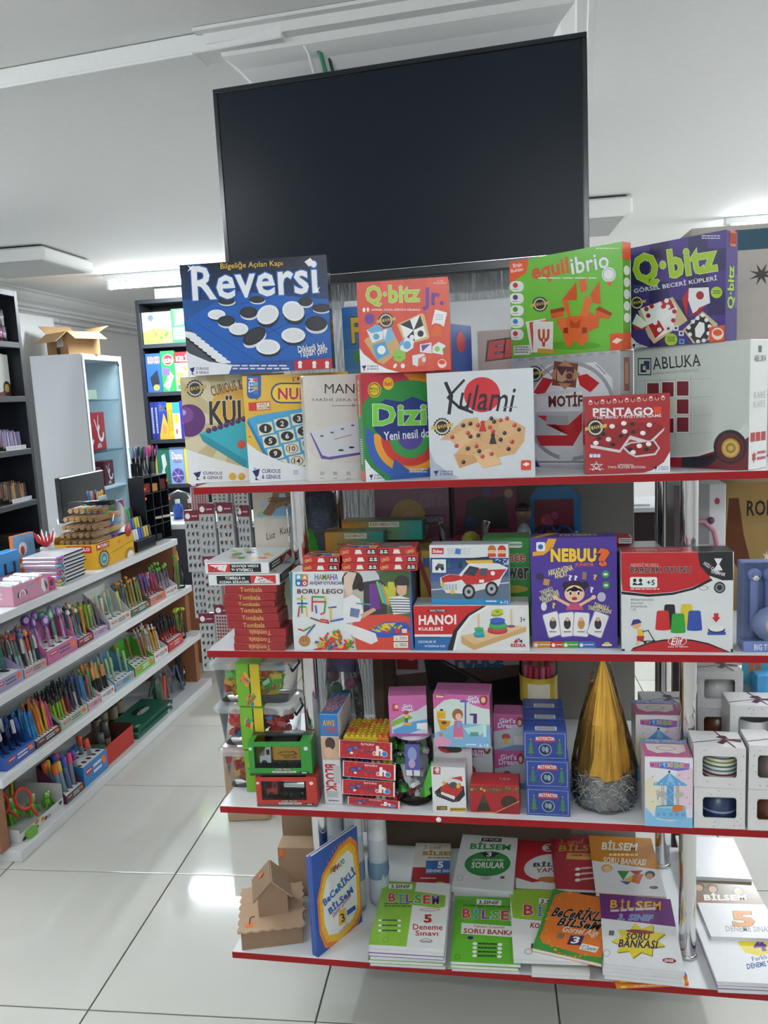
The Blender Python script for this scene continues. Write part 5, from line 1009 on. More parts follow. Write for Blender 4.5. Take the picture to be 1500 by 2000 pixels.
# ---- three clear tubs of building toys
def rshell(x0,y0,x1,y1,r,z0,z1,taper=0.0,n=5):
    def ring(z,k):
        pts = []
        for cx,cy,a0 in ((x1-k-r,y1-k-r,0),(x0+k+r,y1-k-r,90),(x0+k+r,y0+k+r,180),(x1-k-r,y0+k+r,270)):
            for i in range(n): t = math.radians(a0+90*i/(n-1)); pts.append((cx+r*math.cos(t),cy+r*math.sin(t),z))
        return pts
    return ring
def tub(z,label,cols,h=0.106,dx=0.0):
    w,d = 0.192,0.125
    o = empty('toy_tub',RK(-0.028+dx,0.078,z,0),label,'toy tub','clear tubs of building toys')
    ring = rshell(0,0,w,d,0.02,0,0); a = ring(0.001,0.012); b_ = ring(h-0.018,0.004); n = len(a)
    MB().add(a+b_,[(i,(i+1) % n,n+(i+1) % n,n+i) for i in range(n)]+[tuple(range(n-1,-1,-1))],'ffffff',None,True).build('bucket',TUB,o)
    r0 = ring(h-0.020,-0.004); r1 = ring(h-0.010,-0.005); r2 = ring(h-0.004,0.004); r3 = ring(h-0.006,0.012)
    MB().add(r0+r1+r2+r3,[(k*n+i,k*n+(i+1) % n,(k+1)*n+(i+1) % n,(k+1)*n+i) for k in range(3) for i in range(n)]+[tuple(range(3*n,4*n))],'ffffff',None,True).build('lid',clearmat('tub_lid_plastic','eef2f4',0.3,0.12,milk=0.28),o)
    MB().path([(w-0.004,0.02,h-0.012),(w+0.004,0.022,h-0.03),(w+0.004,0.08,h-0.03),(w-0.004,0.084,h-0.012)],0.003,6,'3a3560').build('handle',PLAS,o)
    for i in range(64):
        x,y = random.uniform(0.032,w-0.032),(0.030 if i % 2 else random.uniform(0.03,d-0.032))
        M = T(x,y,0.017+(i/64)*(h-0.052)) @ RZ(random.uniform(0,360)) @ RX(random.uniform(-35,35)) @ RYY(random.uniform(-30,30)) @ T(-0.011,-0.0105,-0.006)
        brick(o,M,random.choice(cols),2,2,0.0108,0.012)
    # green paper sleeve over lid and front
    sx0,sx1 = 0.068,0.125
    s_ = MB().box(sx0,-0.0075,-0.0 if z > S3 else 0.001,sx1,-0.006,h-0.003,'6fae2e').box(sx0,-0.0075,h-0.003,sx1,d+0.004,h-0.002,'6fae2e').build('sleeve',CARD,o)
    p = Print(sx1-sx0,h-0.004,M=T(sx0,-0.0075,0)); p.rect(58,0,100,100,'d0bd2c'); p.rect(54,0,60,100,'2a3a22')
    for cx,cy in ((38,40),(60,92)):
        for k in range(9): p.rect(cx-16+random.uniform(-8,12),cy-14+random.uniform(-8,14),cx+6+random.uniform(-8,16),cy-6+random.uniform(-4,14),random.choice(['c23a34','3a76b8','d9b43a','3a9a4a','e07a32']),random.uniform(-50,50))
    p.done(s_,CARD)
    p = Print(sx1-sx0,d,M=T(sx0,0,h-0.0019) @ RX(-90)); p.rect(10,10,90,80,'c8c95a')
    for k in range(8): p.ell(random.uniform(20,80),random.uniform(25,70),8,7,random.choice(['c23a34','3a76b8','d98a3a','eeeeee']))
    p.done(s_,CARD)
tub(S3,'lowest clear tub with dark red toy pieces behind the truck boxes',['a8323a','b53a40','c9554a','d8c23a'])
tub(S3+0.1068,'middle clear tub of red and yellow toy pieces with a green sleeve',['c23a34','d8c23a','3a8fd0','b5343a'],dx=-0.003)
tub(S3+0.2136,'uppermost clear tub of yellow and blue toy pieces with a green sleeve',['d8c23a','4a9ad0','4fae45','d0a83a','c24a3a'],dx=-0.005)
# ---- two boxed toy trucks
def truckbox(k,col,dark,label,cab,tank):
    w,t,h = dims(k); o = empty('truck_box',bm(k),label,'toy truck','boxed toy trucks')
    fr = MB().box(0,0,0,w,t,0.004,dark,0.0005).box(0,0,0.0041,w,0.002,h*0.22,col).box(0,0,h*0.86,w,0.002,h,col).box(0,0,h*0.22,w*0.09,0.002,h*0.86,col).box(w*0.83,0,h*0.22,w,0.002,h*0.86,col)
    fr.box(0,t-0.002,0.0041,w,t,h,'c9a53a' if tank else '8a7f86').box(0,t*0.62,h-0.002,w,t-0.0021,h,dark if tank else col).box(0,0.0021,h-0.002,w*0.09,t*0.62,h,col).box(w*0.83,0.0021,h-0.002,w,t*0.62,h,col).box(0,0.0021,0.0041,0.002,t-0.0021,h-0.0021,col).box(w-0.002,0.0021,0.0041,w,t-0.0021,h-0.0021,col)
    fr.build('carton',CARD,o); MB().box(w*0.09,0.0006,h*0.22,w*0.83,0.0012,h*0.86,'ffffff').box(w*0.09,0.0022,h-0.0014,w*0.83,t*0.62,h-0.0008,'ffffff').build('window',CLEAR,o)
    p = Print(w,h); p.rrect(40,78,68,84,2,'2c3a2a' if tank else '3a1c1a'); p.rrect(36,86,74,92,2,'d8d8d0'); p.text('SUPER TRUCK',41,79,67,83,'e8e8e0',0.03); p.text('DIE-CAST METAL',38,87,72,91,'2a3a2a',0.03); p.rect(80,88,94,96,'1c1c1c'); p.rect(83,90,91,94,'e6e6e6'); p.ell(3.5,20,2.6,4.5,'d8dcd8'); p.ell(92,20,3.4,6,'d8dcd8'); p.rect(0,93,100,100,dark); p.done(o,CARD)
    tr = MB().box(w*0.33,0.014,h*0.30,w*0.80,t-0.014,h*0.36,'222222',0.001).build('chassis',PLAS,o)
    x0 = w*0.15
    MB().poly([(x0,h*0.30),(w*0.33,h*0.30),(w*0.33,h*0.74),(w*0.245,h*0.74),(x0+0.012,h*0.52),(x0,h*0.50)],0.014,t-0.014,cab).build('cab',PLAS,tr)
    MB().box(x0+0.016,0.0128,h*0.54,w*0.315,0.0138,h*0.70,'2a3038',0.0004).build('cab_window',PLAS,tr)
    if tank: MB().box(w*0.36,0.012,h*0.36,w*0.82,t-0.010,h*0.83,'d99a2a',0.003).build('cargo',PLAS,tr); p = Print(w*0.46,h*0.45,M=T(w*0.36,0.012,h*0.37)); p.line([(22,52),(35,40),(60,42),(75,38),(85,55),(70,60),(30,62)],5,'4a3216'); p.text('HOT CAR',40,68,85,84,'4a3216',0.05); p.done(tr,PLAS)
    else: MB().lathe([(0.0005,0),(h*0.19,0.003),(h*0.2,0.008),(h*0.2,w*0.38),(h*0.19,w*0.40),(0.0005,w*0.405)],18,'c9ccd0',M=T(w*0.39,t*0.5,h*0.58) @ RYY(90)).build('tank',CHROME,tr)
    for x in (0.22,0.46,0.54,0.74): MB().lathe([(0.0005,0),(h*0.09,0.0005),(h*0.09,0.006),(0.0005,0.0065)],14,'1c1c1c',M=T(w*x,0.0125,h*0.29) @ RX(-90)).build('wheel',PLAS,tr)
truckbox('redtruck','b5332a','5f5c5a','red windowed box with a silver tanker truck under the green one','b92c30',False)
truckbox('grtruck','2f8f35','33403a','green windowed box with a yellow and white cargo truck','e3e5e6',True)
# ---- blue and white block box
w,t,h = 0.042,0.135,0.215
o = carton('block_game_box',RK(0.241,0.030,S3,0),w,t,h,'dcdee0','narrow blue and white block game box beside the red brick packets','toy box',CARD,top='2d74b4',left='c9ccd0')
p = Print(w,h); p.rect(0,0,100,24,'2d78bd'); p.text('AWS',15,6,82,13,'e0a03a',0.05,'3a3a60',0.03); p.text('TOYS',22,14,90,21,'c9503a',0.05,'3a3a60',0.03); p.rect(0,25,100,50,'c9a88a'); p.ell(50,32,28,7,'4a3a34'); p.ell(40,42,25,6,'dcb69a'); p.ell(75,44,16,5,'d8ae90'); p.text('BLOCKS',-45,66,130,78,'b5343a',0.06,rot=90); p.rect(58,56,92,76,'bfc2c4'); p.rect(15,85,80,92,'b9bcbe'); p.words(22,95,80,98,1,'6a6a6a'); p.done(o,CARD)
q = side_print('top',w,t,h); q.text('BLOCKS',-60,35,160,65,'b9343a',0.06,'e8ecf0',0.04,rot=-70); q.done(o,CARD,'lid_print')
# ---- packets of bricks with red header cards
def brickpack(u,v,z,yaw,rows,label,tilt=0,hang=0.04):
    o = empty('brick_packet',RK(u,v,z,yaw),label,'toy packet','brick packets with red header cards')
    s = 0.0128; hh = 0.017; nz = len(rows)
    for k,cols in enumerate(rows):
        x = 0.008
        for j in range(4):
            xx = 0.006+0.0*j
            for i in range(4):
                c = cols[(i+j*3) % len(cols)]; brick(o,T(xx+i*2*s,0.004+j*2*s,k*(hh+0.0006)),c,2,2,s,hh)
    w = 0.12
    MB().box(-0.002,-0.003,0.0004,8*s+0.014,8*s+0.012,nz*(hh+0.0006)+0.007,'ffffff',0.006).build('bag',clearmat('packet_film','fbfbfb',0.10,0.12,bump=0.9),o)
    HM = T(-0.004,-0.0045,max(0.0056,nz*(hh+0.0006)-0.004-hang)) @ RZ(0) @ RX(-tilt) @ RYY(2.2)
    hd = MB().box(0,-0.0008,0,w,0.0,hang,'b32a2e').build('header_card',CARD,o,HM)
    p = Print(w,hang,gap=0.0012); p.fill('e6dcdc'); p.rect(2,2,97,98,'b5262c')
    for i in range(34): p.ell(random.uniform(3,96),random.uniform(5,95),1.0,2.6,random.choice(['d0565a','d87a7a']),8)
    for i in range(5): p.ring(random.uniform(5,50),random.uniform(12,90),2.2,2.9,'d0666a',10,ky=2.6)
    p.poly([(14,40),(26,30),(40,24),(42,34),(30,60),(20,72),(14,60)],'7a3550'); p.rect(16,44,24,60,'3a66b4'); p.ell(32,40,3.5,8,'4a76c4'); p.ell(24,70,3,7,'e6e2e2'); p.text('bricks',42,8,66,22,'e8dcdc',0.04)
    p.text('h',70,22,84,78,'eef0f2',0.09); p.ell(86,66,5.6,17,'eef0f2'); p.ell(86,66,4.8,14.5,'2f7fc2'); p.ell(67,66,3.4,14,'d96a3a'); p.ring(67,66,2.6,3.6,'eef0f2',12,ky=3.6); p.rect(44,52,62,62,'5a4a7a'); p.done(hd,CARD,'header_print')
brickpack(0.300,0.030,S3,-2,[['b5343a','8f2a30','d8d8d8','b5343a']],'lowest brick packet, its red card on the shelf',4,0.0175)
brickpack(0.289,0.026,S3+0.026,2,[['a8323a','d0a83a','3a86c8','7dbb3a'],['3a7ec0','4a8ecc','3a7ec0','d0a83a']],'third brick packet from the top with blue bricks behind its red card',5,0.034)
brickpack(0.294,0.024,S3+0.069,-1,[['3a7ec0','a8323a','d8d8d8','d0a83a'],['a8323a','3a5fa0','c9b3b0','d0a83a']],'second brick packet from the top with mixed bricks',5,0.036)
brickpack(0.288,0.022,S3+0.112,1,[['3a5f9a','c9b0ae','d0a83a','a8323a'],['b5343a','dcdcdc','7fc23a','a8a03a'],['d8b930','d8b930','d8b930','dd7a2f']],'uppermost brick packet with yellow and orange bricks on top',5,0.040)
# ---- clear jar of large blocks and the pink box on it
jr = empty('block_jar',RK(0.445,0.075,S3,0),'clear round jar with white and green blocks under the small pink box','jar')
MB().lathe([(0.0005,0.0),(0.038,0.001),(0.042,0.006),(0.043,0.13),(0.040,0.145),(0.041,0.147),(0.041,0.160)],28,'ffffff').build('jar_wall',CLEAR,jr); MB().lathe([(0.043,0.158),(0.0435,0.1655),(0.0005,0.1665)],28,'c9b6cf').build('lid',PLAS,jr)
for i in range(30): brick(jr,T(random.uniform(-0.022,0.006),random.uniform(-0.024,-0.004),0.016+i*0.0041) @ RZ(random.uniform(0,360)) @ RX(random.uniform(-40,40)),['dcdcdc','dcdcdc','4fb53a','3a9a3a','a83a48','2f5f3a'][i % 6],2,2,0.0105,0.011)
for x,z_,a,c in ((0.012,0.02,20,'4fb53a'),(-0.014,0.035,-12,'e0e0e0')): MB().poly([(0,0)]+[(0.008*(i % 2)+0.014,0.006+0.011*i) for i in range(8)]+[(0,0.09)],-0.004,0.004,c,M=T(x,-0.030,z_) @ RYY(a)).build('long_block',PLAS,jr)
MB().box(-0.014,-0.0455,0.075,0.02,-0.0435,0.15,'54559a',0.0005).build('label_card',CARD,jr)
p = Print(0.034,0.075,M=T(-0.014,-0.0455,0.075)); p.ell(50,30,30,22,'8a9ac8'); p.ell(45,60,22,14,'b9a0c0'); p.rect(5,80,45,98,'dcdcdc'); p.rect(55,80,95,98,'dcdcdc'); p.done(jr,CARD)
def dream(k_or_M,wth,label,crop=None,k=None,kind=0):
    w,t,h = wth
    o = carton('pink_brick_set',k_or_M,w,t,h,'c77aa8',label,'toy box',CARD,'pink brick set boxes',top='c06aa0',right='8f4a78',edge='d79abf')
    p = front(k,crop) if k else Print(w,h)
    return o,p
o,p = dream(bm('pink'),dims('pink'),'small pink brick set box standing on the clear jar',CE,'pink')
p.fill('c76aa6'); p.poly([(1060,400),(1120,360),(1200,340),(1262,300),(1265,470),(1065,480)],'c9d3d6'); p.poly([(1062,400),(1150,360),(1180,380),(1062,430)],'7fae4a'); p.poly([(1070,445),(1180,400),(1262,385),(1262,430),(1120,480),(1075,482)],'5a9ad0'); p.poly([(1200,440),(1200,410),(1260,405),(1260,445)],'eceeee'); p.rect(1066,302,1100,342,'c43a3a'); p.ell(1088,318,11,12,'e6b8c0'); p.text("Girl's",1125,304,1175,324,'f4eef4',0.05,'7a4aa0',0.05); p.text('Dream',1118,322,1180,342,'f4eef4',0.05,'7a4aa0',0.05); p.ell(1142,350,14,12,'b9443a'); p.ell(1143,372,10,12,'e6c23a'); p.rect(1134,380,1152,415,'3a5aa8'); p.rect(1125,405,1170,420,'d8b03a'); p.rect(1062,466,1265,486,'b0509a'); p.done(o,CARD)
o,p = dream(bm('girls'),dims('girls'),'large pink brick set box with a yellow toilet and a washbasin',CF,'girls')
p.fill('cfe0d8'); p.poly([(10,165),(270,175),(270,240),(235,235),(190,220),(150,200),(100,192),(60,200),(30,225),(10,245)],'cc5fa0'); p.poly([(10,350),(120,300),(270,310),(270,415),(10,405)],'7fb3d8'); p.poly([(10,370),(60,360),(100,380),(80,405),(10,405)],'d79ac0')
p.rect(22,172,64,190,'c02e36'); p.text('Sluban',26,176,60,187,'f4f4f4',0.05); p.text("Girl's",168,180,215,198,'f4eef4',0.05,'7a4aa0',0.05); p.text('Dream',160,194,220,212,'f4eef4',0.05,'7a4aa0',0.05); p.ell(238,198,18,24,'8a3a2a'); p.ell(236,198,10,13,'e9c2a8')
p.rect(30,250,68,280,'d9a92a'); p.rect(28,246,70,254,'e6bb3a'); p.rect(44,238,58,246,'2a2a2a'); p.poly([(32,282),(92,292),(86,312),(72,318),(72,332),(44,330),(40,312)],'d2952a'); p.ell(62,298,12,7,'5a4a1a')
p.ell(122,262,24,26,'9a5a3a'); p.ell(126,272,14,15,'e8c0a0'); p.poly([(108,290),(140,290),(150,362),(102,362)],'cc6a90'); p.ell(128,308,10,14,'6aa8d8'); p.rect(108,362,120,370,'e8b890'); p.rect(130,362,142,370,'e8b890')
p.line([(157,200),(157,302)],7,'6a5ab0'); p.rect(134,198,166,208,'6a5ab0'); p.poly([(150,322),(250,305),(250,330),(225,352),(170,348)],'b9dfd6'); p.rect(236,310,250,362,'cde6e0'); p.rect(192,258,208,302,'4a2a7a'); p.rect(176,258,206,266,'4a2a7a'); p.rect(178,340,215,358,'5f9a90'); p.ell(48,368,14,20,'d8a0b8'); p.ell(48,352,9,9,'b9785a'); p.text('6-12',218,392,260,405,'f0f6fa',0.04); p.words(160,392,205,404,1,'e6eef6'); p.done(o,CARD)
for M,wth,lb in ((RK(0.535,0.106,S3,0),(0.085,0.05,0.1473),'pink brick set box with a mirror table, under the large pink box'),(RK(0.6225,0.135,S3,0),(0.07,0.06,0.094),'pink brick set box behind the red festive box, lower of two'),(RK(0.6225,0.135,S3+0.0945,0),(0.07,0.06,0.086),'pink brick set box beside the dark blue stack, upper of two')):
    o,p = dream(M,wth,lb); p.fill('b9c6ca'); p.poly([(0,0),(100,0),(100,20),(60,38),(0,48)],'c05a98'); p.text("Girl's",20,10,72,24,'f4eef4',0.05,'7a4aa0',0.05); p.text('Dream',14,23,78,38,'f4eef4',0.05,'7a4aa0',0.05); p.ell(86,20,11,14,'8a3a2a'); p.ell(85,22,6,8,'e9c2a8'); p.ell(40,62,14,9,'b04a44'); p.rect(33,66,48,82,'d8b43a'); p.poly([(0,100),(100,76),(100,100)],'6f93b8'); p.rect(66,60,96,84,'d8dadc'); p.done(o,CARD)
# ---- white box with a red vehicle
o,p = pbox('brick_set_box','lego',CF,'dfe0e1','small white brick set box with a red tracked vehicle','toy box',top='c8c9ca',right='c9cacc',edge='ecedee')
p.fill('e3e4e5'); p.rect(14,495,46,528,'b5303a'); p.ell(33,507,9,9,'e8dcdc'); p.line([(22,505),(30,520),(40,520)],5,'e8dcdc')
p.poly([(20,605),(50,580),(150,580),(155,620),(130,648),(100,652),(30,625)],'26272a')
for i in range(8): p.rect(22+i*13,606+i*5,30+i*13,616+i*5,'55585c',20)
p.poly([(45,590),(70,565),(130,560),(145,595),(110,635),(50,612)],'b8302c'); p.poly([(50,605),(110,625),(108,640),(48,615)],'e6e6e6'); p.ell(105,555,30,22,'d8dadc'); p.ell(103,575,18,14,'4a5058'); p.poly([(90,545),(140,535),(145,560),(120,550)],'c03a34'); p.ell(62,565,8,9,'d8b43a'); p.ell(125,580,9,10,'d8b43a'); p.rect(30,668,76,686,'3a3024'); p.text('TURBO',34,671,72,683,'d8a03a',0.05); p.rect(88,676,160,692,'c9a52f'); p.words(92,680,155,689,1,'3a3020'); p.done(o,CARD)
w,t,h = dims('lego')
lf = MB().box(0,0.051,0.0,w+0.012,0.0535,h+0.045,'d9dadb',0.0005).build('hang_card',CARD,o)
p = Print(w+0.012,h+0.045,M=T(0,0.051,0)); p.ell(38,14,26,10,'b8302c'); p.ell(30,12,12,5,'2a2a2c'); p.ell(55,18,20,5,'2a2a2c'); p.text('BUILDER',66,9,98,16,'3a3a3c',0.04); p.done(lf,CARD)
# ---- red festive box
o,p = pbox('festive_box','xmas',CF,'a82026','low red festive box with small fir trees and garland','gift box',top='b8262c',right='8f1c22',edge='bb4046')
p.fill('a51f26'); p.poly([(175,580),(400,590),(400,612),(350,606),(280,612),(230,600),(175,606)],'6a4a2a')
for i in range(16): p.ell(185+i*14,590+random.uniform(-4,10),6,6,random.choice(['8a6a3a','3f5a2a','b03038','c9a44a']),8)
for x,y,s in ((238,690,1.0),(350,690,0.8)): p.poly([(x,y-80*s),(x+32*s,y),(x-32*s,y)],'33301f'); p.poly([(x,y-80*s),(x+18*s,y-35*s),(x-18*s,y-35*s)],'46432a')
p.ell(350,650,36,28,'3d2a22'); p.poly([(180,700),(290,700),(390,655),(402,640),(402,715),(180,712)],'8f1a20'); p.line([(180,697),(290,697),(400,645)],3,'d8b46a'); p.done(o,CARD)
q = side_print('top',*dims('xmas')); q.text('1.0.0',60,40,80,58,'e0c0b0',0.03); q.done(o,CARD,'lid_print')
# ---- dark blue boxes with fir trees
def multi(u,v,z,yaw,label):
    w,t,h = 0.0915,0.06,0.0628
    o = carton('multi_function_box',RK(u,v,z,yaw),w,t,h,'2b4592',label,'box',CARD,'dark blue boxes with fir trees',top='2f4c9c',right='233a7c',edge='4a63a8')
    p = Print(w,h); p.fill('2a4490'); p.line([(4,6),(96,6),(96,94),(4,94),(4,6)],1.2,'a9b8dc'); p.ell(50,34,24,20,'b03640',24,a0=180,a1=360); p.rect(26,26,74,36,'b03640'); p.text('MULTI FUNCTION',29,18,71,31,'eceef2',0.05); p.ell(50,64,15,22,'1e2a44',24); p.ring(50,64,13,15,'9fb0c8',24,ky=1.45); p.ell(46,62,4,10,'7a92ac'); p.ell(54,64,4,11,'8aa0b4')
    for x in (17,83):
        for k,s in enumerate((5,7,9)): p.poly([(x,30+k*14),(x+s,50+k*14),(x-s,50+k*14)],'3f7a52')
        p.rect(x-1.5,78,x+1.5,86,'7a5a3a'); p.ell(x,28,1.6,2.4,'e0c04a',8)
    p.done(o,CARD); q = side_print('top',w,t,h); q.rect(28,55,78,90,'dfe2e6')
    for i in range(12): q.rect(32+i*3.6,58,33.6+i*3.6,86,'4a4c52')
    q.line([(3,96),(97,96)],2,'8fa0cc'); q.done(o,CARD,'lid_print')
nm = ['front','second','rear']
for j in range(3):
    for i in range(3):
        multi(0.6955-0.001*j+[0,-0.0008,-0.004][i],0.0218+0.0645*j+[0,0.002,0.003][i],S3+i*0.0632+(0.0 if j == 0 else 0),[-1,0,1][i],f"{['bottom', 'middle', 'top'][i]} dark blue fir tree box in the {nm[j]} stack")
# ---- foil party hats in a bag
ht = empty('party_hats',RK(0.864,0.100,S3,0),'tall gold foil party hat with silver tinsel in a clear bag','party hat')
GOLD = pmat('gold_foil',0.26,metal=0.8,noise=0.2,bump=0.35,scale=18,color='e0b050')
TINS = pmat('tinsel_foil',0.25,metal=0.25,noise=0.1)
gm = MB()
nn = 40
vs = []
for (r,z_) in ((0.061,0.075),(0.053,0.12),(0.041,0.19),(0.024,0.255),(0.004,0.325)):
    for i in range(nn): a = 2*math.pi*i/nn; q = r*(1+0.05*math.sin(a*5+z_*30)+0.03*math.sin(a*11)); vs.append((q*math.cos(a),q*math.sin(a),z_))
gm.add(vs,[(j*nn+i,j*nn+(i+1) % nn,(j+1)*nn+(i+1) % nn,(j+1)*nn+i) for j in range(4) for i in range(nn)],'c9983a',None,False).build('gold_cone',GOLD,ht)
MB().lathe([(0.060,0.006),(0.061,0.03),(0.060,0.08)],30,'8f939a').build('brim',TINS,ht)
tm_ = MB()
for i in range(900):
    a = random.uniform(0,2*math.pi); z_ = random.uniform(0.008,0.088); r = 0.0615-0.05*max(0,z_-0.05); d = Vector((random.uniform(-1,1),random.uniform(-1,1),random.uniform(-1,1))).normalized()*0.008
    c = Vector((r*math.cos(a),r*math.sin(a),z_)); n_ = d.orthogonal().normalized()*0.0007; oo = Vector((math.cos(a),math.sin(a),0))*random.uniform(0,0.004)
    tm_.add([c-d+oo-n_,c-d+oo+n_,c+d+oo*1.6+n_,c+d+oo*1.6-n_],[(0,1,2,3)],random.choice(['8a8f98','c9ccd2','6a6f78','d8c898','55585f','5aa0d0'] if random.random() < 0.4 else ['f4f5f7','e3e5e8','c9ccd2']))  # bright and dark greys mixed: the tinsel's sparkle is put into the colour
tag(tm_.build('tinsel',TINS,ht),kind='stuff')
vs = []
for j,(r,z_) in enumerate(((0.064,0.001),(0.070,0.010),(0.070,0.09),(0.060,0.14),(0.047,0.20),(0.030,0.265),(0.016,0.325),(0.014,0.350))):
    for i in range(nn): a = 2*math.pi*i/nn; q = r*(1+0.035*math.sin(a*7+z_*25)+0.02*math.sin(a*13+j)); vs.append((q*math.cos(a),q*math.sin(a),z_))
MB().add(vs,[(j*nn+i,j*nn+(i+1) % nn,(j+1)*nn+(i+1) % nn,(j+1)*nn+i) for j in range(7) for i in range(nn)],'ffffff',None,True).build('clear_bag',clearmat('hat_bag_film','fdfbf6',0.14,0.07,bump=1.0),ht)
# ---- musical carousel boxes
def music(M,label,k=True):
    w,t,h = dims('music')
    o = carton('music_box_carton',M,w,t,h,'e3dfe8',label,'music box',CARD,'carousel music boxes',top='c0608c',right='d5d0dc',left='dcd8e0')
    p = Print(w,h,BX['music'][7:],None,(1220,1290),0.18667); p.fill('e6e4ea'); p.grad(215,1010,720,1700,'eceaee','dfe3ea',6); p.ell(640,1330,130,230,'e6cfdc',24); p.ell(270,1400,90,180,'e8e2c4',24); p.poly([(215,1530),(280,1600),(330,1660),(480,1680),(620,1650),(720,1640),(720,1760),(215,1760)],'86bfe4')
    p.poly([(260,1060),(470,1055),(680,1075),(675,1140),(560,1155),(410,1130),(265,1115)],'7a6fc0')
    for i,(ch,c) in enumerate(zip('Music',('d2337a','c03a4a','3a66c0','3a8fd0','d89a2f'))): p.text(ch,270+i*48,1066,312+i*48,1112,c,0.06,'f2f0f6',0.03)
    for i,(ch,c) in enumerate(zip('Box',('8abf3a','d89a2f','d2337a'))): p.text(ch,520+i*52,1074,566+i*52,1122,c,0.06,'f2f0f6',0.03)
    p.ell(466,1162,13,13,'4a4f60'); p.poly([(466,1172),(600,1270),(650,1285),(650,1310),(302,1305),(302,1280),(350,1268)],'62a6d6'); p.poly([(466,1172),(520,1270),(440,1270)],'8cc2e6')
    for i in range(6): p.ell(325+i*62,1288,10,8,'c2dcee')
    p.rect(440,1308,512,1525,'5a9ccc'); p.line([(445,1330),(508,1380),(445,1430),(508,1480)],8,'8cc0e0')
    for x in (388,408,545,562): p.line([(x,1305),(x,1520)],6,'8a8070')
    p.ell(385,1395,55,32,'b9b6b2'); p.ell(345,1375,20,24,'c6c3be'); p.rect(340,1420,352,1455,'a8a49e'); p.rect(420,1420,432,1460,'a8a49e'); p.ell(565,1405,48,26,'b4c0ac'); p.ell(600,1400,18,20,'c0b8a0')
    p.ell(480,1530,155,20,'55704a',24); p.poly([(325,1530),(635,1530),(650,1645),(560,1662),(430,1662),(315,1640)],'76b6dc'); p.ell(480,1532,150,12,'9cced8')
    for i in range(5): p.ring(350+i*65,1606,10,16,'4a7aa0',10)
    for x,y in ((285,1220),(560,1205),(655,1235),(640,1440),(285,1480),(670,1500)): p.line([(x,y),(x+18,y-14)],5,'7a5a6a')
    if k: p.rect(500,1518,608,1575,'e8722a',-8)
    p.done(o,CARD)
    q = side_print('top',w,t,h); q.fill('c05f8e'); q.poly([(0,0),(100,0),(100,22),(0,22)],'6aa6d4'); q.text('Music Box',10,3,90,19,'dcd2ea',0.05,'7a4aa0',0.03,rot=180); q.poly([(8,28),(92,28),(90,65),(70,82),(50,74),(28,82),(10,62)],'e3d9d6'); q.ell(50,52,22,14,'c9a99a'); q.ell(50,52,18,10,'e3d9d6'); q.done(o,CARD,'lid_print')
music(bm('music'),'pastel carousel music box carton with an orange price sticker')
music(RK(0.936,0.127,S3+0.037,0),'second pastel carousel music box carton standing higher behind the first',False)
carton('plain_carton',RK(0.937,0.128,S3,0),0.09,0.08,0.0365,'c9ccd0','flat white carton raising the rear music box','carton',CARD)
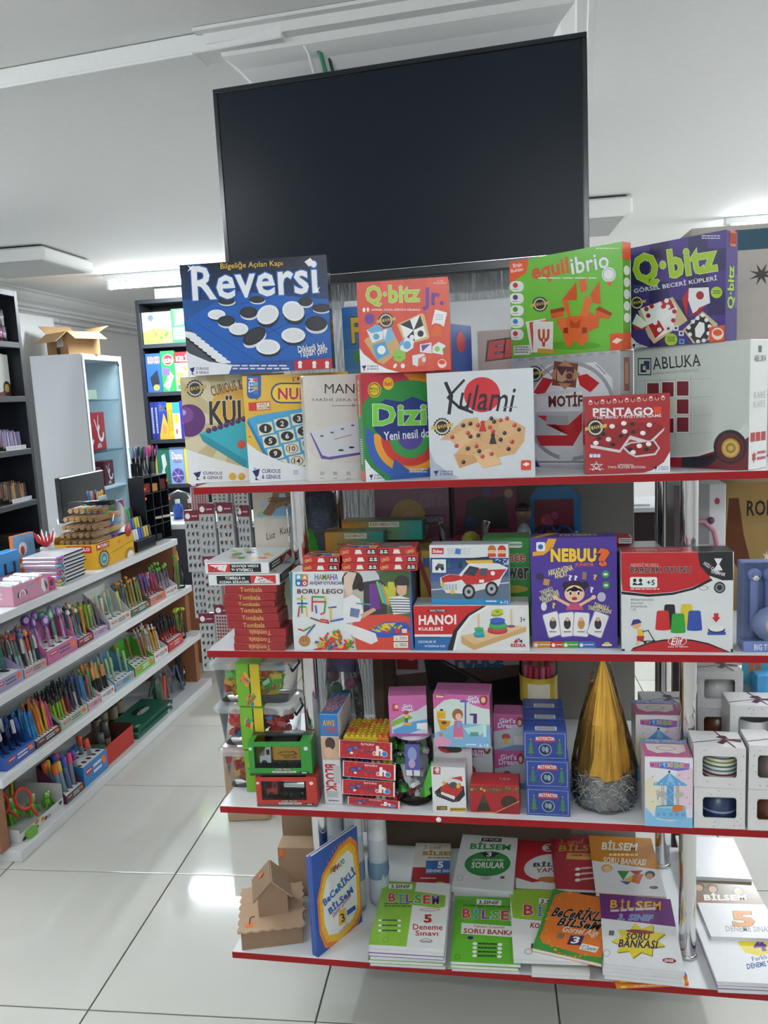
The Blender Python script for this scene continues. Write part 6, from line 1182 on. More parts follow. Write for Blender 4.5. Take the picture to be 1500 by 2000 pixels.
# ---- mug boxes
BOW = '5a2636'
def mugbox(M,label,mugcol,stripes=False,w=0.0996,t=0.080,h=0.088,face=False):
    o = empty('mug_box',M,label,'mug box','white dotted mug boxes with bow print')
    x0,x1,z0,z1 = w*0.17,w*0.83,h*0.27,h*0.78
    c = 'dfdedd'
    m = MB().box(0,0,0,w,0.0015,z0,c).box(0,0,z1,w,0.0015,h,c).box(0,0,z0,x0,0.0015,z1,c).box(x1,0,z0,w,0.0015,z1,c)
    m.box(0,0.0016,0,0.0015,t,h,'d2d1d0').box(w-0.0015,0.0016,0,w,t,h,'d2d1d0').box(0.0016,t-0.0015,0,w-0.0016,t,h,c).box(0.0016,0.0016,0,w-0.0016,t-0.0016,0.0012,c).box(0.0016,0.0016,h-0.0015,w-0.0016,t-0.0016,h,'e3e2e1'); m.build('carton',CARD,o)
    p = Print(w,h)
    rr = 0.012
    for cx,cy,sx,sy in ((17,22,1,1),(83,22,-1,1),(17,73,1,-1),(83,73,-1,-1)): p.poly([(cx-sx*0.6,cy-sy*0.6),(cx+sx*7,cy-sy*0.6),(cx+sx*3,cy+sy*1.6),(cx+sx*1.6,cy+sy*3),(cx-sx*0.6,cy+sy*8)],c)
    for i in range(26):
        x,y = random.uniform(4,96),random.uniform(4,96)
        if 14 < x < 86 and 18 < y < 78: continue
        p.ell(x,y,1.0,1.1,random.choice(['2a2630','6a6670','9a98a0']),7)
    p.line([(18,22),(82,22)],0.8,'8a8888'); p.line([(18,73),(82,73)],0.8,'a8a6a6'); p.done(o,CARD)
    q = side_print('top',w,t,h)
    for i in range(16): q.ell(random.uniform(4,96),random.uniform(4,96),0.9,1.2,'7a7680',6)
    q.line([(0,78),(62,52),(100,46)],2.6,BOW); q.line([(52,0),(80,100)],3.2,BOW); q.poly([(64,50),(48,72),(58,82),(72,60)],BOW); q.poly([(68,48),(98,52),(96,66),(74,58)],BOW); q.poly([(62,48),(50,40),(60,28),(70,30),(74,44)],BOW); q.done(o,CARD,'bow_print')
    mg = MB().lathe([(0.0005,0.004),(0.034,0.004),(0.036,0.008),(0.036,0.072),(0.033,0.072),(0.033,0.010),(0.0005,0.009)],24,mugcol,(w*0.56,t*0.52,0)).build('mug',PLAS,o)
    if w > 0: MB().path([(w*0.56-0.035,t*0.45,0.058),(w*0.56-0.048,t*0.42,0.052),(w*0.56-0.048,t*0.42,0.030),(w*0.56-0.035,t*0.45,0.022)],0.004,8,mugcol).build('handle',PLAS,mg)
    if stripes:
        for i,cc in enumerate(('5a2a2e','8a2f38','4a7a8a','3a6a3a','8a8a3a','3a5a3a')): MB().lathe([(0.0363,0),(0.0363,0.004)],24,cc,(w*0.56,t*0.52,0.014+i*0.009)).build('stripe',PLAS,mg)
    if face: MB().lathe([(0.0365,0.03),(0.0365,0.034)],24,'8fa0c0',(w*0.56,t*0.52,0)).build('line_drawing',PLAS,mg)
mugbox(bm('mugA'),'mug box with a dark blue mug, beside the front music box at shelf level','2c3a5c',face=True)
mugbox(bm('mugB'),'mug box with a striped white mug on top of the dark blue mug box','d9d8d2',True)
mugbox(RK(1.1405,-0.001,S3,1),'mug box with a brown mug at the shelf end, lower of two','6a4030')
mugbox(RK(1.141,0.001,S3+0.0886,-1),'mug box with a grey mug at the shelf end, upper of two','7a6f6a',h=0.094)
mugbox(RK(1.128,0.105,S3,0),'rear mug box at the shelf end, lower of two','4a4a50',h=0.112)
mugbox(RK(1.128,0.105,S3+0.1126,0),'rear mug box at the shelf end with a panda mug, upper of two','d8d8d6',h=0.112)
for i in range(3): mugbox(RK(1.078,0.205,S3+i*0.0886,0),['bottom','middle','top'][i]+' mug box of the tall stack behind the chrome post',['5a5a60','6a4030','cfcfcc'][i],t=0.09)
for i in range(2): mugbox(RK(0.965,0.225,S3+i*0.0886,2),['lower','upper'][i]+' mug box behind the rear music box','cfcfcc')
# ---- back of the third shelf
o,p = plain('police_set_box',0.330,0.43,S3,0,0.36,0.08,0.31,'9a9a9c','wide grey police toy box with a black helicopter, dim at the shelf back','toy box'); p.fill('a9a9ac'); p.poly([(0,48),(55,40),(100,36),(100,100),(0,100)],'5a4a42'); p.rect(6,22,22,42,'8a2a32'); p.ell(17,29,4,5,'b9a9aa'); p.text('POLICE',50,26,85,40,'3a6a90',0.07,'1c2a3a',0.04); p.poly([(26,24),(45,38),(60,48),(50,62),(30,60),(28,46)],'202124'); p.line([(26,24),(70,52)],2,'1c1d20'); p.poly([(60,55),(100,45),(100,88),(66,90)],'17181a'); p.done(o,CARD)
def candy(z,h,label,pile):
    o = empty('yellow_jar',RK(0.727,0.262,z,0),label,'jar','yellow-labelled clear jars')
    MB().lathe([(0.0005,0),(0.042,0.001),(0.045,0.005),(0.045,h-0.006),(0.042,h)],26,'ffffff').build('jar_wall',CLEAR,o); MB().lathe([(0.0452,0.010),(0.0452,h*0.66)],26,'d0b83a').build('label',CARD,o); MB().lathe([(0.0455,h-0.006),(0.0455,h),(0.0005,h+0.0005)],26,'d8d8da').build('lid',TUB,o)
    if pile:
        for i in range(14): a = i*2*math.pi/14; MB().tube((0.032*math.cos(a),0.032*math.sin(a),0.01),(0.034*math.cos(a+0.1),0.034*math.sin(a+0.1),h-0.012),0.0062,n=8,col=random.choice(['c9304a','d8405a','d8602f','e07a9a'])).build('marker',PLAS,o)
    m = MB().lathe([(0.0458,0.018),(0.0458,0.018+h*0.38)],26,'e6dfc8'); m.f = [f for i,f in enumerate(m.f) if 17 <= i <= 21]; m.c = m.c[:len(m.f)]; m.sm = m.sm[:len(m.f)]; m.build('label_picture',CARD,o)
candy(S3,0.160,'lower yellow-labelled jar, mostly hidden by the dark blue boxes',False)
candy(S3+0.1615,0.112,'upper yellow-labelled jar with pink and red markers',True)
bg = empty('princess_pouch',RK(0.245,0.255,S3,0),'clear bag with a purple and yellow card and magenta toys behind the post','toy bag')
MB().box(-0.035,-0.004,0.235,0.035,0.0,0.33,'3d3a86').build('card',CARD,bg); p = Print(0.07,0.095,M=T(-0.035,-0.004,0.235)); p.rect(0,0,100,40,'d8d6da'); p.text('PRINCESS',5,12,95,34,'5a3a7a',0.03); p.rect(0,40,100,55,'d0c04a'); p.done(bg,CARD)
for i,(x,z_,c,r) in enumerate(((-0.028,0.22,'a02a6a',0.016),(-0.024,0.185,'2f6a3a',0.018),(0.0,0.165,'2f5a3a',0.018),(0.012,0.20,'b04a7a',0.014),(-0.01,0.12,'7a5a3a',0.022),(0.01,0.07,'b0a03a',0.024),(-0.015,0.03,'6a3a5a',0.024))): MB().ball((x,0.012,z_),r,c,10,7).build('toy',PLAS,bg)
MB().lathe([(0.035,0.002),(0.048,0.03),(0.046,0.2),(0.04,0.26),(0.036,0.335)],20,'ffffff',sy=0.75,jit=0.06).build('clear_bag',BAG,bg)
carton('plain_carton',RK(0.305,0.33,S3,-20),0.03,0.07,0.30,'5a4a3c','narrow brown carton edge behind the brick packets','carton',KRAFT)
# ================================================================== bottom shelf: craft blanks and workbooks
KB = 'ab8f74'
def sticker(parent,M,w=0.016,h=0.010): return MB().box(0,-0.0004,0,w,0,h,'f0742c').build('price_sticker',PAPER,parent,M)
CBM = RK(0.022,0.006,S4,17)
cb = empty('craft_box',CBM,'unpainted craft box with a wavy-edged lid at the bottom shelf end','craft box')
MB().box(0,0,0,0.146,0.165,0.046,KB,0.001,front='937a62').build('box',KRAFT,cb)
pts = []
for i in range(25): pts.append((-0.006+0.156*i/24,-0.006+0.0025*math.sin(i*1.6)))
for i in range(1,25): pts.append((0.150+0.0025*math.sin(i*1.6),-0.006+0.177*i/24))
for i in range(1,25): pts.append((0.150-0.156*i/24,0.171+0.0025*math.sin(i*1.6)))
for i in range(1,24): pts.append((-0.006+0.0025*math.sin(i*1.6),0.171-0.177*i/24))
n = len(pts); MB().add([(x,y,0.0462) for x,y in pts]+[(x,y,0.0502) for x,y in pts],[tuple(range(n-1,-1,-1)),tuple(range(n,2*n))]+[(i,(i+1) % n,n+(i+1) % n,n+i) for i in range(n)],'b99c80').build('lid',KRAFT,cb)
sticker(cb,T(0.012,0.012,0.0508) @ RX(-90),0.018,0.011)
HM = CBM @ T(0.042,0.040,0.0506) @ RZ(4)
hs = empty('craft_house',HM,'small unpainted craft house standing on the wavy lid','craft house')
g = [(0,0),(0.072,0),(0.072,0.052),(0.036,0.088),(0,0.052)]
MB().poly(g,0.004,0.078,'a58a70',side='9c8268').build('walls',KRAFT,hs)
L_ = 0.064
for s,x in ((1,0.036),(-1,0.036)):
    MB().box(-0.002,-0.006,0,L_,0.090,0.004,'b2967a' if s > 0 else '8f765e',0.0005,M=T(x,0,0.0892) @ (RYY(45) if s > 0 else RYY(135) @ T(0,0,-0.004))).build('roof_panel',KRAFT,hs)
sticker(hs,T(0.008,0.052,0.071) @ RYY(-45) @ RX(-90),0.012,0.012)
for k,x in enumerate((-0.03,0.098)):
    a = MB().path([(x,0.03,0.0),(x,0.03,0.022),(x+0.004,0.03,0.028),(x+0.012,0.03,0.028)],0.0012,6,'5f4d3d').build('slot_edge',KRAFT,cb,T(0.050,0.02,0.0508) @ RX(-90) @ T(0,-0.03,0) @ T(0,0,0))
def board(M,w,t,h,label,c='a58a6f',st=None):
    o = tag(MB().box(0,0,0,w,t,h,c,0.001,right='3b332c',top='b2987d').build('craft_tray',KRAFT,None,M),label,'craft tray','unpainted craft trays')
    if st: sticker(o,T(*st),0.012,0.018)
board(RK(0.050,0.222,S4,4),0.10,0.06,0.135,'unpainted craft tray standing behind the small house',st=(0.006,-0.0006,0.112))
board(RK(0.040,0.300,S4,4),0.135,0.05,0.255,'taller unpainted craft tray at the very back','9c8268',st=(0.022,-0.0006,0.228))
carton('floor_carton',T(-0.36,1.02,0.001) @ RZ(6),0.16,0.2,0.30,'b59a80','worn brown carton on the floor behind the rack end','carton',KRAFT,bev=0.004)
# rolled white bags beside the post
for i,(u,v,r,h,lb) in enumerate(((0.215,0.200,0.022,0.335,'outer'),(0.262,0.195,0.024,0.335,'middle'),(0.315,0.225,0.026,0.30,'inner'))):
    o = empty('bag_roll',RK(u,v,S4,0),f'{lb} upright roll of white and pale blue plastic bags by the chrome post','bag roll','upright rolls of plastic bags')
    MB().lathe([(0.0005,0),(r*0.92,0.001),(r,0.02),(r*0.97,h*0.6),(r*0.93,h-0.01),(0.0005,h)],14,['b5bec8','b5bec8','b9c2ca','d3d8dc','d8dcdf'],jit=0.07).build('roll',FILM,o)
    MB().lathe([(r*1.03,h*0.25),(r*1.06,h*0.33),(r*1.03,h*0.4)],14,'6f8aa8',jit=0.04).build('printed_band',FILM,o)
carton('dark_carton',RK(0.255,0.487,S4,0),0.55,0.055,0.085,'5b4d42','long dark brown carton along the back of the bottom shelf','carton',KRAFT)
# ---- standing workbook
w,t,h = dims('becer'); M = bm('becer')
o = MB().box(0,0,0,w,0.0012,h,'2a4fa0').box(0,0.0083,0,w,0.0095,h,'2a4fa0').box(0,0.0012,0,0.0012,0.0083,h,'2a4fa0').build('workbook',CARD,None,M); tag(o,'blue workbook with an orange and yellow oval, standing upright on the bottom shelf','book')
MB().box(0.0015,0.0014,0.001,w-0.001,0.0081,h-0.001,'e6e7e8').build('pages',PAPER,o)
p = front('becer',CG); p.fill('2a4f9f')
OV = [(560,560),(590,400),(690,230),(760,165),(800,200),(830,400),(838,620),(800,720),(700,830),(610,850),(575,760)]
def shrink(k): c = (700,520); return [(c[0]+(x-c[0])*k,c[1]+(y-c[1])*k) for x,y in OV]
p.poly(shrink(1.0),'d97a2c'); p.poly(shrink(0.9),'e3b52f'); p.poly(shrink(0.76),'dfe2df')
for i in range(44): a = i*2*math.pi/44; x,y = 700+112*math.cos(a),520+300*math.sin(a)-60*math.cos(a); p.line([(x,y),(x+7*math.cos(a),y+22*math.sin(a))],4,'c98a22')
for i,(ch,c) in enumerate(zip('FINAZO',('4f8f3a','c0393a','2a2a2e','b0385a','7a9a3a','3a6ab0'))): p.text(ch,640+i*14,362-i*12,656+i*14,396-i*12,c,0.06)
p.text('BeCeRİKLİ',575,440,805,500,'2a63b0',0.06,rot=-34); p.text('BİLSeM',615,525,785,580,'2a63b0',0.06,rot=-32); p.text('Genel Zihinsel',638,570,780,598,'a83a48',0.015,rot=-38,shear=0.3); p.poly([(690,630),(735,600),(735,690),(692,715)],'d9b43a'); p.text('3',702,636,726,688,'2a2a3a',0.03,rot=-20); p.poly([(740,620),(790,585),(795,610),(742,650)],'2a55a8'); p.text('Zeynep Kurtoğlu',685,715,752,735,'6a6a6a',0.0,rot=-34); p.done(o,CARD)
o = MB().box(0,0,0,w,0.007,h*0.985,'2a4fa0',front='dfe0e2',top='e6e7e8',right='e6e7e8').build('workbook',CARD,None,RK(0.2084,0.0029,S4,61.4) @ T(0.0,0.0105,0)); tag(o,'second upright workbook pressed behind the blue one, only its page edges showing','book'); MB().box(0.001,0.001,h*0.985-0.0012,w-0.001,0.006,h*0.985+0.0006,'e6e7e8').build('pages',PAPER,o)
# ---- lying workbooks
def book(M,w,d,cover,label,th=0.0085,quad=None,crop=CH,spine=None):
    o = MB().box(0,0,0,w,d,0.0008,cover).box(0,0,th-0.0008,w,d,th,cover).box(0,0.0,0.0008,0.0008,d,th-0.0008,spine or cover).build('workbook',FILM,None,M); tag(o,label,'book','workbooks lying on the bottom shelf')
    MB().box(0.001,0.0006,0.001,w-0.0006,d-0.0006,th-0.001,'dfe1e3').build('pages',PAPER,o)
    if quad is None: return o,None
    return o,Print(w,d,[(crop[0][0]+crop[1]*x,crop[0][1]+crop[1]*y) for x,y in quad],T(0,0,th) @ RX(-90),*crop)
ONES = ['second','third','fourth','fifth','sixth','seventh']
def under(n,u,v,yaw,w,d,z0,what,covers,jit=0.004,th=0.0085):
    """n books below the visible one"""
    for i in range(n):
        z = z0+i*(th+0.0003); k = n-1-i
        book(RK(u+random.uniform(-jit,jit),v+random.uniform(-jit,jit)*0.7,z,yaw+random.uniform(-1.0,1.0)),w,d,covers[i % len(covers)],f'{ONES[k] if k < 6 else "lowest"} workbook from the top in the stack under the {what}',th)
    return z0+n*(th+0.0003)
BIL = (('B','c0354a'),('İ','3a76c0'),('L','8a3a9a'),('S','4a9a4a'),('E','c0354a'),('M','5a3a8a'))
def bilsem(p,x0,y0,x1,y1,rot=0,cols=BIL,out='f2f2ea'):
    n = len(cols); w_ = (x1-x0)/n
    for i,(ch,c) in enumerate(cols):
        yy = math.tan(math.radians(rot))*(i*w_); k = 0.45 if ch in 'İ' else 0.86
        p.text(ch,x0+i*w_+w_*(1-k)/2,y0+yy-(6 if ch == 'İ' else 0),x0+i*w_+w_*(1+k)/2,y1+yy,c,0.05,out,0.03)
def feet(p,x0,x1,y0,n,dy,c='2a4a22'):
    for i in range(n): y = y0+i*dy; p.rect(x0,y-2,x1,y+2,c); p.ell(x0,y,11,7,'e6ebe6'); p.ell(x1,y,11,7,'e6ebe6'); p.words(x0+14,y-6,x1-14,y+6,1,c)
# front row 1: green and white practice exams
z = under(5,0.334,-0.012,2,0.171,0.243,S4,'green practice exam book',['d8dad4','7aa83a','d5d7d2','6a3f86','d8dad4'])
o,p = book(RK(0.334,-0.010,z,2),0.171,0.243,'dfe3df','green and white practice exam workbook on top of its stack',0.0085,[(958,450),(1375,465),(1335,865),(872,850)],CG)
p.fill('e3e6e4'); p.poly([(958,450),(1165,458),(1155,515),(1345,540),(1340,610),(1300,620),(1140,600),(1105,870),(860,860)],'86b83a'); p.rect(990,470,1138,500,'e8eae4',1); p.text('3.SINIF',1004,474,1124,496,'3a3a34',0.05,rot=1); bilsem(p,985,528,1310,582,3); p.words(965,590,1130,620,2,'46602a'); feet(p,940,1060,700,3,32); p.ell(1248,630,62,9,'b5402f'); p.ell(1248,630,56,6,'e3e6e4'); p.text('5',1212,660,1262,712,'b5382f',0.07); p.text('Deneme',1145,720,1326,756,'b04436',0.03); p.text('Sınavı',1160,760,1300,792,'b04436',0.03); p.ring(1228,828,34,38,'55585a',20,a0=180,a1=360,ky=0.5); p.text('nartest',1196,820,1260,834,'55585a',0.02); p.ring(978,818,14,17,'6a9030',14); p.done(o,FILM)
# front row 2: green question bank
z = under(2,0.520,-0.008,2.5,0.150,0.236,S4,'green question bank',['d5d7d2','8ab03a'],0.003)
o,p = book(RK(0.519,-0.009,z,2.5),0.155,0.238,'5fa82e','bright green question bank workbook, front row',0.0085,[(75,350),(352,350),(385,655),(60,650)])
p.fill('5dab2c'); p.rect(170,362,280,385,'e8eae4',1); p.text('3.SINIF',180,365,270,382,'3a3a34',0.05); p.words(110,388,330,398,1,'2f6a1a'); bilsem(p,105,405,365,448,1); p.rect(105,475,375,525,'e6e8e4',2); p.text('Tamamı Çözümlü',160,478,300,493,'a03a44',0.02,rot=1); p.text('SORU BANKASI',116,496,372,519,'a8343a',0.05,rot=1); p.ell(148,538,14,8,'2a2a4a'); p.ell(350,533,12,10,'3a3a6a'); feet(p,170,284,565,4,19); p.ring(92,630,10,13,'3a7a1a',14); p.done(o,FILM)
# front row 3: lecture book on books, overlapping
z3_ = under(2,0.697,-0.006,3,0.125,0.245,S4,'green and white lecture book',['d5d7d2','d5d7d2'],0.002)
ztop = max(z3_,z+0.009)
o,p = book(RK(0.658,0.000,ztop,3.4),0.162,0.258,'dfe3df','green and white lecture workbook half covered by the orange one',0.0085,[(320,310),(560,300),(620,665),(340,640)])
p.fill('e3e6e4'); p.poly([(318,305),(600,300),(600,470),(360,450),(335,445)],'93bb3c'); p.rect(425,352,540,378,'e8eae4',6); p.text('3.SINIF',430,354,520,376,'3a3a34',0.05,rot=6); bilsem(p,368,380,610,432,5); p.text('KONU ANLATIMLI',396,474,590,500,'b0343a',0.05,rot=6); feet(p,450,560,552,3,26); p.rect(400,568,424,590,'55585a',6); p.ring(392,605,12,15,'9aa09a',14); p.done(o,FILM)
o,p = book(RK(0.699,0.030,ztop+0.0090,-13),0.152,0.232,'d9742c','orange workbook with a green decorated border, lying across its neighbours',0.0085,[(475,330),(735,400),(770,690),(460,615)])
p.fill('3f8f3a'); p.poly([(490,360),(535,345),(660,380),(735,430),(760,660),(690,650),(500,590),(480,560)],'d9742c')
for i in range(34): a = i*2*math.pi/34; p.ell(612+125*math.cos(a)+8*math.sin(a),505+150*math.sin(a)+35*math.cos(a),9,5,'c9a02f' if i % 2 else 'd9742c',8,i*20)
p.text('BeCeRİKLİ',505,420,720,478,'1f1a1c',0.06,'f0e8e0',0.02,rot=13); p.text('BİLSeM',540,470,720,520,'1f1a1c',0.06,'f0e8e0',0.02,rot=13); p.text('Görsel Algı',565,520,715,556,'f0e6dc',0.02,rot=13); p.rect(606,556,662,600,'33285e',4); p.text('3',618,560,650,594,'f2e9e2',0.05,rot=4); p.rect(552,544,582,568,'8a6a4a',6); p.rect(662,602,735,630,'e9ece6',14); p.text('F2 Deneme',668,606,730,626,'3a3a6a',0.02,rot=14); p.done(o,FILM)
# front row 4: purple question bank on two orange ones
o,p = book(RK(0.876,-0.020,S4,10),0.155,0.245,'d98a2c','lower orange and blue workbook under the purple question bank',0.008,[(635,390),(1010,380),(1150,725),(800,750)],CH,'d97f2a')
o2,p = book(RK(0.875,-0.014,S4+0.0083,11),0.155,0.245,'2c4a98','upper orange and blue workbook under the purple question bank',0.008,[(635,390),(1010,380),(1150,725),(800,750)],CH,'d97f2a')
p.fill('2c4a9c'); p.ell(880,560,200,170,'d98a2c',28); p.ell(880,560,170,140,'e3bc3a',28); p.ell(880,560,130,105,'e3e3de',28); p.done(o2,FILM)
for ob in (o,o2): pe = Print(0.155,0.008,gap=0.0008); pe.fill('d9822c'); pe.words(25,35,80,70,1,'f0d8b0'); pe.rect(6,15,14,85,'e6b83a'); pe.done(ob,FILM,'spine_print')
z = under(3,0.852,-0.013,-2.5,0.164,0.25,S4+0.0167,'purple question bank',['dddde0'])
o,p = book(RK(0.851,-0.014,z,-2.5),0.165,0.252,'e0e1e4','purple and white question bank workbook with a yellow star burst',0.0085,[(730,335),(1068,385),(1140,705),(775,665)])
p.fill('e3e4e6'); p.poly([(725,330),(1068,383),(1096,510),(745,455)],'6a2a74'); bilsem(p,785,372,1028,412,6,[(c,'e6a93a') for c in 'BİLSEM'],'4a1a50'); p.text('3. SINIF',830,446,992,475,'6a8fd0',0.05,'e3e4e6',0.02,rot=8); p.words(790,418,1022,440,1,'d8c8dc'); p.burst(935,570,85,128,9,'8a8a2a',0.62); p.burst(930,564,85,128,9,'dcc93a',0.62); p.text('SORU',872,532,980,562,'3a2a5a',0.05,rot=6); p.text('BANKASI',840,562,1018,598,'3a2a5a',0.05,rot=6); p.ell(935,526,66,9,'8a3a3a',rot=6); p.rect(790,516,815,538,'6a6c70',5); p.ring(785,618,14,17,'9a9c9e',14); p.ell(1072,656,30,11,'8a2a34',rot=6); p.text('EMIR',1052,650,1092,662,'f0e6e6',0.05,rot=6); p.done(o,FILM)
# back row
z = under(1,0.385,0.262,4,0.10,0.21,S4,'old red and cream exam book',['d5d7d2'],0.002)
o,p = book(RK(0.388,0.264,z,4),0.100,0.212,'d8d2c8','cream and red exam workbook with gold lettering in the back row',0.0085,[(1150,190),(1400,190),(1390,460),(1140,455)],CG)
p.fill('d0cbc2'); p.poly([(1140,340),(1420,340),(1420,470),(1140,470)],'9a2a30'); p.text('3.sınıf',1210,205,1330,230,'a88a5a',0.03); p.text('BİLSEM',1205,235,1440,268,'a5813f',0.06,'5a4a3a',0.02); p.words(1240,280,1400,292,1,'6a6a66'); p.rect(1230,300,1400,378,'3a70b0'); p.text('5',1310,305,1350,345,'eef0f2',0.07); p.text('DENEME SINAVI',1238,352,1420,370,'eef0f2',0.04); p.words(1200,400,1310,412,1,'e0c8c8'); p.ell(1330,440,40,18,'d8c04a'); p.done(o,FILM)
z = under(4,0.499,0.242,-2,0.152,0.245,S4,'white book with the green circle',['d8dadc','d5d7d8'])
o,p = book(RK(0.498,0.241,z,-2),0.154,0.247,'dfe2e2','white workbook with a big dark green circle in the back row',0.0085,[(55,65),(318,75),(332,345),(42,318)])
p.fill('dde0e0'); p.rect(145,80,240,98,'2a2c2a'); p.text('JET PLUS+',152,84,234,95,'e8e8e8',0.04); p.text('BİLSEM',98,100,290,138,'3f9a4a',0.07,rot=1); p.ell(193,208,108,62,'2a7a3a',32); p.ell(193,208,98,54,'2f8a42',32); p.poly([(150,152),(240,152),(215,175),(175,175)],'22262a'); p.text('3',180,150,204,172,'e8eae8',0.05); p.text('ÇIKMASI MUHTEMEL',120,184,268,197,'dfe8df',0.02); p.text('SORULAR',118,200,272,230,'eef2ee',0.05); p.ell(193,280,26,8,'b9bdbc'); p.ring(75,278,12,14,'a0a4a2',12); p.rect(262,270,282,282,'44484a'); p.done(o,FILM)
z = under(3,0.660,0.262,1,0.155,0.24,S4,'red and white exercise book',['d8dadc','b02a34','d8dadc'])
o,p = book(RK(0.659,0.262,z,2),0.158,0.243,'b3262f','red and white exercise workbook in the back row',0.0085,[(320,55),(560,65),(600,330),(340,290)])
p.fill('b3262f'); p.poly([(330,240),(400,270),(600,260),(600,340),(340,330)],'dfe1e3'); p.ell(470,205,105,62,'dfe0e2',28); p.ell(462,112,30,20,'e6e4e4'); p.text('3',448,98,476,126,'b03038',0.06); p.text('BİLSEM',400,178,580,204,'3a5a5a',0.06,rot=3); p.text('YAPARIM',412,210,560,230,'a83a3a',0.03,rot=3); p.ell(470,265,50,14,'b5793a',rot=10); p.done(o,FILM)
zr = z+0.0090
o,p = book(RK(0.757,0.258,zr,2),0.165,0.245,'9c2434','crimson workbook with faded gold lettering, tucked under the ochre one',0.0085,[(495,60),(760,85),(790,345),(530,305)])
p.fill('a02a38'); p.rect(505,75,520,300,'8a1f2c'); p.text('3.sınıf',535,85,640,110,'b5704a',0.03,rot=5); p.text('BİLSEM',535,108,745,150,'b98a3a',0.06,'6a1a24',0.02,rot=5); p.poly([(570,152),(720,170),(715,200),(565,182)],'c9974a'); p.text('TAMAMI ÇÖZÜMLÜ',580,160,705,178,'7a3a2a',0.03,rot=6); feet(p,612,700,232,3,24,'d8b8b8'); p.done(o,FILM)
z = under(3,0.872,0.245,0,0.145,0.25,S4,'ochre question bank',['d8dadc','d0d2d4'],0.002)
zz = max(z,zr+0.0090)
o = None
for i in range(int((zz-z)/0.0088)): book(RK(0.918,0.25,z,0),0.10,0.24,'d8dadc',['lower','upper','third','fourth'][i]+' narrow white workbook wedged under the ochre question bank'); z += 0.0088
o,p = book(RK(0.853,0.236,zz,0),0.166,0.262,'c98a2f','ochre and white question bank workbook with two children and coloured shapes',0.0085,[(680,60),(975,75),(1068,345),(708,335)])
p.fill('e0e1e2'); p.poly([(675,55),(980,70),(1030,215),(692,175)],'c27f26'); p.text('BİLSEM',745,82,915,128,'e8e2d4',0.06,'8a5a1a',0.02,rot=4); p.words(780,142,920,162,1,'ead8b0'); p.text('SORU BANKASI',750,162,958,192,'eee6d8',0.05,rot=5); p.ell(768,212,28,20,'d8a03a'); p.ell(770,216,20,16,'e8c2a0'); p.ell(980,238,24,18,'2a2424'); p.ell(978,246,17,15,'b98a70')
for q,c in (([(818,222),(880,222),(850,268)],'3f8a45'),([(880,222),(945,218),(920,245)],'b0383a'),([(850,268),(900,240),(935,255),(890,275)],'d8b43a'),([(830,270),(890,275),(870,290)],'3a5aa8'),([(900,240),(950,235),(930,285),(890,275)],'c9683a')): p.poly(q,c)
p.ell(1002,300,22,8,'6a6c72'); p.done(o,FILM)
# shelf end: glossy books
z = under(2,1.084,-0.006,3,0.155,0.24,S4,'glossy yellow-four exam book',['d5d6d8','6a3a86'],0.002)
o,p = book(RK(1.083,-0.008,z,3),0.158,0.242,'e0e1e4','glossy white exam workbook with a purple four, nearest the shelf end',0.0085,[(1195,470),(1520,470),(1560,790),(1255,720)])
p.fill('dfe1e4'); p.poly([(1360,610),(1420,590),(1560,600),(1560,660),(1440,670),(1380,650)],'d8c63a'); p.text('4',1425,600,1490,655,'5a2f7a',0.07); p.text('Farklı',1400,668,1470,684,'3a5a8a',0.02); p.text('DENEME SINAVI',1370,690,1530,708,'2a5a94',0.06,rot=3); p.done(o,FILM)
z2_ = z+0.0090
o,p = book(RK(1.098,0.125,z2_,3),0.155,0.215,'dfe1e4','glossy exam workbook with a photo of children and an orange five',0.0085,[(1195,285),(1510,300),(1560,580),(1250,560)])
p.fill('e3e4e6'); p.poly([(1190,280),(1520,290),(1540,420),(1205,400)],'6b5a44')
for x,y in ((1240,322),(1305,330),(1425,345)): p.ell(x,y,28,24,'33261f'); p.ell(x,y+6,19,17,'c79a7c')
p.poly([(1205,365),(1540,390),(1540,420),(1205,402)],'7a5230'); p.text('BİLSEM',1255,356,1455,396,'e9e7e2',0.07,'6a4a30',0.02,rot=2); p.text('5',1360,450,1460,522,'d98a2c',0.07,'3a2a1a',0.02,rot=3); p.text('DENEME SINAVI',1320,520,1530,545,'9a9ca0',0.03,rot=4); p.done(o,FILM)
zz = S4
for i in range(5): book(RK(1.09,0.345,zz,-2+i*0.6),0.15,0.19,'e3e5e8',['lowest','fourth','third','second','uppermost'][i]+' plain white workbook at the back of the shelf end'); zz += 0.0088
# ================================================================== white pen stand along the aisle
BRWN = pmat('beech_brown_panel',0.45,color='9a6647',noise=0.10,scale=12,bump=0.05); GW = pmat('white_stand_laminate',0.32,color='dcdfe0',noise=0.02)
LV = {'A': (0.120,0.825),'B': (0.060,0.570),'C': (0.015,0.318),'base': (0.0,0.041)}
gs = empty('pen_stand',GOND,'long white stepped pen stand with brown end panels along the aisle','shelf stand')
for k,(d,z) in LV.items():
    MB().box(0.70 if k != 'base' else 0.73,d,0.0005 if k == 'base' else z-0.033,2.42 if k != 'base' else 2.44,0.46,z-0.0003,'dcdfe0',0.0015).build('shelf' if k != 'base' else 'base',GW,gs)
for z0,z1,d in ((0.0412,0.2848,0.055),(0.3182,0.5368,0.085),(0.5702,0.7918,0.13)):
    for t0 in (0.705,2.375): MB().box(t0,d,z0,t0+0.045,0.455,z1,'9a6647',0.001).build('end_panel',BRWN,gs)
    MB().box(0.752,0.44,z0,2.373,0.455,z1,'8d8f8e').build('back_board',GW,gs)
PEN = {}
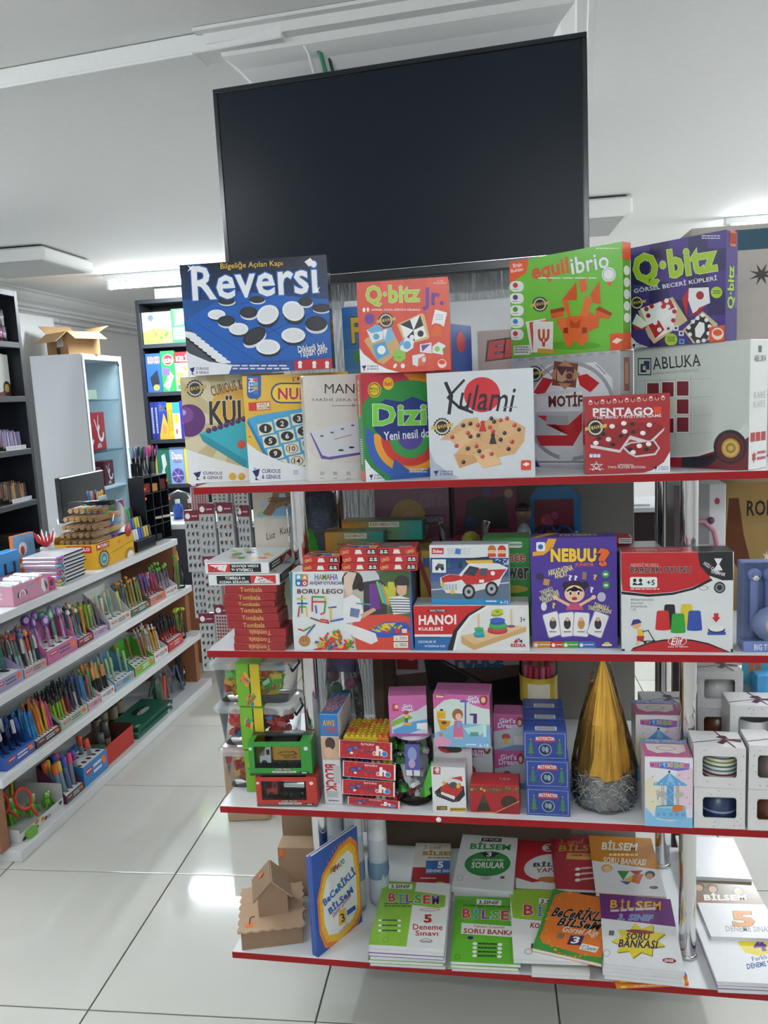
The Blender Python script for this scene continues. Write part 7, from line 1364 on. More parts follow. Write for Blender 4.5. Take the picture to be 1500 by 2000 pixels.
def penmesh(kind,c1,c2,L=0.14,r=0.0052):
    k = (kind,c1,c2,L,r)
    if k in PEN: return PEN[k]
    m = MB()
    if kind == 'click': m.lathe([(0.0008,0),(r*0.5,0.012),(r,0.022),(r,L*0.55),(r*1.05,L*0.56),(r*1.05,L*0.9),(r*0.6,L*0.92),(r*0.6,L),(0.0003,L)],8,[c1]*4+[c2]*4); m.box(-0.0015,-r-0.002,L*0.6,0.0015,-r-0.0008,L*0.9,c2)
    elif kind == 'cap': m.lathe([(0.0008,0),(r*0.9,0.004),(r*0.9,L*0.62),(r*1.12,L*0.625),(r*1.12,L*0.985),(0.0004,L)],8,[c1]*3+[c2]*2); m.box(-0.0014,-r*1.12-0.002,L*0.66,0.0014,-r*1.12,L*0.96,c2)
    elif kind == 'slim': m.lathe([(0.0008,0),(r*0.8,0.01),(r*0.8,L*0.72),(r*0.95,L*0.725),(r*0.95,L*0.9),(r*0.5,L*0.91),(r*0.5,L),(0.0003,L)],7,[c1]*3+[c2]*4)
    elif kind == 'tube': m.lathe([(0.0008,0),(r,0.002),(r,L*0.72),(r*1.25,L*0.725),(r*1.25,L*0.98),(0.0008,L)],10,[c1]*3+[c2]*2)
    elif kind == 'pencil': m.lathe([(0.0004,0),(r,0.014),(r,L*0.93),(r,L),(0.0003,L)],6,['d8b98a',c1,c2,c2],smooth=False)
    me = m.build('pen',PLAS); PEN[k] = me.data; bpy.data.objects.remove(me); return PEN[k]
TOP = {}
def topmesh(kind,c):
    if (kind,c) in TOP: return TOP[(kind,c)]
    m = MB()
    if kind == 'ball': m.ball((0,0,0.006),0.0085,c,9,6)
    elif kind == 'bear': m.ball((0,0,0.006),0.009,c,9,6).ball((-0.006,0,0.014),0.0035,c,6,4).ball((0.006,0,0.014),0.0035,c,6,4).ball((-0.003,-0.008,0.007),0.0013,'1c1c1e',5,3).ball((0.003,-0.008,0.007),0.0013,'1c1c1e',5,3)
    elif kind == 'bunny': m.ball((0,0,0.005),0.008,c,9,6).tube((-0.003,0,0.01),(-0.005,0,0.026),0.0025,n=6,col=c).tube((0.003,0,0.01),(0.005,0,0.026),0.0025,n=6,col=c)
    elif kind == 'disc': m.lathe([(0.0004,-0.004),(0.021,-0.004),(0.0225,0),(0.021,0.004),(0.0004,0.004)],18,c,M=T(0,0,0.022) @ RX(90)); m.lathe([(0.0004,0.0045),(0.012,0.0045)],14,'c9b6d6',M=T(0,0,0.022) @ RX(90))
    elif kind == 'flower': 
        for i in range(6): a = i*math.pi/3; m.ball((0.008*math.cos(a),0.008*math.sin(a),0.012),0.006,c,6,4,sz=1.5)
    elif kind == 'cone': m.tube((0,0,0),(0,0,0.05),0.008,0.002,8,c)
    o = m.build('topper',PLAS); TOP[(kind,c)] = o.data; bpy.data.objects.remove(o); return TOP[(kind,c)]
NPEN = [0]
def pen(M,kind,c1,c2,label,group,top=None,L=0.14,r=0.0052):
    o = bpy.data.objects.new('pen',penmesh(kind,c1,c2,L,r)); COL.objects.link(o); o.matrix_world = M; tag(o,label,'pen',group); NPEN[0] += 1
    if top:
        h = bpy.data.objects.new('topper',topmesh(*top)); COL.objects.link(h); h.parent = o; h.matrix_local = T(0,0,L)
    return o
def display(lv,t0,t1,col,label,where,pens,fh=0.035,bh=0.12,dp=0.115,d0=0.022,back=True,dark=None,nx=None,ny=3,holes=True,pl='ffffff',tilt=9,gap=0.0,sticker_=True,sparse=1.0):
    """open pen display box: low front with print, raked sides, tall back, holed tray; pens = list of (kind, c1, c2, top) by column"""
    d,z = LV[lv]; W = t1-t0-0.004; M = GD(t0+0.002,d+d0,z)
    o = empty('pen_display_box',M,label,'display box','card pen display boxes')
    m = MB().box(0,0,0.0005,W,0.0012,fh,col).box(0,0.0013,0.0005,W,dp,0.002,col)
    for x in (0.0,W-0.0012):
        vs = [(x,0.0013,0.0021),(x,dp,0.0021),(x,dp,bh),(x,dp*0.62,bh*0.75),(x,0.0013,fh)]; vs += [(x+0.0012,b_,c) for _,b_,c in vs]
        m.add(vs,[(0,1,2,3,4),(9,8,7,6,5)]+[(i,i+5,(i+1) % 5+5,(i+1) % 5) for i in range(5)],dark or col)
    if back: m.box(0.0013,dp-0.0012,0.0021,W-0.0013,dp,bh,dark or col)
    m.build('carton',CARD,o)
    n = nx or len(pens)
    tr = MB().box(0.0014,0.0014,fh-0.004,W-0.0014,dp-0.0014,fh-0.003,pl).build('holed_tray',CARD,o)
    if holes:
        p = Print(W-0.003,dp-0.003,M=T(0.0014,0.0014,fh-0.003) @ RX(-90),gap=0.0003)
        for i in range(n):
            for j in range(ny): p.ell((i+0.5)*100/n,(j+0.5)*100/ny,26/n,22/ny,'2a2a2c',10)
        p.done(tr,CARD,'holes')
    p = Print(W,fh); p.rect(8,22,34,50,'b5303a'); p.words(11,30,31,46,1,'f0e8e8'); p.words(40,25,74,80,2,'e6e6ea' if sum(lin(col)) < 0.9 else '4a4a55')
    if sticker_: p.rect(78,18,92,62,'e8682a',-8)
    p.done(o,CARD,'front_print')
    for i in range(n):
        for j in range(ny):
            if random.random() > sparse: continue
            kd,c1,c2,tp = pens[(i*len(pens))//n] if not isinstance(pens[0],list) else random.choice(pens[0])
            x = (i+0.5)*W/n; y = 0.008+(j+0.5)*(dp-0.03)/ny
            pen(M @ T(x+random.uniform(-1,1)*0.0012,y,0.0045+j*0.004) @ RX(-tilt) @ RYY(random.uniform(-5,5)) @ RZ(random.uniform(-25,25)),kd,c1,c2,f"{cname(c1)} {'tube' if kd == 'tube' else 'pen'} with {cname(tp[1])+' '+{'bear': 'animal head', 'ball': 'ball', 'bunny': 'bunny', 'disc': 'round disc', 'cone': 'cone', 'flower': 'flower'}[tp[0]]+' top' if tp else cname(c2)+' cap'}, {['front', 'middle', 'rear', 'hindmost'][j] if ny > 2 else ['front', 'rear'][j]} row in the {where.split(' in the ')[-1]}",'pens of the '+where.split(' in the ')[-1],tp,random.choice((0.128,0.134,0.140)) if kd != 'tube' else 0.15,0.0056 if kd not in ('tube','slim') else 0.0095 if kd == 'tube' else 0.0062)
    return o
# ---- shelf B
display('B',0.80,0.97,'9f93b8','lavender pen display box at the near end of the second shelf','cone-topped pen in the lavender near-end box',[('cap','d9a08a','d8704a',('cone','d8704a')),('cap','4a8f86','2f7a70',None)],fh=0.045,ny=1,nx=3)
display('B',0.972,1.115,'c5a9b2','pale pink pen display box with many figure-topped pens','figure-topped patterned pen in the pale pink box',[[('click','cfcfcf','d8563a',('bear','c9a070')),('click','3a3a3e','d0d0d0',('bear','3a6ab0')),('click','8fa8a8','5a6a6a',('ball','c23a34')),('click','b9a0a0','9a7a7a',('bear','9a6a4a')),('click','e0e0e0','2a2a2e',('ball','e0b08a'))]],nx=7,ny=3,fh=0.034,dark='7a6a88')
display('B',1.120,1.332,'bd6496','bright pink pen display box with round disc-topped pens','clear lilac pen with a round disc top in the bright pink box',[('click','c9a9c9','b98ab9',('disc','6a3f96')),('click','c9a9c9','b98ab9',('disc','7a4fa6')),('click','b9c9b9','5aa07a',('disc','2f9a5a')),('click','c9a9c9','b98ab9',('disc','8a5fb0'))],ny=2,fh=0.055,bh=0.15)
display('B',1.334,1.450,'74203a','dark maroon pen display box with panda-topped pens','panda-topped pen in the dark maroon box',[('click','d08a8a','c97a7a',('bear','e6e6e6')),('click','5a8ab0','4a7aa0',('bear','2a2a2c')),('click','6a90b0','3a5a7a',('bear','e6e6e6')),('click','d89a3a','d08a2a',('ball','e0a040'))],ny=3,fh=0.034)
display('B',1.452,1.572,'b2a5cc','lilac pen display box with lime patterned pens','lime and grey patterned pen in the lilac box',[('cap','a8b84a','8aa83a',None),('cap','9aa86a','b0c04a',None),('cap','8a9a8a','6a8a6a',None),('cap','8a7070','7a6060',None)],ny=3,fh=0.032,dark='6a5a9a')
display('B',1.590,1.785,'c6c6c1','off-white pen display box with a tall printed back','pale yellow or teal gel pen in the off-white box',[('cap','c9c4b0','d5d0ba',None),('cap','7fb3ae','5aa5a5',None),('cap','cdc9a0','d8d4a8',None),('cap','d0cda8','d8d4a8',None)],nx=5,ny=2,fh=0.036,bh=0.165,sparse=0.8)
display('B',1.788,1.978,'2f5f48','dark green pen display box with gold pens','gold or blue pen with an orange top in the dark green box',[('click','4a6f96','3a5f86',('ball','3f6f9a')),('click','9a8a4a','8a7a3a',('ball','d88a2a')),('click','a08a4a','9a7a3a',('ball','e0912a')),('click','a5904a','9a8040',('ball','d88a2a')),('click','7a8a4a','6a8a4a',('ball','d8a04a')),('click','a88a5a','7f9a4a',None)],ny=2,fh=0.032)
display('B',1.982,2.150,'cc8573','salmon pen display box with magenta pens','magenta or violet pen in the salmon box',[('cap','7a5a7a','5a4a8a',None),('cap','8a4a5a','6f8ac0',None),('cap','a03a5a','b03a7a',None),('cap','a8445a','c03a6a',None)],nx=5,ny=2,fh=0.038,dark='b05a4a')
display('B',2.152,2.290,'dcdfe0','white pen display box with frog-topped pens','grey pen with a green frog top in the white box',[('click','9a8a9a','6a5a6a',('bear','5aae3a')),('click','8a7a8a','6a5a6a',('bear','6abf45')),('click','9a8a9a','5a5a5a',('bear','8ac84a'))],nx=4,ny=2,fh=0.034)
def vase(M,h,r,label,stems):
    o = empty('vase',M,label,'vase','clear vases of flower pens')
    MB().lathe([(0.0005,0.001),(r*0.8,0.0015),(r,0.006),(r*0.85,h*0.5),(r*0.7,h*0.85),(r*0.75,h)],20,'ffffff').build('glass',CLEAR,o)
    for i,(c1,kind,c2,dx) in enumerate(stems): pen(M @ T(dx*0.3,random.uniform(-0.006,0.006),0.004) @ RYY(dx*600) @ RX(random.uniform(-6,6)),'slim',c1,c1,'flower-topped green stem pen standing in the '+label.split(' vase')[0]+' vase','flower pens in vases',(kind,c2),h*1.25,0.0035)
vase(GD(2.350,0.10,0.570),0.12,0.034,'narrow clear vase at the far end of the second shelf',[('5aa03a','flower','4aae4a',0.006),('8aa04a','cone','d8a03a',-0.008),('6a9a4a','ball','c9b03a',0.0)])
# ---- shelf C
display('C',0.754,0.925,'2f55a5','blue pen display box at the near end of the third shelf','navy and white pen in the blue box',[('cap','2a3350','d8dade',None),('cap','2a3350','2a3a66',None),('cap','1f2438','e0e0e2',None),('cap','2f3f70','3a5ab0',None)],nx=5,ny=2,fh=0.045,pl='2f62b5')
display('C',0.930,1.088,'3b3138','dark brown pen display box with blue, orange and pink pens','blue, orange or pink pen in the dark brown box',[('click','2f86c2','2a76b0',None),('click','2f86c2','2a76b0',None),('click','e07a2a','d86a20',None),('click','d8a52a','c9952a',None),('click','d0508a','c0407a',None),('click','d0508a','c0407a',None)],nx=8,ny=3,fh=0.030)
display('C',1.092,1.283,'a9b9a2','sage green pen display box crowded with black-capped pens','slim black-capped pen in the sage green box',[('slim','8ab83a','222226',None),('slim','8ab83a','222226',None),('slim','c98a3a','222226',None),('slim','7a2f3a','222226',None),('slim','4a3a6a','2a2a40',None),('slim','b9b9b9','222226',None),('slim','2a3050','222232',None)],nx=9,ny=4,fh=0.036,bh=0.14)
display('C',1.287,1.386,'cba3b8','soft pink pen display box with sky blue and green pens','sky blue, red or green pen in the soft pink box',[('cap','4a86bc','3f7ab0',None),('cap','5a94c6','3f7ab0',None),('cap','b5606a','a84f5a',None),('cap','4fa06a','3f905a',None)],ny=3,fh=0.032)
display('C',1.390,1.502,'d4d7d9','white and black pen display box with amber-topped pens','black pen with an amber top in the white and black box',[('cap','26262a','d09a55',None)],nx=5,ny=3,fh=0.034)
display('C',1.506,1.682,'7ea9c2','light blue pen display box, nearly empty','pale green or lilac pen in the light blue box',[('cap','a8c9a0','9ac08a',None),('cap','9a8fb8','8a7fb0',None),('cap','a8c9a0','9ac08a',None)],nx=6,ny=3,fh=0.036,bh=0.135,dark='5a93b0',sparse=0.28)
display('C',1.688,1.880,'72b03c','leaf green pen display box with a few leaning pens','brown or mint pen in the leaf green box',[('cap','9a6a55','8a5a48',None),('cap','8fc0b0','7ab8b0',None),('cap','a87060','9a6a55',None)],nx=6,ny=3,fh=0.040,bh=0.14,dark='4a8f2a',sparse=0.28,tilt=14)
display('C',1.884,2.030,'dcdedf','white pen display box with mustard bunny pens','mustard pen with a white bunny top in the plain white box',[('click','b9b4ae','9a958f',('bunny','b5aca0')),('click','d0a033','c0902a',('bunny','cfc8ba')),('click','d0a033','c0902a',('bunny','cfc8ba')),('click','c9c4be','b9b4ae',('ball','c05a4a'))],nx=5,ny=2,fh=0.040,dark='c9cccd')
display('C',2.036,2.212,'b8373c','red pen display box with red tubes','red tube pen with a black top in the red box',[('cap','b02a30','1f1f22',('ball','26262a'))],nx=6,ny=2,fh=0.050,dark='8a2a2e')
vase(GD(2.270,0.085,0.318),0.11,0.036,'wider clear vase at the far end of the third shelf',[('5f9a3a','flower','a8c83a',0.010),('6aa03a','flower','b0cc3a',-0.012),('5f9a3a','flower','a0c23a',0.0),('7aa84a','flower','b8d04a',0.018)])
# ---- base shelf
d,z = LV['base']; M = GD(0.775,0.03,z)
o = empty('toy_tray',M,'white open toy tray with magnifiers and frogs on the base shelf','toy tray')
MB().box(0,0,0.0005,0.268,0.20,0.002,'dfe2df').box(0,0,0.0021,0.268,0.0012,0.035,'cfd2cc').box(0,0.1988,0.0021,0.268,0.20,0.16,'5f8f4a').box(0.2668,0.0013,0.0021,0.268,0.1987,0.09,'d8dad8').box(0,0.0013,0.0021,0.0012,0.1987,0.05,'d8dad8').build('carton',CARD,o)
p = Print(0.268,0.035)
for i in range(12): p.ell(random.uniform(4,96),random.uniform(15,85),4,20,random.choice(['3a3c3a','6a9a4a','c9b83a','9a9a96','e06a2a']),9)
p.done(o,CARD); p = Print(0.268,0.16,M=T(0,0.1985,0)); 
for i in range(9): p.ell(random.uniform(8,92),random.uniform(15,85),9,12,random.choice(['c9764a','8a5a3a','d0a060','3a6ab0']),12)
p.done(o,CARD,'back_print')
def magnifier(M,label):
    o = empty('magnifier',M,label,'magnifier'); pts = [(0.034*math.cos(i*math.pi/10),0.0,0.034*math.sin(i*math.pi/10)*1.15) for i in range(20)]; pts.append(pts[0])
    MB().path(pts,0.006,8,'cf352c',caps=False).build('ring',PLAS,o); MB().lathe([(0.0004,0),(0.031,0)],20,'ffffff',M=RX(90)).build('lens',CLEAR,o); MB().tube((0,0,-0.038),(0.0,0,-0.09),0.006,0.005,8,'cf352c').build('handle',PLAS,o)
magnifier(M @ T(0.10,0.045,0.115) @ RYY(-20) @ RX(-20),'red-rimmed magnifier leaning at the front of the toy tray'); magnifier(M @ T(0.055,0.11,0.115) @ RYY(-30) @ RX(-25),'second red-rimmed magnifier further back in the toy tray')
def frog(M,label,s=1.0):
    o = empty('frog_toy',M,label,'toy frog','green frog toys in the tray')
    MB().ball((0,0,0.03*s),0.022*s,'67b52c',12,8,sx=0.9,sz=1.25).build('body',PLAS,o); MB().ball((0,-0.004,0.066*s),0.017*s,'72c034',12,8,sx=1.15).build('head',PLAS,o)
    for x in (-1,1): MB().ball((x*0.010*s,-0.010*s,0.080*s),0.006*s,'e6f0d8',8,5).build('eye',PLAS,o); MB().tube((x*0.016*s,-0.008,0.04*s),(x*0.026*s,-0.02*s,0.012*s),0.006*s,0.005*s,7,'5aa828').build('leg',PLAS,o)
frog(M @ T(0.115,0.115,0.003),'biggest green frog toy in the middle of the tray',1.25); frog(M @ T(0.175,0.075,0.003),'green frog toy beside the red-rimmed magnifier',1.0); frog(M @ T(0.235,0.05,0.003),'small green frog toy in the tray corner',0.8)
tag(MB().tube((0.16,0.14,0.01),(0.185,0.15,0.17),0.006,0.009,8,'d0a42f').build('toy_wand',PLAS,None,M),'translucent yellow toy wand sticking up from the tray','toy wand')
tag(MB().box(0.03,-0.018,0.0008,0.075,-0.002,0.03,'6fae3a',0.001).build('small_carton',CARD,None,M),'little green and yellow carton in front of the toy tray','carton')
display('base',1.050,1.176,'4a4644','grey display box of fat bubble tubes on the base shelf','fat tube with a bright cap in the grey bubble box',[('tube','7fa3c0','e0672a',None),('tube','9ab0b8','d8c03a',None),('tube','6f86b0','3a56b8',None),('tube','a0a8b8','e0406a',None)],nx=4,ny=2,fh=0.032,bh=0.15,dark='5a2a4a')
display('base',1.180,1.366,'2f7fc0','bright blue display box with clear pink-capped tubes','clear tube with a pink or violet cap in the bright blue box',[('tube','a8b0b0','6a3a9a',None),('tube','9aa2a2','d8502a',None),('tube','a8b0b0','d8406a',None)],nx=5,ny=2,fh=0.085,bh=0.12,dark='2a6aa0',sparse=0.5)
M = GD(1.372,0.03,z)
o = empty('open_carton',M,'red and brown open carton holding dark bottles on the base shelf','carton')
MB().box(0,0,0.0005,0.235,0.12,0.002,'6a4a3a').box(0,0,0.0021,0.235,0.0015,0.085,'b54238').box(0,0.1185,0.0021,0.235,0.12,0.11,'5a3a30').box(0,0.0016,0.0021,0.0015,0.1184,0.095,'6a8a5a').box(0.2335,0.0016,0.0021,0.235,0.1184,0.095,'5a3a30').build('carton',KRAFT,o)
def bottle(M,label,h=0.13,c='2c2a2c'): 
    o = empty('dark_bottle',M,label,'bottle','dark bottles on the base shelf'); MB().lathe([(0.0005,0.0005),(0.022,0.001),(0.023,0.006),(0.023,h*0.66),(0.018,h*0.76)],16,c).build('body',PLAS,o); MB().lathe([(0.0185,h*0.76),(0.0185,h*0.98),(0.0005,h)],16,'4a4a4c').build('cap',PLAS,o); MB().lathe([(0.0235,h*0.15),(0.0235,h*0.5)],16,'8a7f6c').build('label',PAPER,o)
bottle(M @ T(0.045,0.05,0.0025),'dark bottle in the red carton, nearer the blue tube box',0.125); bottle(M @ T(0.12,0.07,0.0025),'dark bottle in the middle of the red carton',0.145)
for i,t in enumerate((1.66,1.735,1.81,1.885)): bottle(GD(t,0.24+0.01*(i % 2),z),['first','second','third','fourth'][i]+' dark labelled bottle standing behind the green cases, counted from the red carton',0.17,'1e1e22')
for i in range(2):
    o = MB().box(0,0,0,0.36,0.17,0.018,'15604a',0.002,front='d5d8d2' if False else '124f3d').build('document_case',CARD,None,GD(1.640+0.03*i,0.025+0.012*i,z+i*0.0185,0)); tag(o,['lower','upper'][i]+' dark green flat carton lying on the base shelf','flat carton','dark green flat cartons')
    q = Print(0.36,0.17,M=T(0,0,0.018) @ RX(-90)); q.ell(58,42,17,20,'0d1f1a',24); q.ell(58,52,15,10,'b9bcb2',20); q.rect(4,82,14,94,'7fa894'); q.line([(30,70),(80,20)],1.2,'1f7a5c'); q.done(o,CARD,'lid_print'); pe = Print(0.36,0.018); pe.rect(84,20,92,80,'c9ccc4'); pe.done(o,CARD,'front_print')
tb = empty('tool_bag',GD(2.04,0.10,z),'clear plastic bag of coloured tools leaning under the third shelf','bag')
for i,(x,y,c,a) in enumerate(((0.0,0.02,'2f6a4a',-8),(0.03,0.0,'d8482a',6),(0.06,0.03,'3f8f6a',3),(0.09,0.01,'5a3a4a',-4),(0.12,0.04,'6a2f3a',10),(0.16,0.02,'3a5a8a',16),(0.05,0.06,'1f3f2f',0))): MB().tube((x,y,0.004),(x+0.14*math.sin(math.radians(a)),y,0.14),0.011,0.008,8,c).build('tool',PLAS,tb)
MB().add([(-0.03,-0.02,0.001),(0.22,-0.02,0.001),(0.22,0.08,0.001),(-0.03,0.08,0.001),(0.0,0.03,0.175),(0.14,0.03,0.175)],[(0,1,5,4),(1,2,5),(2,3,4,5),(3,0,4)],'ffffff').build('clear_bag',BAG,tb)
MB().add([(0.14,-0.021,0.16),(0.155,-0.021,0.16),(0.222,-0.023,0.003),(0.20,-0.023,0.003)],[(0,1,2,3),(3,2,1,0)],'5a80b0').build('bag_strip',PLAS,tb)
cu = empty('brush_cup',GD(2.315,0.13,z),'clear cup of black paint brushes by the far end panel','brush cup')
MB().lathe([(0.0005,0.001),(0.032,0.0015),(0.036,0.10)],18,'ffffff').build('cup',CLEAR,cu)
for i in range(9): a = i*0.7; pen(GD(2.315,0.13,z) @ T(0.012*math.cos(a),0.012*math.sin(a),0.004) @ RX(random.uniform(-10,10)) @ RYY(random.uniform(-12,6)),'pencil','26262a','2a2226','black-handled paint brush in the clear cup by the far end panel','paint brushes in the cup',None,0.19,0.004)
# ---- top shelf
d,z = LV['A']
M = GD(1.035,d+0.015,z); o = empty('pink_tray',M,'pink open carton with white silver packets on the top of the pen stand','carton')
w,dp,h = 0.225,0.16,0.075
MB().box(0,0,0.0005,w,dp,0.002,'d08aa6').box(0,0,0.0021,w,0.0015,h,'d18fab').box(0,dp-0.0015,0.0021,w,dp,h,'c98aa4').box(0,0.0016,0.0021,0.0015,dp-0.0016,h,'dba0b8').box(w-0.0015,0.0016,0.0021,w,dp-0.0016,h,'c47f9c').build('carton',CARD,o)
p = Print(w,h); p.ring(25,55,10,14,'4a3a44',20,a0=150,a1=390,ky=1.6); p.ring(25,55,6,9,'eceaec',20,a0=150,a1=390,ky=2.6); p.poly([(80,12),(92,20),(94,80),(84,88),(78,60)],'e6e2e8'); p.poly([(88,18),(97,60),(92,86),(88,50)],'5a3a5e'); p.words(40,18,62,36,1,'8a9ad0'); p.ell(70,10,5,12,'e8722a'); p.done(o,CARD)
s_ = side_print('left',w,dp,h); s_.burst(50,50,14,26,9,'e3e6ea',1.6); s_.ell(50,50,9,14,'d0c06a'); s_.done(o,CARD,'side_print')
for i in range(7):
    pk = MB().box(0,0,0,0.026,0.12,0.055,'d8dadd',0.006).build('silver_packet',FOILM if i % 3 == 2 else FILM,None,M @ T(0.008+i*0.030,0.015,0.003+0.004*(i % 2)) @ RX(random.uniform(-4,8)) @ T(0,0,0.010 if i % 2 else 0.02)); tag(pk,'white and silver foil packet standing in the pink open carton','packet','foil packets in the pink carton')
bw_ = empty('tape_roll',GD(1.290,d+0.02,z),'small pink tape dispenser beside the pink carton','tape'); MB().lathe([(0.012,-0.01),(0.026,-0.01),(0.028,0),(0.026,0.01),(0.012,0.01),(0.012,-0.01)],20,'c93a78',M=T(0.0,0.012,0.029) @ RX(90)).build('roll',PLAS,bw_); MB().box(-0.026,0.0,0.0005,0.030,0.024,0.006,'d0508a',0.002).build('base',PLAS,bw_); MB().lathe([(0.0004,0.011),(0.011,0.011)],14,'2a2428',M=T(0.0,0.012,0.029) @ RX(90)).build('hub',PLAS,bw_)
for i in range(8):
    o = MB().box(0,0,0,0.215,0.15,0.0145,'dcdde0',0.003,left='c9a0b8',top='d8d8de').build('charm_notebook',FILM,None,GD(1.345+0.006*math.sin(i*2.1),d+0.03,z+0.0152*i,random.uniform(-2,2))); tag(o,['bottom','seventh','sixth','fifth','fourth','third','second','topmost'][i]+' notebook in the stack with coloured charm bindings','notebook','notebooks with charm bindings')
    MB().box(0.02,-0.0006,0.004,0.214,0.001,0.0105,'2a2a30').build('pages',PAPER,o)
    for j in range(3): MB().ball((0.006+j*0.018,-0.004,0.008),0.0075,random.choice(['c9407a','7ac0b0','d8c04a','8a7ac0','e06a9a','6ab0c8']),8,5).build('charm',PLAS,o)
hb = MB().box(0,0,0,0.21,0.05,0.155,'3a8fcf',0.002,left='2f80c0').build('hanger_box',CARD,None,GD(1.16,0.33,z)); tag(hb,'bright blue box with a black capital letter behind the foil packets','box'); p = Print(0.21,0.155); p.text('H',52,28,88,92,'16202c',0.03); p.ell(18,14,6,4,'e6eef4'); p.done(hb,CARD)
bk = MB().box(0,0,0,0.125,0.02,0.20,'d8702f',0.001).build('playing_card_pack',CARD,None,GD(1.40,0.37,z,-6)); tag(bk,'orange and blue booklet standing behind the bright blue box','booklet'); p = Print(0.125,0.20); p.rect(0,0,100,48,'6fa3cc'); p.ell(42,30,20,14,'e6e0dc'); p.ell(40,34,10,10,'b8403a'); p.rect(0,48,100,100,'d9722f'); p.words(20,60,75,78,1,'f4ece0'); p.done(bk,CARD)
bo = empty('gift_bow',GD(1.52,0.30,z),'frilly red and white bow behind the notebooks','bow')
MB().box(-0.02,-0.02,0.0005,0.02,0.02,0.135,'c9cbd0',0.003).build('box',CARD,bo)
for i in range(16): a = i*0.42; MB().path([(0,0,0.135),(0.03*math.cos(a),0.03*math.sin(a),0.16),(0.045*math.cos(a),0.045*math.sin(a),0.185+0.01*(i % 3))],[0.004,0.006,0.002],6,'c9343a' if math.cos(a) < 0.1 else 'eceef0').build('frill',PAPER,bo)
# yellow pencil display with clear hood
M = GD(1.655,d+0.03,z); W = 0.345; DP = 0.20; HB = 0.115
o = empty('pencil_display',M,'yellow counter display with a clear hood full of bundled colour pencils','pencil display')
MB().box(0,0,0.0005,W,0.002,HB,'dca927').box(0,DP-0.002,0.0005,W,DP,HB+0.03,'d09c22').box(0,0.0021,0.0005,0.002,DP-0.0021,HB,'d8a526').box(W-0.002,0.0021,0.0005,W,DP-0.0021,HB,'c99522').box(0.0021,0.0021,HB-0.05,W-0.0021,DP-0.0021,HB-0.048,'c99522').build('carton',CARD,o)
p = Print(W,HB); 
for i in range(60): p.ell(random.uniform(0,45),random.uniform(3,40),0.4,0.8,'b58a1c',6)
p.rect(2,4,34,26,'b5272e'); p.text('STABILO',11,8,32,18,'f4ecea',0.06); p.ell(7,13,3,6,'f0e6e4'); p.words(12,20,30,24,1,'e6c8c6'); p.burst(18,66,11,15,18,'6a5a1c',2.6); p.ell(18,66,9.5,26,'e9d9a0'); p.ell(18,66,8,22,'2f8fa8'); p.words(14,60,22,74,3,'d8ecf0'); p.line([(40,55),(96,38)],1.5,'8a6a1c'); p.ring(88,98,9,15,'b5891c',24,ky=2.4); p.ell(88,98,9,24,'e3e4e4'); p.ell(60,22,3,6,'d86a3a'); p.done(o,CARD)
s_ = side_print('left',W,DP,HB); s_.rect(30,6,90,34,'b5272e'); s_.text('STABILO',40,12,86,26,'f4ecea',0.06); s_.done(o,CARD,'side_print')
hood = []; nn = 16; HR = 0.170
for y in (0.004,DP-0.004):
    for i in range(nn+1): a = math.pi*i/nn; hood.append((0.003+HR-HR*math.cos(a),y,HB+0.001+HR*1.02*math.sin(a)))
MB().add(hood,[(i,i+1,nn+2+i,nn+1+i) for i in range(nn)]+[tuple(range(nn,-1,-1))],'ffffff',None,True).build('clear_hood',CLEAR,o)
cols = ['3fae3a','2f9a4a','7a2f9a','c0343a','d8b43a','3a66b8','2a8fc0','d0408a','e07a2a','8a4a2a','5a8f3a']
k = 0
for j in range(6):
    zz = HB-0.046+0.016+j*0.033; hh_ = max(0.0,zz+0.02-HB)/(HR*1.02)
    if hh_ >= 0.97: continue
    half = HR*math.sqrt(1-hh_*hh_)-0.022; xa,xb = HR-half,HR+half
    if zz < HB: xa,xb = 0.03,W-0.035
    for i in range(6):
        c = cols[(j*2+i*3) % len(cols)]; yy = 0.022+i*0.031; xm = xa+(xb-xa)*0.5
        mm = MB()
        for q in range(7): a = q*math.pi/3; rr = 0.0 if q == 6 else 0.0082; mm.tube((xa,rr*math.cos(a),rr*math.sin(a)),(xm,rr*math.cos(a),rr*math.sin(a)),0.0040,n=6,col='d6ae80',smooth=False).tube((xm,rr*math.cos(a),rr*math.sin(a)),(xb,rr*math.cos(a),rr*math.sin(a)),0.0043,n=6,col=c,smooth=False)
        bn = mm.build('pencil_bundle',PLAS,None,M @ T(0,yy,zz)); nmc = {'3fae3a': 'green','2f9a4a': 'dark green','7a2f9a': 'violet','c0343a': 'red','d8b43a': 'yellow','3a66b8': 'blue','2a8fc0': 'sky blue','d0408a': 'pink','e07a2a': 'orange','8a4a2a': 'brown','5a8f3a': 'olive'}[c]
        tag(bn,f'bundle of {nmc}-ended pencils in row {["one", "two", "three", "four", "five", "six"][j]} under the clear hood','pencil bundle','pencil bundles in the yellow display'); k += 1
MB().lathe([(0.0005,0),(0.030,0.0006),(0.030,0.002),(0.0005,0.0026)],22,'b5272e',M=T(0.30,-0.0006,HB+0.012) @ RX(90)).build('round_badge',CARD,o); MB().box(0.297,0.0,HB-0.005,0.303,0.0012,HB+0.014,'b5272e').build('badge_stem',CARD,o)
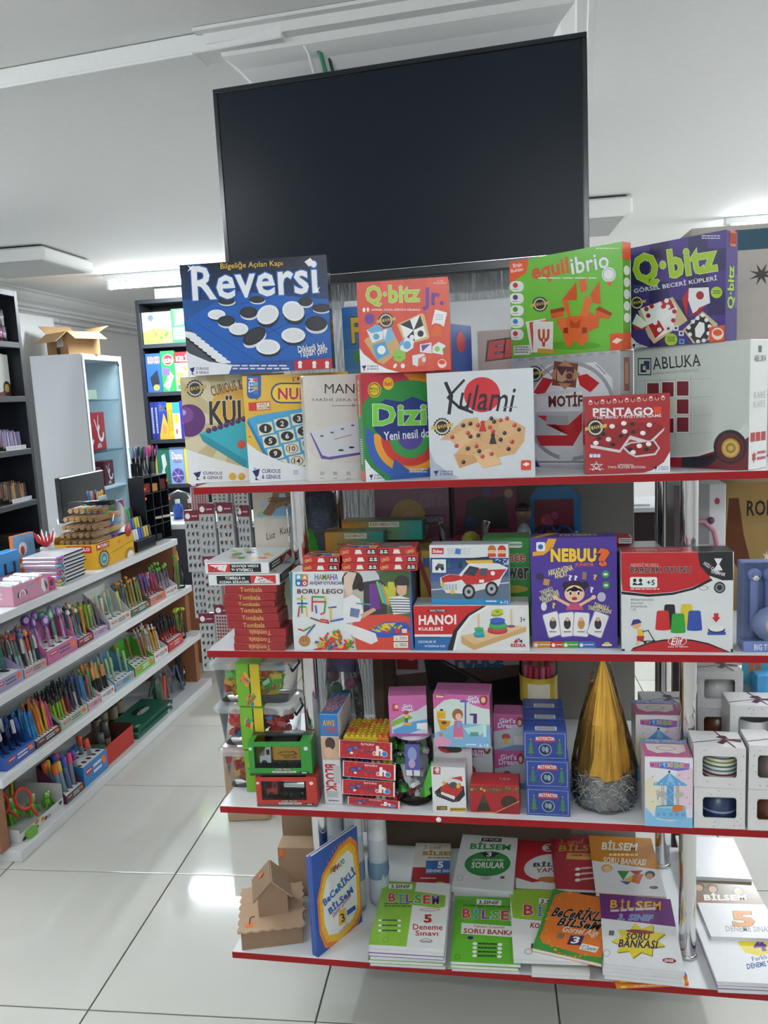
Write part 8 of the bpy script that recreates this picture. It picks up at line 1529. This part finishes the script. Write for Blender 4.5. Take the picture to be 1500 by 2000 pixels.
# black pen block with highlighters
M = GD(2.035,d+0.03,z); o = empty('highlighter_rack',M,'stepped black rack of bright highlighters beside the yellow display','pen rack')
st_ = [(0.0,0.055),(0.045,0.10),(0.09,0.145),(0.135,0.19)]
for i,(y,h) in enumerate(st_): MB().box(0,y,0.0005,0.20,y+0.044,h,'1d1f24',0.001).build('step',PLAS,o)
for i,(y,h) in enumerate(st_):
    for j in range(7):
        c = [['e0e4e8','3a5fb0','d0b03a','2a3a5a'],['d89a2a','3a6ac0','d8d03a','2a3a50'],['4a3a34','2a86c0','3fc05a','5a2a6a'],['6a3a8a','2f5ac0','3a76d0','d83a78']][i][(j*4)//7]
        tag(MB().box(-0.010,-0.006,0,0.010,0.006,0.055,c,0.002).build('highlighter',PLAS,None,M @ T(0.018+j*0.027,y+0.022,h+0.0006) @ RX(-6)),f"{cname(c)} chunky highlighter on the {['lowest', 'second', 'third', 'highest'][i]} step of the black rack",'highlighter','highlighters in the stepped rack')
# black pigeonhole organiser with stamps
M = GD(2.255,0.20,z+0.0,-4); o = empty('organiser',M,'black pigeonhole organiser with small brown stamps at the far end of the stand','organiser')
W,Hh,DPp = 0.24,0.345,0.09
MB().box(0,DPp-0.003,0,W,DPp,Hh,'16181c').build('back',PLAS,o)
for i in range(4): MB().box(i*(W-0.004)/3,0,0,i*(W-0.004)/3+0.004,DPp-0.0031,Hh,'1c1e23').build('divider',PLAS,o)
for j in range(5): MB().box(0.0041,0.001,j*(Hh-0.004)/4,W-0.0041,DPp-0.0032,j*(Hh-0.004)/4+0.004,'1a1c21').build('shelf',PLAS,o)
for i,(x,zz,w,h,c) in enumerate(((0.012,0.262,0.06,0.05,'7a2f2a'),(0.09,0.262,0.055,0.042,'b58a55'),(0.175,0.262,0.055,0.058,'5a2626'),(0.10,0.0045,0.05,0.03,'3a3a3e'))):
    tag(MB().box(0,0.006,0,w,0.07,h,c,0.003).build('stamp',KRAFT,None,M @ T(x,0,zz)),['reddish brown stamp block in the organiser top row','tan stamp block in the organiser top row','dark brown stamp block in the organiser top row','dark block in the lowest organiser row'][i],'stamp')
tag(MB().path([(0.11,0.02,0.12),(0.2,0.0,0.118),(0.235,-0.01,0.116)],0.008,6,'b9b3a2').build('brush_bundle',PAPER,None,M),'pale bundle of sticks in the organiser middle row','bundle')
for i,(x,zz) in enumerate(((-0.001,0.28),(-0.001,0.23),(0.225,0.30),(0.235,0.20))): MB().box(x,-0.0016,zz,x+0.016,-0.0003,zz+0.014,'e8622a').build('price_sticker',PAPER,o)
# clear pen cups standing on the organiser
def pencup(M,label,cols,n,h=0.075):
    o = empty('pen_cup',M,label,'pen cup','clear pen cups on the stand'); MB().box(-0.035,-0.03,0.0005,0.035,0.03,h,'ffffff',0.004).build('cup',CLEAR,o)
    for i in range(n): pen(M @ T(random.uniform(-0.025,0.025),random.uniform(-0.02,0.02),0.003) @ RX(random.uniform(-12,12)) @ RYY(random.uniform(-14,14)),'cap','1f2126',cols[i % len(cols)],'black pen with '+cname(cols[i % len(cols)])+' cap in '+label.split(' on ')[0],'pens of '+label,None,0.155,0.0042)
pencup(GD(2.31,0.245,z+0.3455),'the smoky cup of violet-capped pens on the organiser',['1f2126','6a3f96','b04aa0','8fb0c0','b0a8c8','3a9a5a'],14)
pencup(GD(2.415,0.245,z+0.3455),'the second cup of bright pens on the organiser',['d0408a','7a3f9a','e0622a','3a9a5a'],10)
M2 = GD(2.10,0.385,z); tag(MB().box(-0.05,-0.04,0.0005,0.05,0.04,0.15,'26282d',0.003).build('stand_block',PLAS,None,M2),'dark pedestal block behind the yellow display','pedestal')
pencup(GD(2.10,0.385,z+0.1506),'the clear cup of blue and orange capped pens on the pedestal',['3a66b8','2f86c8','e0702a','d8a03a','5ab04a'],14,0.09)
bl = MB().box(0,0,0,0.085,0.004,0.17,'a9c0c4',0.001).build('leaflet',CARD,None,GD(1.985,0.275,z+0.12,6) @ RX(-8)); tag(bl,'pale green leaflet leaning against the cup of blue pens','leaflet'); p = Print(0.085,0.17); p.words(15,10,85,60,6,'5a86a0'); p.rect(10,66,90,95,'6fae8a'); p.done(bl,CARD)
# monitor seen from behind at the counter
mo = empty('monitor',GD(2.02,0.52,0),'black flat monitor standing behind the yellow pencil display','monitor')
MB().box(0.0,0.0,0.98,0.42,0.03,1.205,'22262c',0.005).build('screen_back',PLAS,mo); MB().box(0.19,0.03,0.83,0.23,0.05,1.05,'1c1f24',0.003).build('neck',PLAS,mo); MB().box(0.10,-0.02,0.816,0.32,0.12,0.83,'1c1f24',0.004).build('foot',PLAS,mo)
# ================================================================== the back of the shop
SLATE = pmat('slate_laminate',0.4,color='22262d',noise=0.04); WCAB = pmat('white_cabinet_board',0.4,color='d9dde2',noise=0.02)
def BC(y,d,z,yaw=0): return Matrix(((0,-1,0,-2.0),(1,0,0,0),(0,0,1,0),(0,0,0,1))) @ T(y,d,z) @ RZ(yaw)     # faces the aisle
# ---- black bookcase along the wall
bc = empty('black_bookcase',BC(0,0,0),'tall dark grey bookcase with pencils and game boxes at the picture edge','bookcase')
MB().box(2.755,0,0,2.785,0.30,2.215,'2d323b',0.001).build('side_panel',SLATE,bc); MB().box(1.70,0,0,1.73,0.30,2.215,'2d323b',0.001).build('side_panel',SLATE,bc); MB().box(1.7305,0.285,0.0,2.7545,0.30,2.18,'20242b').build('back',SLATE,bc)
BZ = (2.182,1.895,1.592,1.292,0.995,0.70,0.38,0.05)
for zz in BZ: MB().box(1.7305,0.0,zz,2.7545,0.2845,zz+0.032,'353b45',0.001).build('shelf',pmat('slate_shelf',0.4,color='2d333c'),bc)
for i,(y,zz,c) in enumerate(((2.700,1.9275,'b8aecb'),(2.655,1.9275,'c985a5'),(2.61,1.9275,'c06a92'),(2.69,2.018,'b5b2b4'))):
    tag(MB().lathe([(0.0005,0),(0.021,0.001),(0.021,0.088),(0.0005,0.09)],18,c).build('foil_roll',FOILM,None,BC(y,0.06,zz)),['lilac foil roll nearest the bookcase end','pink foil roll beside the lilac one','deep pink foil roll third from the bookcase end','silver foil roll lying highest on the others'][i],'foil roll','metallic foil rolls')
o = carton('board_game_box',BC(2.52,0.05,1.6245,4),0.205,0.04,0.235,'d8dcd6','off-white game box with a medal on the dark bookcase','game box',CARD,right='8a2430'); p = Print(0.205,0.235); p.fill('d3d8d0'); p.poly([(0,86),(50,90),(100,70),(100,100),(0,100)],'6e222b'); p.ell(80,80,20,17,'2c2a2c',24); p.ell(80,80,12,10,'c9a54a',20); p.done(o,CARD)
o = carton('board_game_box',BC(2.60,0.10,1.6245,2),0.14,0.035,0.245,'c23a34','red, blue and yellow game box behind the off-white one on the dark bookcase','game box'); p = Print(0.14,0.245); p.rect(0,0,55,100,'b5302f'); p.poly([(50,0),(100,0),(100,100),(60,60)],'d9ae3a'); p.poly([(40,55),(75,30),(100,70),(100,95),(50,80)],'4a86c8'); p.text('DOMINO',20,4,100,16,'f0f0ea',0.05,rot=8); p.rect(40,80,95,100,'c9763a'); p.done(o,CARD)
def pencilrack(y,zz,cols,label,where,n=13):
    o = empty('pencil_holder',BC(y,0.02,zz),label,'pencil holder','clear pencil holders in the dark bookcase'); MB().box(0,0,0.0005,0.20,0.13,0.022,'ffffff',0.002).build('tray',TUB,o); p = Print(0.20,0.022); p.fill('dcdfe3'); p.words(6,20,90,80,2,'9a8a94'); p.done(o,CARD)
    for i in range(n):
        for j in range(3): pen(BC(y,0.02,zz) @ T(0.012+i*0.014,0.02+j*0.035,0.005+j*0.008) @ RX(-8) @ RYY(random.uniform(5,12)),'pencil',cols[(i+j) % len(cols)],cols[(i+2*j) % len(cols)],f"{cname(cols[(i+j) % len(cols)])} pencil, {['front', 'middle', 'rear'][j]} row of the {label}",'pencils of the '+label,None,0.095,0.0042)
pencilrack(2.54,1.3245,['8a7fb5','a890c0','9aa5c0','b58ab0','d0d0d8'],'clear holder of lilac pencils on the dark bookcase','lilac or grey pencil in the clear holder on the dark bookcase')
pencilrack(2.54,1.0275,['1f1f24','26262a','c93a34','3fae4a','d8762a','222226'],'clear holder of black pencils on the dark bookcase','black or bright pencil in the lower clear holder on the dark bookcase')
o = carton('blister_card',BC(2.60,0.16,1.0275,0) @ RX(-6),0.05,0.004,0.175,'b9bcc0','white blister card standing behind the black pencils','blister card',CARD); p = Print(0.05,0.175); p.rect(8,5,92,25,'d8d8da'); p.ell(40,60,16,22,'3a3a3e'); p.done(o,CARD)
for i in range(5): tag(MB().box(0,0,0,0.17,0.12,0.022,'3a372f',0.001,front='5a5546').build('dark_book',CARD,None,BC(2.50+0.01*(i % 2),0.03,0.7325+0.0225*i)),['bottom','second','third','fourth','top'][i]+' dark booklet in the low pile on the dark bookcase','book','dark booklets')
# ---- white cabinet with a glass front, and the open carton on it
cm = T(-2.30,4.05,0) @ Matrix(((0,-1,0,0),(1,0,0,0),(0,0,1,0),(0,0,0,1)))
cb = empty('glass_cabinet',cm,'white cabinet with a glass front showing red goods','cabinet')
MB().box(0,0,0.0,0.022,0.40,1.935,'d9dde2',0.001).build('side_panel',WCAB,cb); MB().box(0.62,0,0.0,0.642,0.40,1.935,'d9dde2',0.001).build('side_panel',WCAB,cb); MB().box(0.0225,0,1.895,0.6195,0.40,1.935,'d9dde2',0.001).build('top',WCAB,cb); MB().box(0.0225,0.38,0.0,0.6195,0.40,1.894,'8b8f95').build('back',WCAB,cb); MB().box(0.0225,0.0,0.0,0.6195,0.379,0.08,'d9dde2').build('plinth',WCAB,cb)
for zz in (0.5,0.9,1.19,1.585): MB().box(0.023,0.03,zz,0.619,0.378,zz+0.012,'a9b0b5').build('shelf',GLASS if zz > 1 else WCAB,cb)
dr = MB().box(0.024,-0.004,0.09,0.618,-0.001,1.89,'ffffff').build('glass_door',GLASS,cb)
for x0,x1,z0,z1 in ((0.0,0.024,0.0,1.935),(0.60,0.642,0.0,1.935)): MB().box(x0,-0.012,z0,x1,-0.0045,z1,'c6cbd0',0.001).build('door_frame',WCAB,dr)
MB().box(0.56,-0.016,1.855,0.59,-0.0125,1.875,'22262a').build('lock',PLAS,dr)
for i,(x,y,zz,w,d_,h,c) in enumerate(((0.10,0.10,1.2025,0.20,0.05,0.20,'a8262c'),(0.30,0.12,1.2025,0.22,0.06,0.30,'b02a30'),(0.12,0.1,0.9125,0.22,0.08,0.16,'7a2028'),(0.40,0.1,0.9125,0.16,0.08,0.2,'6a1f26'),(0.06,0.16,1.5975,0.22,0.1,0.06,'9fb5b0'),(0.32,0.16,1.5975,0.20,0.1,0.08,'b9b39c'))):
    o = MB().box(0,0,0,w,d_,h,c,0.006).build('boxed_gift',CARD,None,cm @ T(x,y,zz)); tag(o,['short red gift box in the glass cabinet','tall red gift bag with white swirls in the glass cabinet','dark red gift box low in the glass cabinet','upright dark red gift box low in the glass cabinet','pale green bundle on the upper glass shelf','cream bundle on the upper glass shelf'][i],'gift')
    if i < 4: p = Print(w,h); p.ring(62,55,14,24,'d8d4d4',20,a0=0,a1=250); p.line([(20,20),(45,60)],5,'d8d4d4'); p.line([(50,10),(40,45)],4,'d0c8c8'); p.text('AYA',30,82,60,94,'e6dede',0.05); p.done(o,CARD)
CMx = T(-2.66,4.24,1.9355) @ RZ(-32); o = empty('open_cardboard_box',CMx,'open brown cardboard box on top of the white cabinet','cardboard box')
w,d_,h = 0.30,0.26,0.165; k = 'a8845f'
MB().box(0,0,0,w,0.004,h,k,front='a58058').box(w-0.004,0.0041,0,w,d_,h,k,right='a17c56').box(0,0.0041,0,0.004,d_,h,k).box(0.0041,d_-0.004,0,w-0.0041,d_,h,k).box(0.0041,0.0041,0,w-0.0041,d_-0.0041,0.004,k).build('box',KRAFT,o)
MB().box(0,-0.12,0,w,0,0.003,'b0906a',M=T(0,0,h) @ RX(38)).build('flap',KRAFT,o); MB().box(0,0,0,0.12,d_,0.003,'ad8c66',M=T(w,0,h) @ RYY(30)).build('flap',KRAFT,o); MB().box(-0.12,0,0,0,d_,0.003,'ad8c66',M=T(0,0,h) @ RYY(35)).build('flap',KRAFT,o); MB().box(0,0,0,w,0.10,0.003,'b0906a',M=T(0,d_,h) @ RX(30)).build('flap',KRAFT,o)
p = Print(w,h); p.rect(48,20,78,62,'d8d5cc',-3); p.words(52,26,74,56,4,'9a958a'); p.rect(45,66,62,96,'4a3a30'); p.done(o,KRAFT)
# ---- dark bookcase of games facing the room
M = T(-2.175,4.80,0); bb = empty('games_bookcase',M,'dark grey bookcase of boxed games beyond the dark blue game box','bookcase')
for x in (0,0.99): MB().box(x,0,0,x+0.03,0.30,2.38,'3a414b',0.001).build('side_panel',SLATE,bb)
MB().box(0.0305,0.285,0,0.9895,0.30,2.35,'20242b').build('back',SLATE,bb)
for zz in (2.35,1.995,1.605,1.215,0.84,0.45,0.04): MB().box(0.0305,0,zz,0.9895,0.2845,zz+0.032,'3b424d',0.001).build('shelf',MATS['slate_shelf'],bb)
def game(x,z,w,h,col,label,art,y=0.03,t=0.05,right=None):
    o = carton('board_game_box',M @ T(x,y,z),w,t,h,col,label,'game box',CARD,right=right or col); p = Print(w,h); art(p); p.done(o,CARD)
def a1(p): p.fill('dfe8e6'); p.poly([(0,62),(40,50),(100,60),(100,100),(0,100)],'9ac45a'); p.ell(30,18,10,10,'6a7a8a'); p.words(50,20,92,34,2,'a9b4b4'); [p.ell(random.uniform(8,92),random.uniform(68,92),5,5,random.choice(['d8c04a','5a9a4a','e0e6e0'])) for i in range(8)]
def a2(p): p.fill('3fae5a'); p.poly([(20,5),(70,5),(60,45),(15,50)],'e6eaea'); p.rect(5,55,95,90,'dfe6e0'); p.words(10,62,90,84,3,'4a8a6a')
def a3(p): p.fill('2f5fb5'); p.text('SUDOKU',12,8,95,26,'e0703a',0.06,'f0f0f0',0.03); p.poly([(20,62),(75,42),(85,78),(35,92)],'2a2f3a'); p.ell(60,88,22,8,'c9a54a')
def a4(p): p.fill('2f9a50'); p.ell(55,22,40,14,'e6e6e6'); p.ell(55,22,36,12,'b8323a'); p.text('KELİME',25,16,88,29,'f2f2f2',0.05); p.poly([(10,85),(60,50),(90,62),(45,98)],'e8eae6'); p.rect(8,42,60,60,'7a5ab0')
def a5(p): p.fill('dfe3e0'); p.rect(0,0,100,28,'b92e34'); p.text('KELİME',8,6,100,24,'f0f0f0',0.06); [p.rect(8+i*18,36+j*16,22+i*18,48+j*16,random.choice(['3a9a4a','e0c03a','3a66b8','c0343a','f2f2f2'])) for i in range(5) for j in range(4)]
def a6(p): p.fill('2c3f98'); p.text('PİRAMİT',10,6,130,24,'16181c',0.05,'d8dcf0',0.03); p.poly([(0,90),(60,30),(100,60),(100,100),(0,100)],'d8a83a'); p.ell(60,74,24,14,'e08a5a')
def a7(p): p.fill('d8b02f'); p.words(25,20,75,80,14,'5a4a1a')
def a8(p): p.fill('dfe2e8'); p.rect(0,0,100,30,'3a9ac0'); p.ell(50,45,30,14,'d8b83a'); p.ell(40,80,12,8,'c0343a')
def a9(p): p.fill('3b3090'); p.ell(60,20,30,18,'c03a40'); p.line([(10,60),(60,50),(90,90)],4,'8a3a8a'); p.rect(20,80,90,98,'e0e0e6')
def a10(p): p.fill('2a6a55'); p.poly([(45,20),(70,15),(80,45),(60,60),(75,85),(30,85),(50,55)],'c9cfd0'); p.rect(0,0,12,100,'c9b03a')
def a11(p): p.fill('8aa5d0'); p.text('Dama',15,12,90,34,'f0e8ea',0.06,'5a2a4a',0.04); p.text('Oyunu',25,34,80,46,'6a4a6a',0.03); p.ell(50,78,42,20,'5a4590',24); [p.line([(50,78),(50+40*math.cos(i),78+18*math.sin(i))],2,'c9c0e0') for i in range(6)]
def a12(p): p.fill('e0cc3a'); p.ell(50,30,20,10,'f4f4e6')
for a in ((0.035,2.0275,0.245,0.255,'dfe8e6','white and green boxed game on the upper shelf of the games bookcase',a1),(0.285,2.0275,0.17,0.27,'3fae5a','bright green boxed game on the upper shelf of the games bookcase',a2),(0.035,1.6375,0.125,0.315,'2f5fb5','blue number puzzle box on the games bookcase',a3),(0.163,1.6375,0.115,0.33,'2f9a50','green word game box on the games bookcase',a4),(0.281,1.6375,0.17,0.315,'dfe3e0','red and white word game box on the games bookcase',a5),
          (0.035,1.2475,0.032,0.31,'2a3580','first dark blue spine on the third shelf of the games bookcase',lambda p: p.words(30,15,75,85,16,'d8dcf0')),(0.069,1.2475,0.032,0.31,'2a3580','second dark blue spine on the third shelf of the games bookcase',lambda p: p.words(30,15,75,85,16,'d8dcf0')),(0.103,1.2475,0.075,0.31,'2c3f98','blue box with a rainbow on the third shelf of the games bookcase',a6),(0.180,1.2475,0.022,0.30,'d8b02f','first yellow spine on the games bookcase',a7),(0.204,1.2475,0.022,0.30,'d8b02f','second yellow spine on the games bookcase',a7),(0.228,1.2475,0.06,0.30,'dfe2e8','white, blue and yellow box on the games bookcase',a8),(0.290,1.2475,0.12,0.31,'3b3090','violet boxed game on the third shelf of the games bookcase',a9),
          (0.040,0.8725,0.125,0.30,'2a6a55','dark green boxed game low on the games bookcase',a10),(0.168,0.8725,0.125,0.305,'8aa5d0','pale blue boxed game low on the games bookcase',a11),(0.296,0.8725,0.07,0.30,'e0cc3a','yellow box beside the pale blue game low on the bookcase',a12)): game(*a)
tag(MB().box(0,0,0,0.30,0.22,0.085,'cfd8dc',0.003).build('storage_box',CARD,None,M @ T(0.155,0.04,2.3825)),'pale grey box lying on top of the games bookcase','box')
# ---- counter with a white top
o = empty('counter',T(-1.60,2.78,0),'dark fronted counter with a white top behind the pen stand','counter')
MB().box(0.02,0.02,0.48,1.18,0.50,0.815,'3d454f',0.002).build('front_panel',pmat('counter_slate',0.45,color='3d4550'),o); MB().box(0.03,0.03,0.0,1.17,0.48,0.4795,'8a6848').build('lower_panel',BRWN,o); MB().box(0,0,0.8155,1.20,0.52,0.845,'e6eaee',0.002).build('top',WCAB,o)
for x,c,cc,lb in ((0.36,'2a55b0','dfe2e6','blue bottle with a white cap on the counter'),(0.44,'5a3026','dfe2e6','brown bottle with a white cap on the counter')):
    q = empty('bottle',T(-1.60+x,3.0,0.8455),lb,'bottle'); MB().lathe([(0.0005,0),(0.03,0.001),(0.03,0.075),(0.014,0.095)],14,c).build('body',PLAS,q); MB().lathe([(0.015,0.095),(0.015,0.118),(0.0005,0.119)],12,cc).build('cap',PLAS,q)
sb = MB().lathe([(0.0005,0),(0.09,0.002),(0.10,0.06),(0.07,0.13),(0.0005,0.16)],16,'d5dadd',jit=0.1).build('plastic_bag',TUB,None,T(-1.30,3.17,0.8455)); tag(sb,'crumpled clear plastic bag lying on the counter','bag')
# ---- right-hand aisle: book shelves beyond the rack
M = T(1.55,2.35,0) @ RZ(-18); o = empty('white_bookcase',M,'white bookcase of colourful book spines beyond the rack','bookcase')
for x in (0,1.18): MB().box(x,0,0,x+0.02,0.28,1.30,'d9dbda',0.001).build('side_panel',WCAB,o)
MB().box(0.0205,0.27,0,1.1795,0.28,1.29,'c9c6c0').build('back',WCAB,o)
for zz in (0.04,0.36,0.67,0.985,1.28): MB().box(0.0205,0,zz,1.1795,0.269,zz+0.02,'e0e2e0',0.001).build('shelf',WCAB,o)
x = 0.03; i = 0
bc_ = ['6a9a5a','8a6a4a','2f7fc0','2a86c8','a8c24a','c03a34','e6e6e6','a5826a','3a9a5a','d8a53a','ececec','c0343a','2f4fb0','d8d8d8','7a5a9a','3a8fb0']
names = {'6a9a5a': 'green','8a6a4a': 'brown','2f7fc0': 'blue','2a86c8': 'sky blue','a8c24a': 'lime','c03a34': 'red','e6e6e6': 'white','a5826a': 'tan','3a9a5a': 'emerald','d8a53a': 'amber','ececec': 'cream','c0343a': 'crimson','2f4fb0': 'royal blue','d8d8d8': 'pale grey','7a5a9a': 'purple','3a8fb0': 'teal'}
for lv,zz in (('',1.0055),(' lower',0.6905)):
    x = 0.03; i = 0
    while x < 1.12:
        t = random.uniform(0.016,0.034); h = random.uniform(0.19,0.25); c = bc_[i % len(bc_)]
        q = MB().box(0,0,0,t,0.16,h,c,0.001).build('shelf_book',CARD,None,M @ T(x,0.03,zz)); tag(q,f'{names[c]} book spine on the{lv} shelf of the white bookcase','book','book spines of the white bookcase'); x += t+0.0012; i += 1
# small dark display table behind the rack's chrome post
o = empty('side_table',RACK @ T(0.93,0.78,0),'small dark display table with a white top behind the chrome post','table'); MB().box(0,0,1.06,0.26,0.22,1.16,'33262a',0.002).build('drawer',MATT,o); MB().box(-0.01,-0.01,1.1605,0.27,0.23,1.175,'c9ccce',0.002).build('top',WCAB,o)
for x in (0.01,0.22):
    for y in (0.01,0.18): MB().box(x,y,0,x+0.03,y+0.03,1.0595,'33262a').build('leg',MATT,o)
tag(MB().box(0,0,0,0.10,0.08,0.006,'e3e5e6',0.001).build('leaflets',PAPER,None,RACK @ T(0.96,0.80,1.1755)),'white leaflets lying on the small dark table','leaflets')
# teal tag card and blue carton at the rack end
tcard = MB().poly([(0,0.0),(0.03,-0.008),(0.06,0.0),(0.055,0.09),(0.03,0.12),(0.005,0.09)],0,0.003,'4f9fb5').build('tag_card',CARD,None,RK(1.18,0.235,S3+0.227,0)); tag(tcard,'teal die-cut tag card with an orange letter above the mug boxes','tag card')
p = Print(0.06,0.12); p.text('b',30,45,70,80,'c9602f',0.07); p.ell(50,20,20,12,'b9c9a8'); p.done(tcard,CARD)
carton('plain_carton',RK(1.165,0.245,S3,0),0.07,0.12,0.225,'a5a09a','grey carton carrying the teal tag card','carton',CARD,top='c9c6c0')
o = carton('blue_carton',RK(1.205,0.198,S3+0.0,4),0.035,0.04,0.258,'4a9fd8','sky blue carton at the very end of the third shelf','carton',CARD)
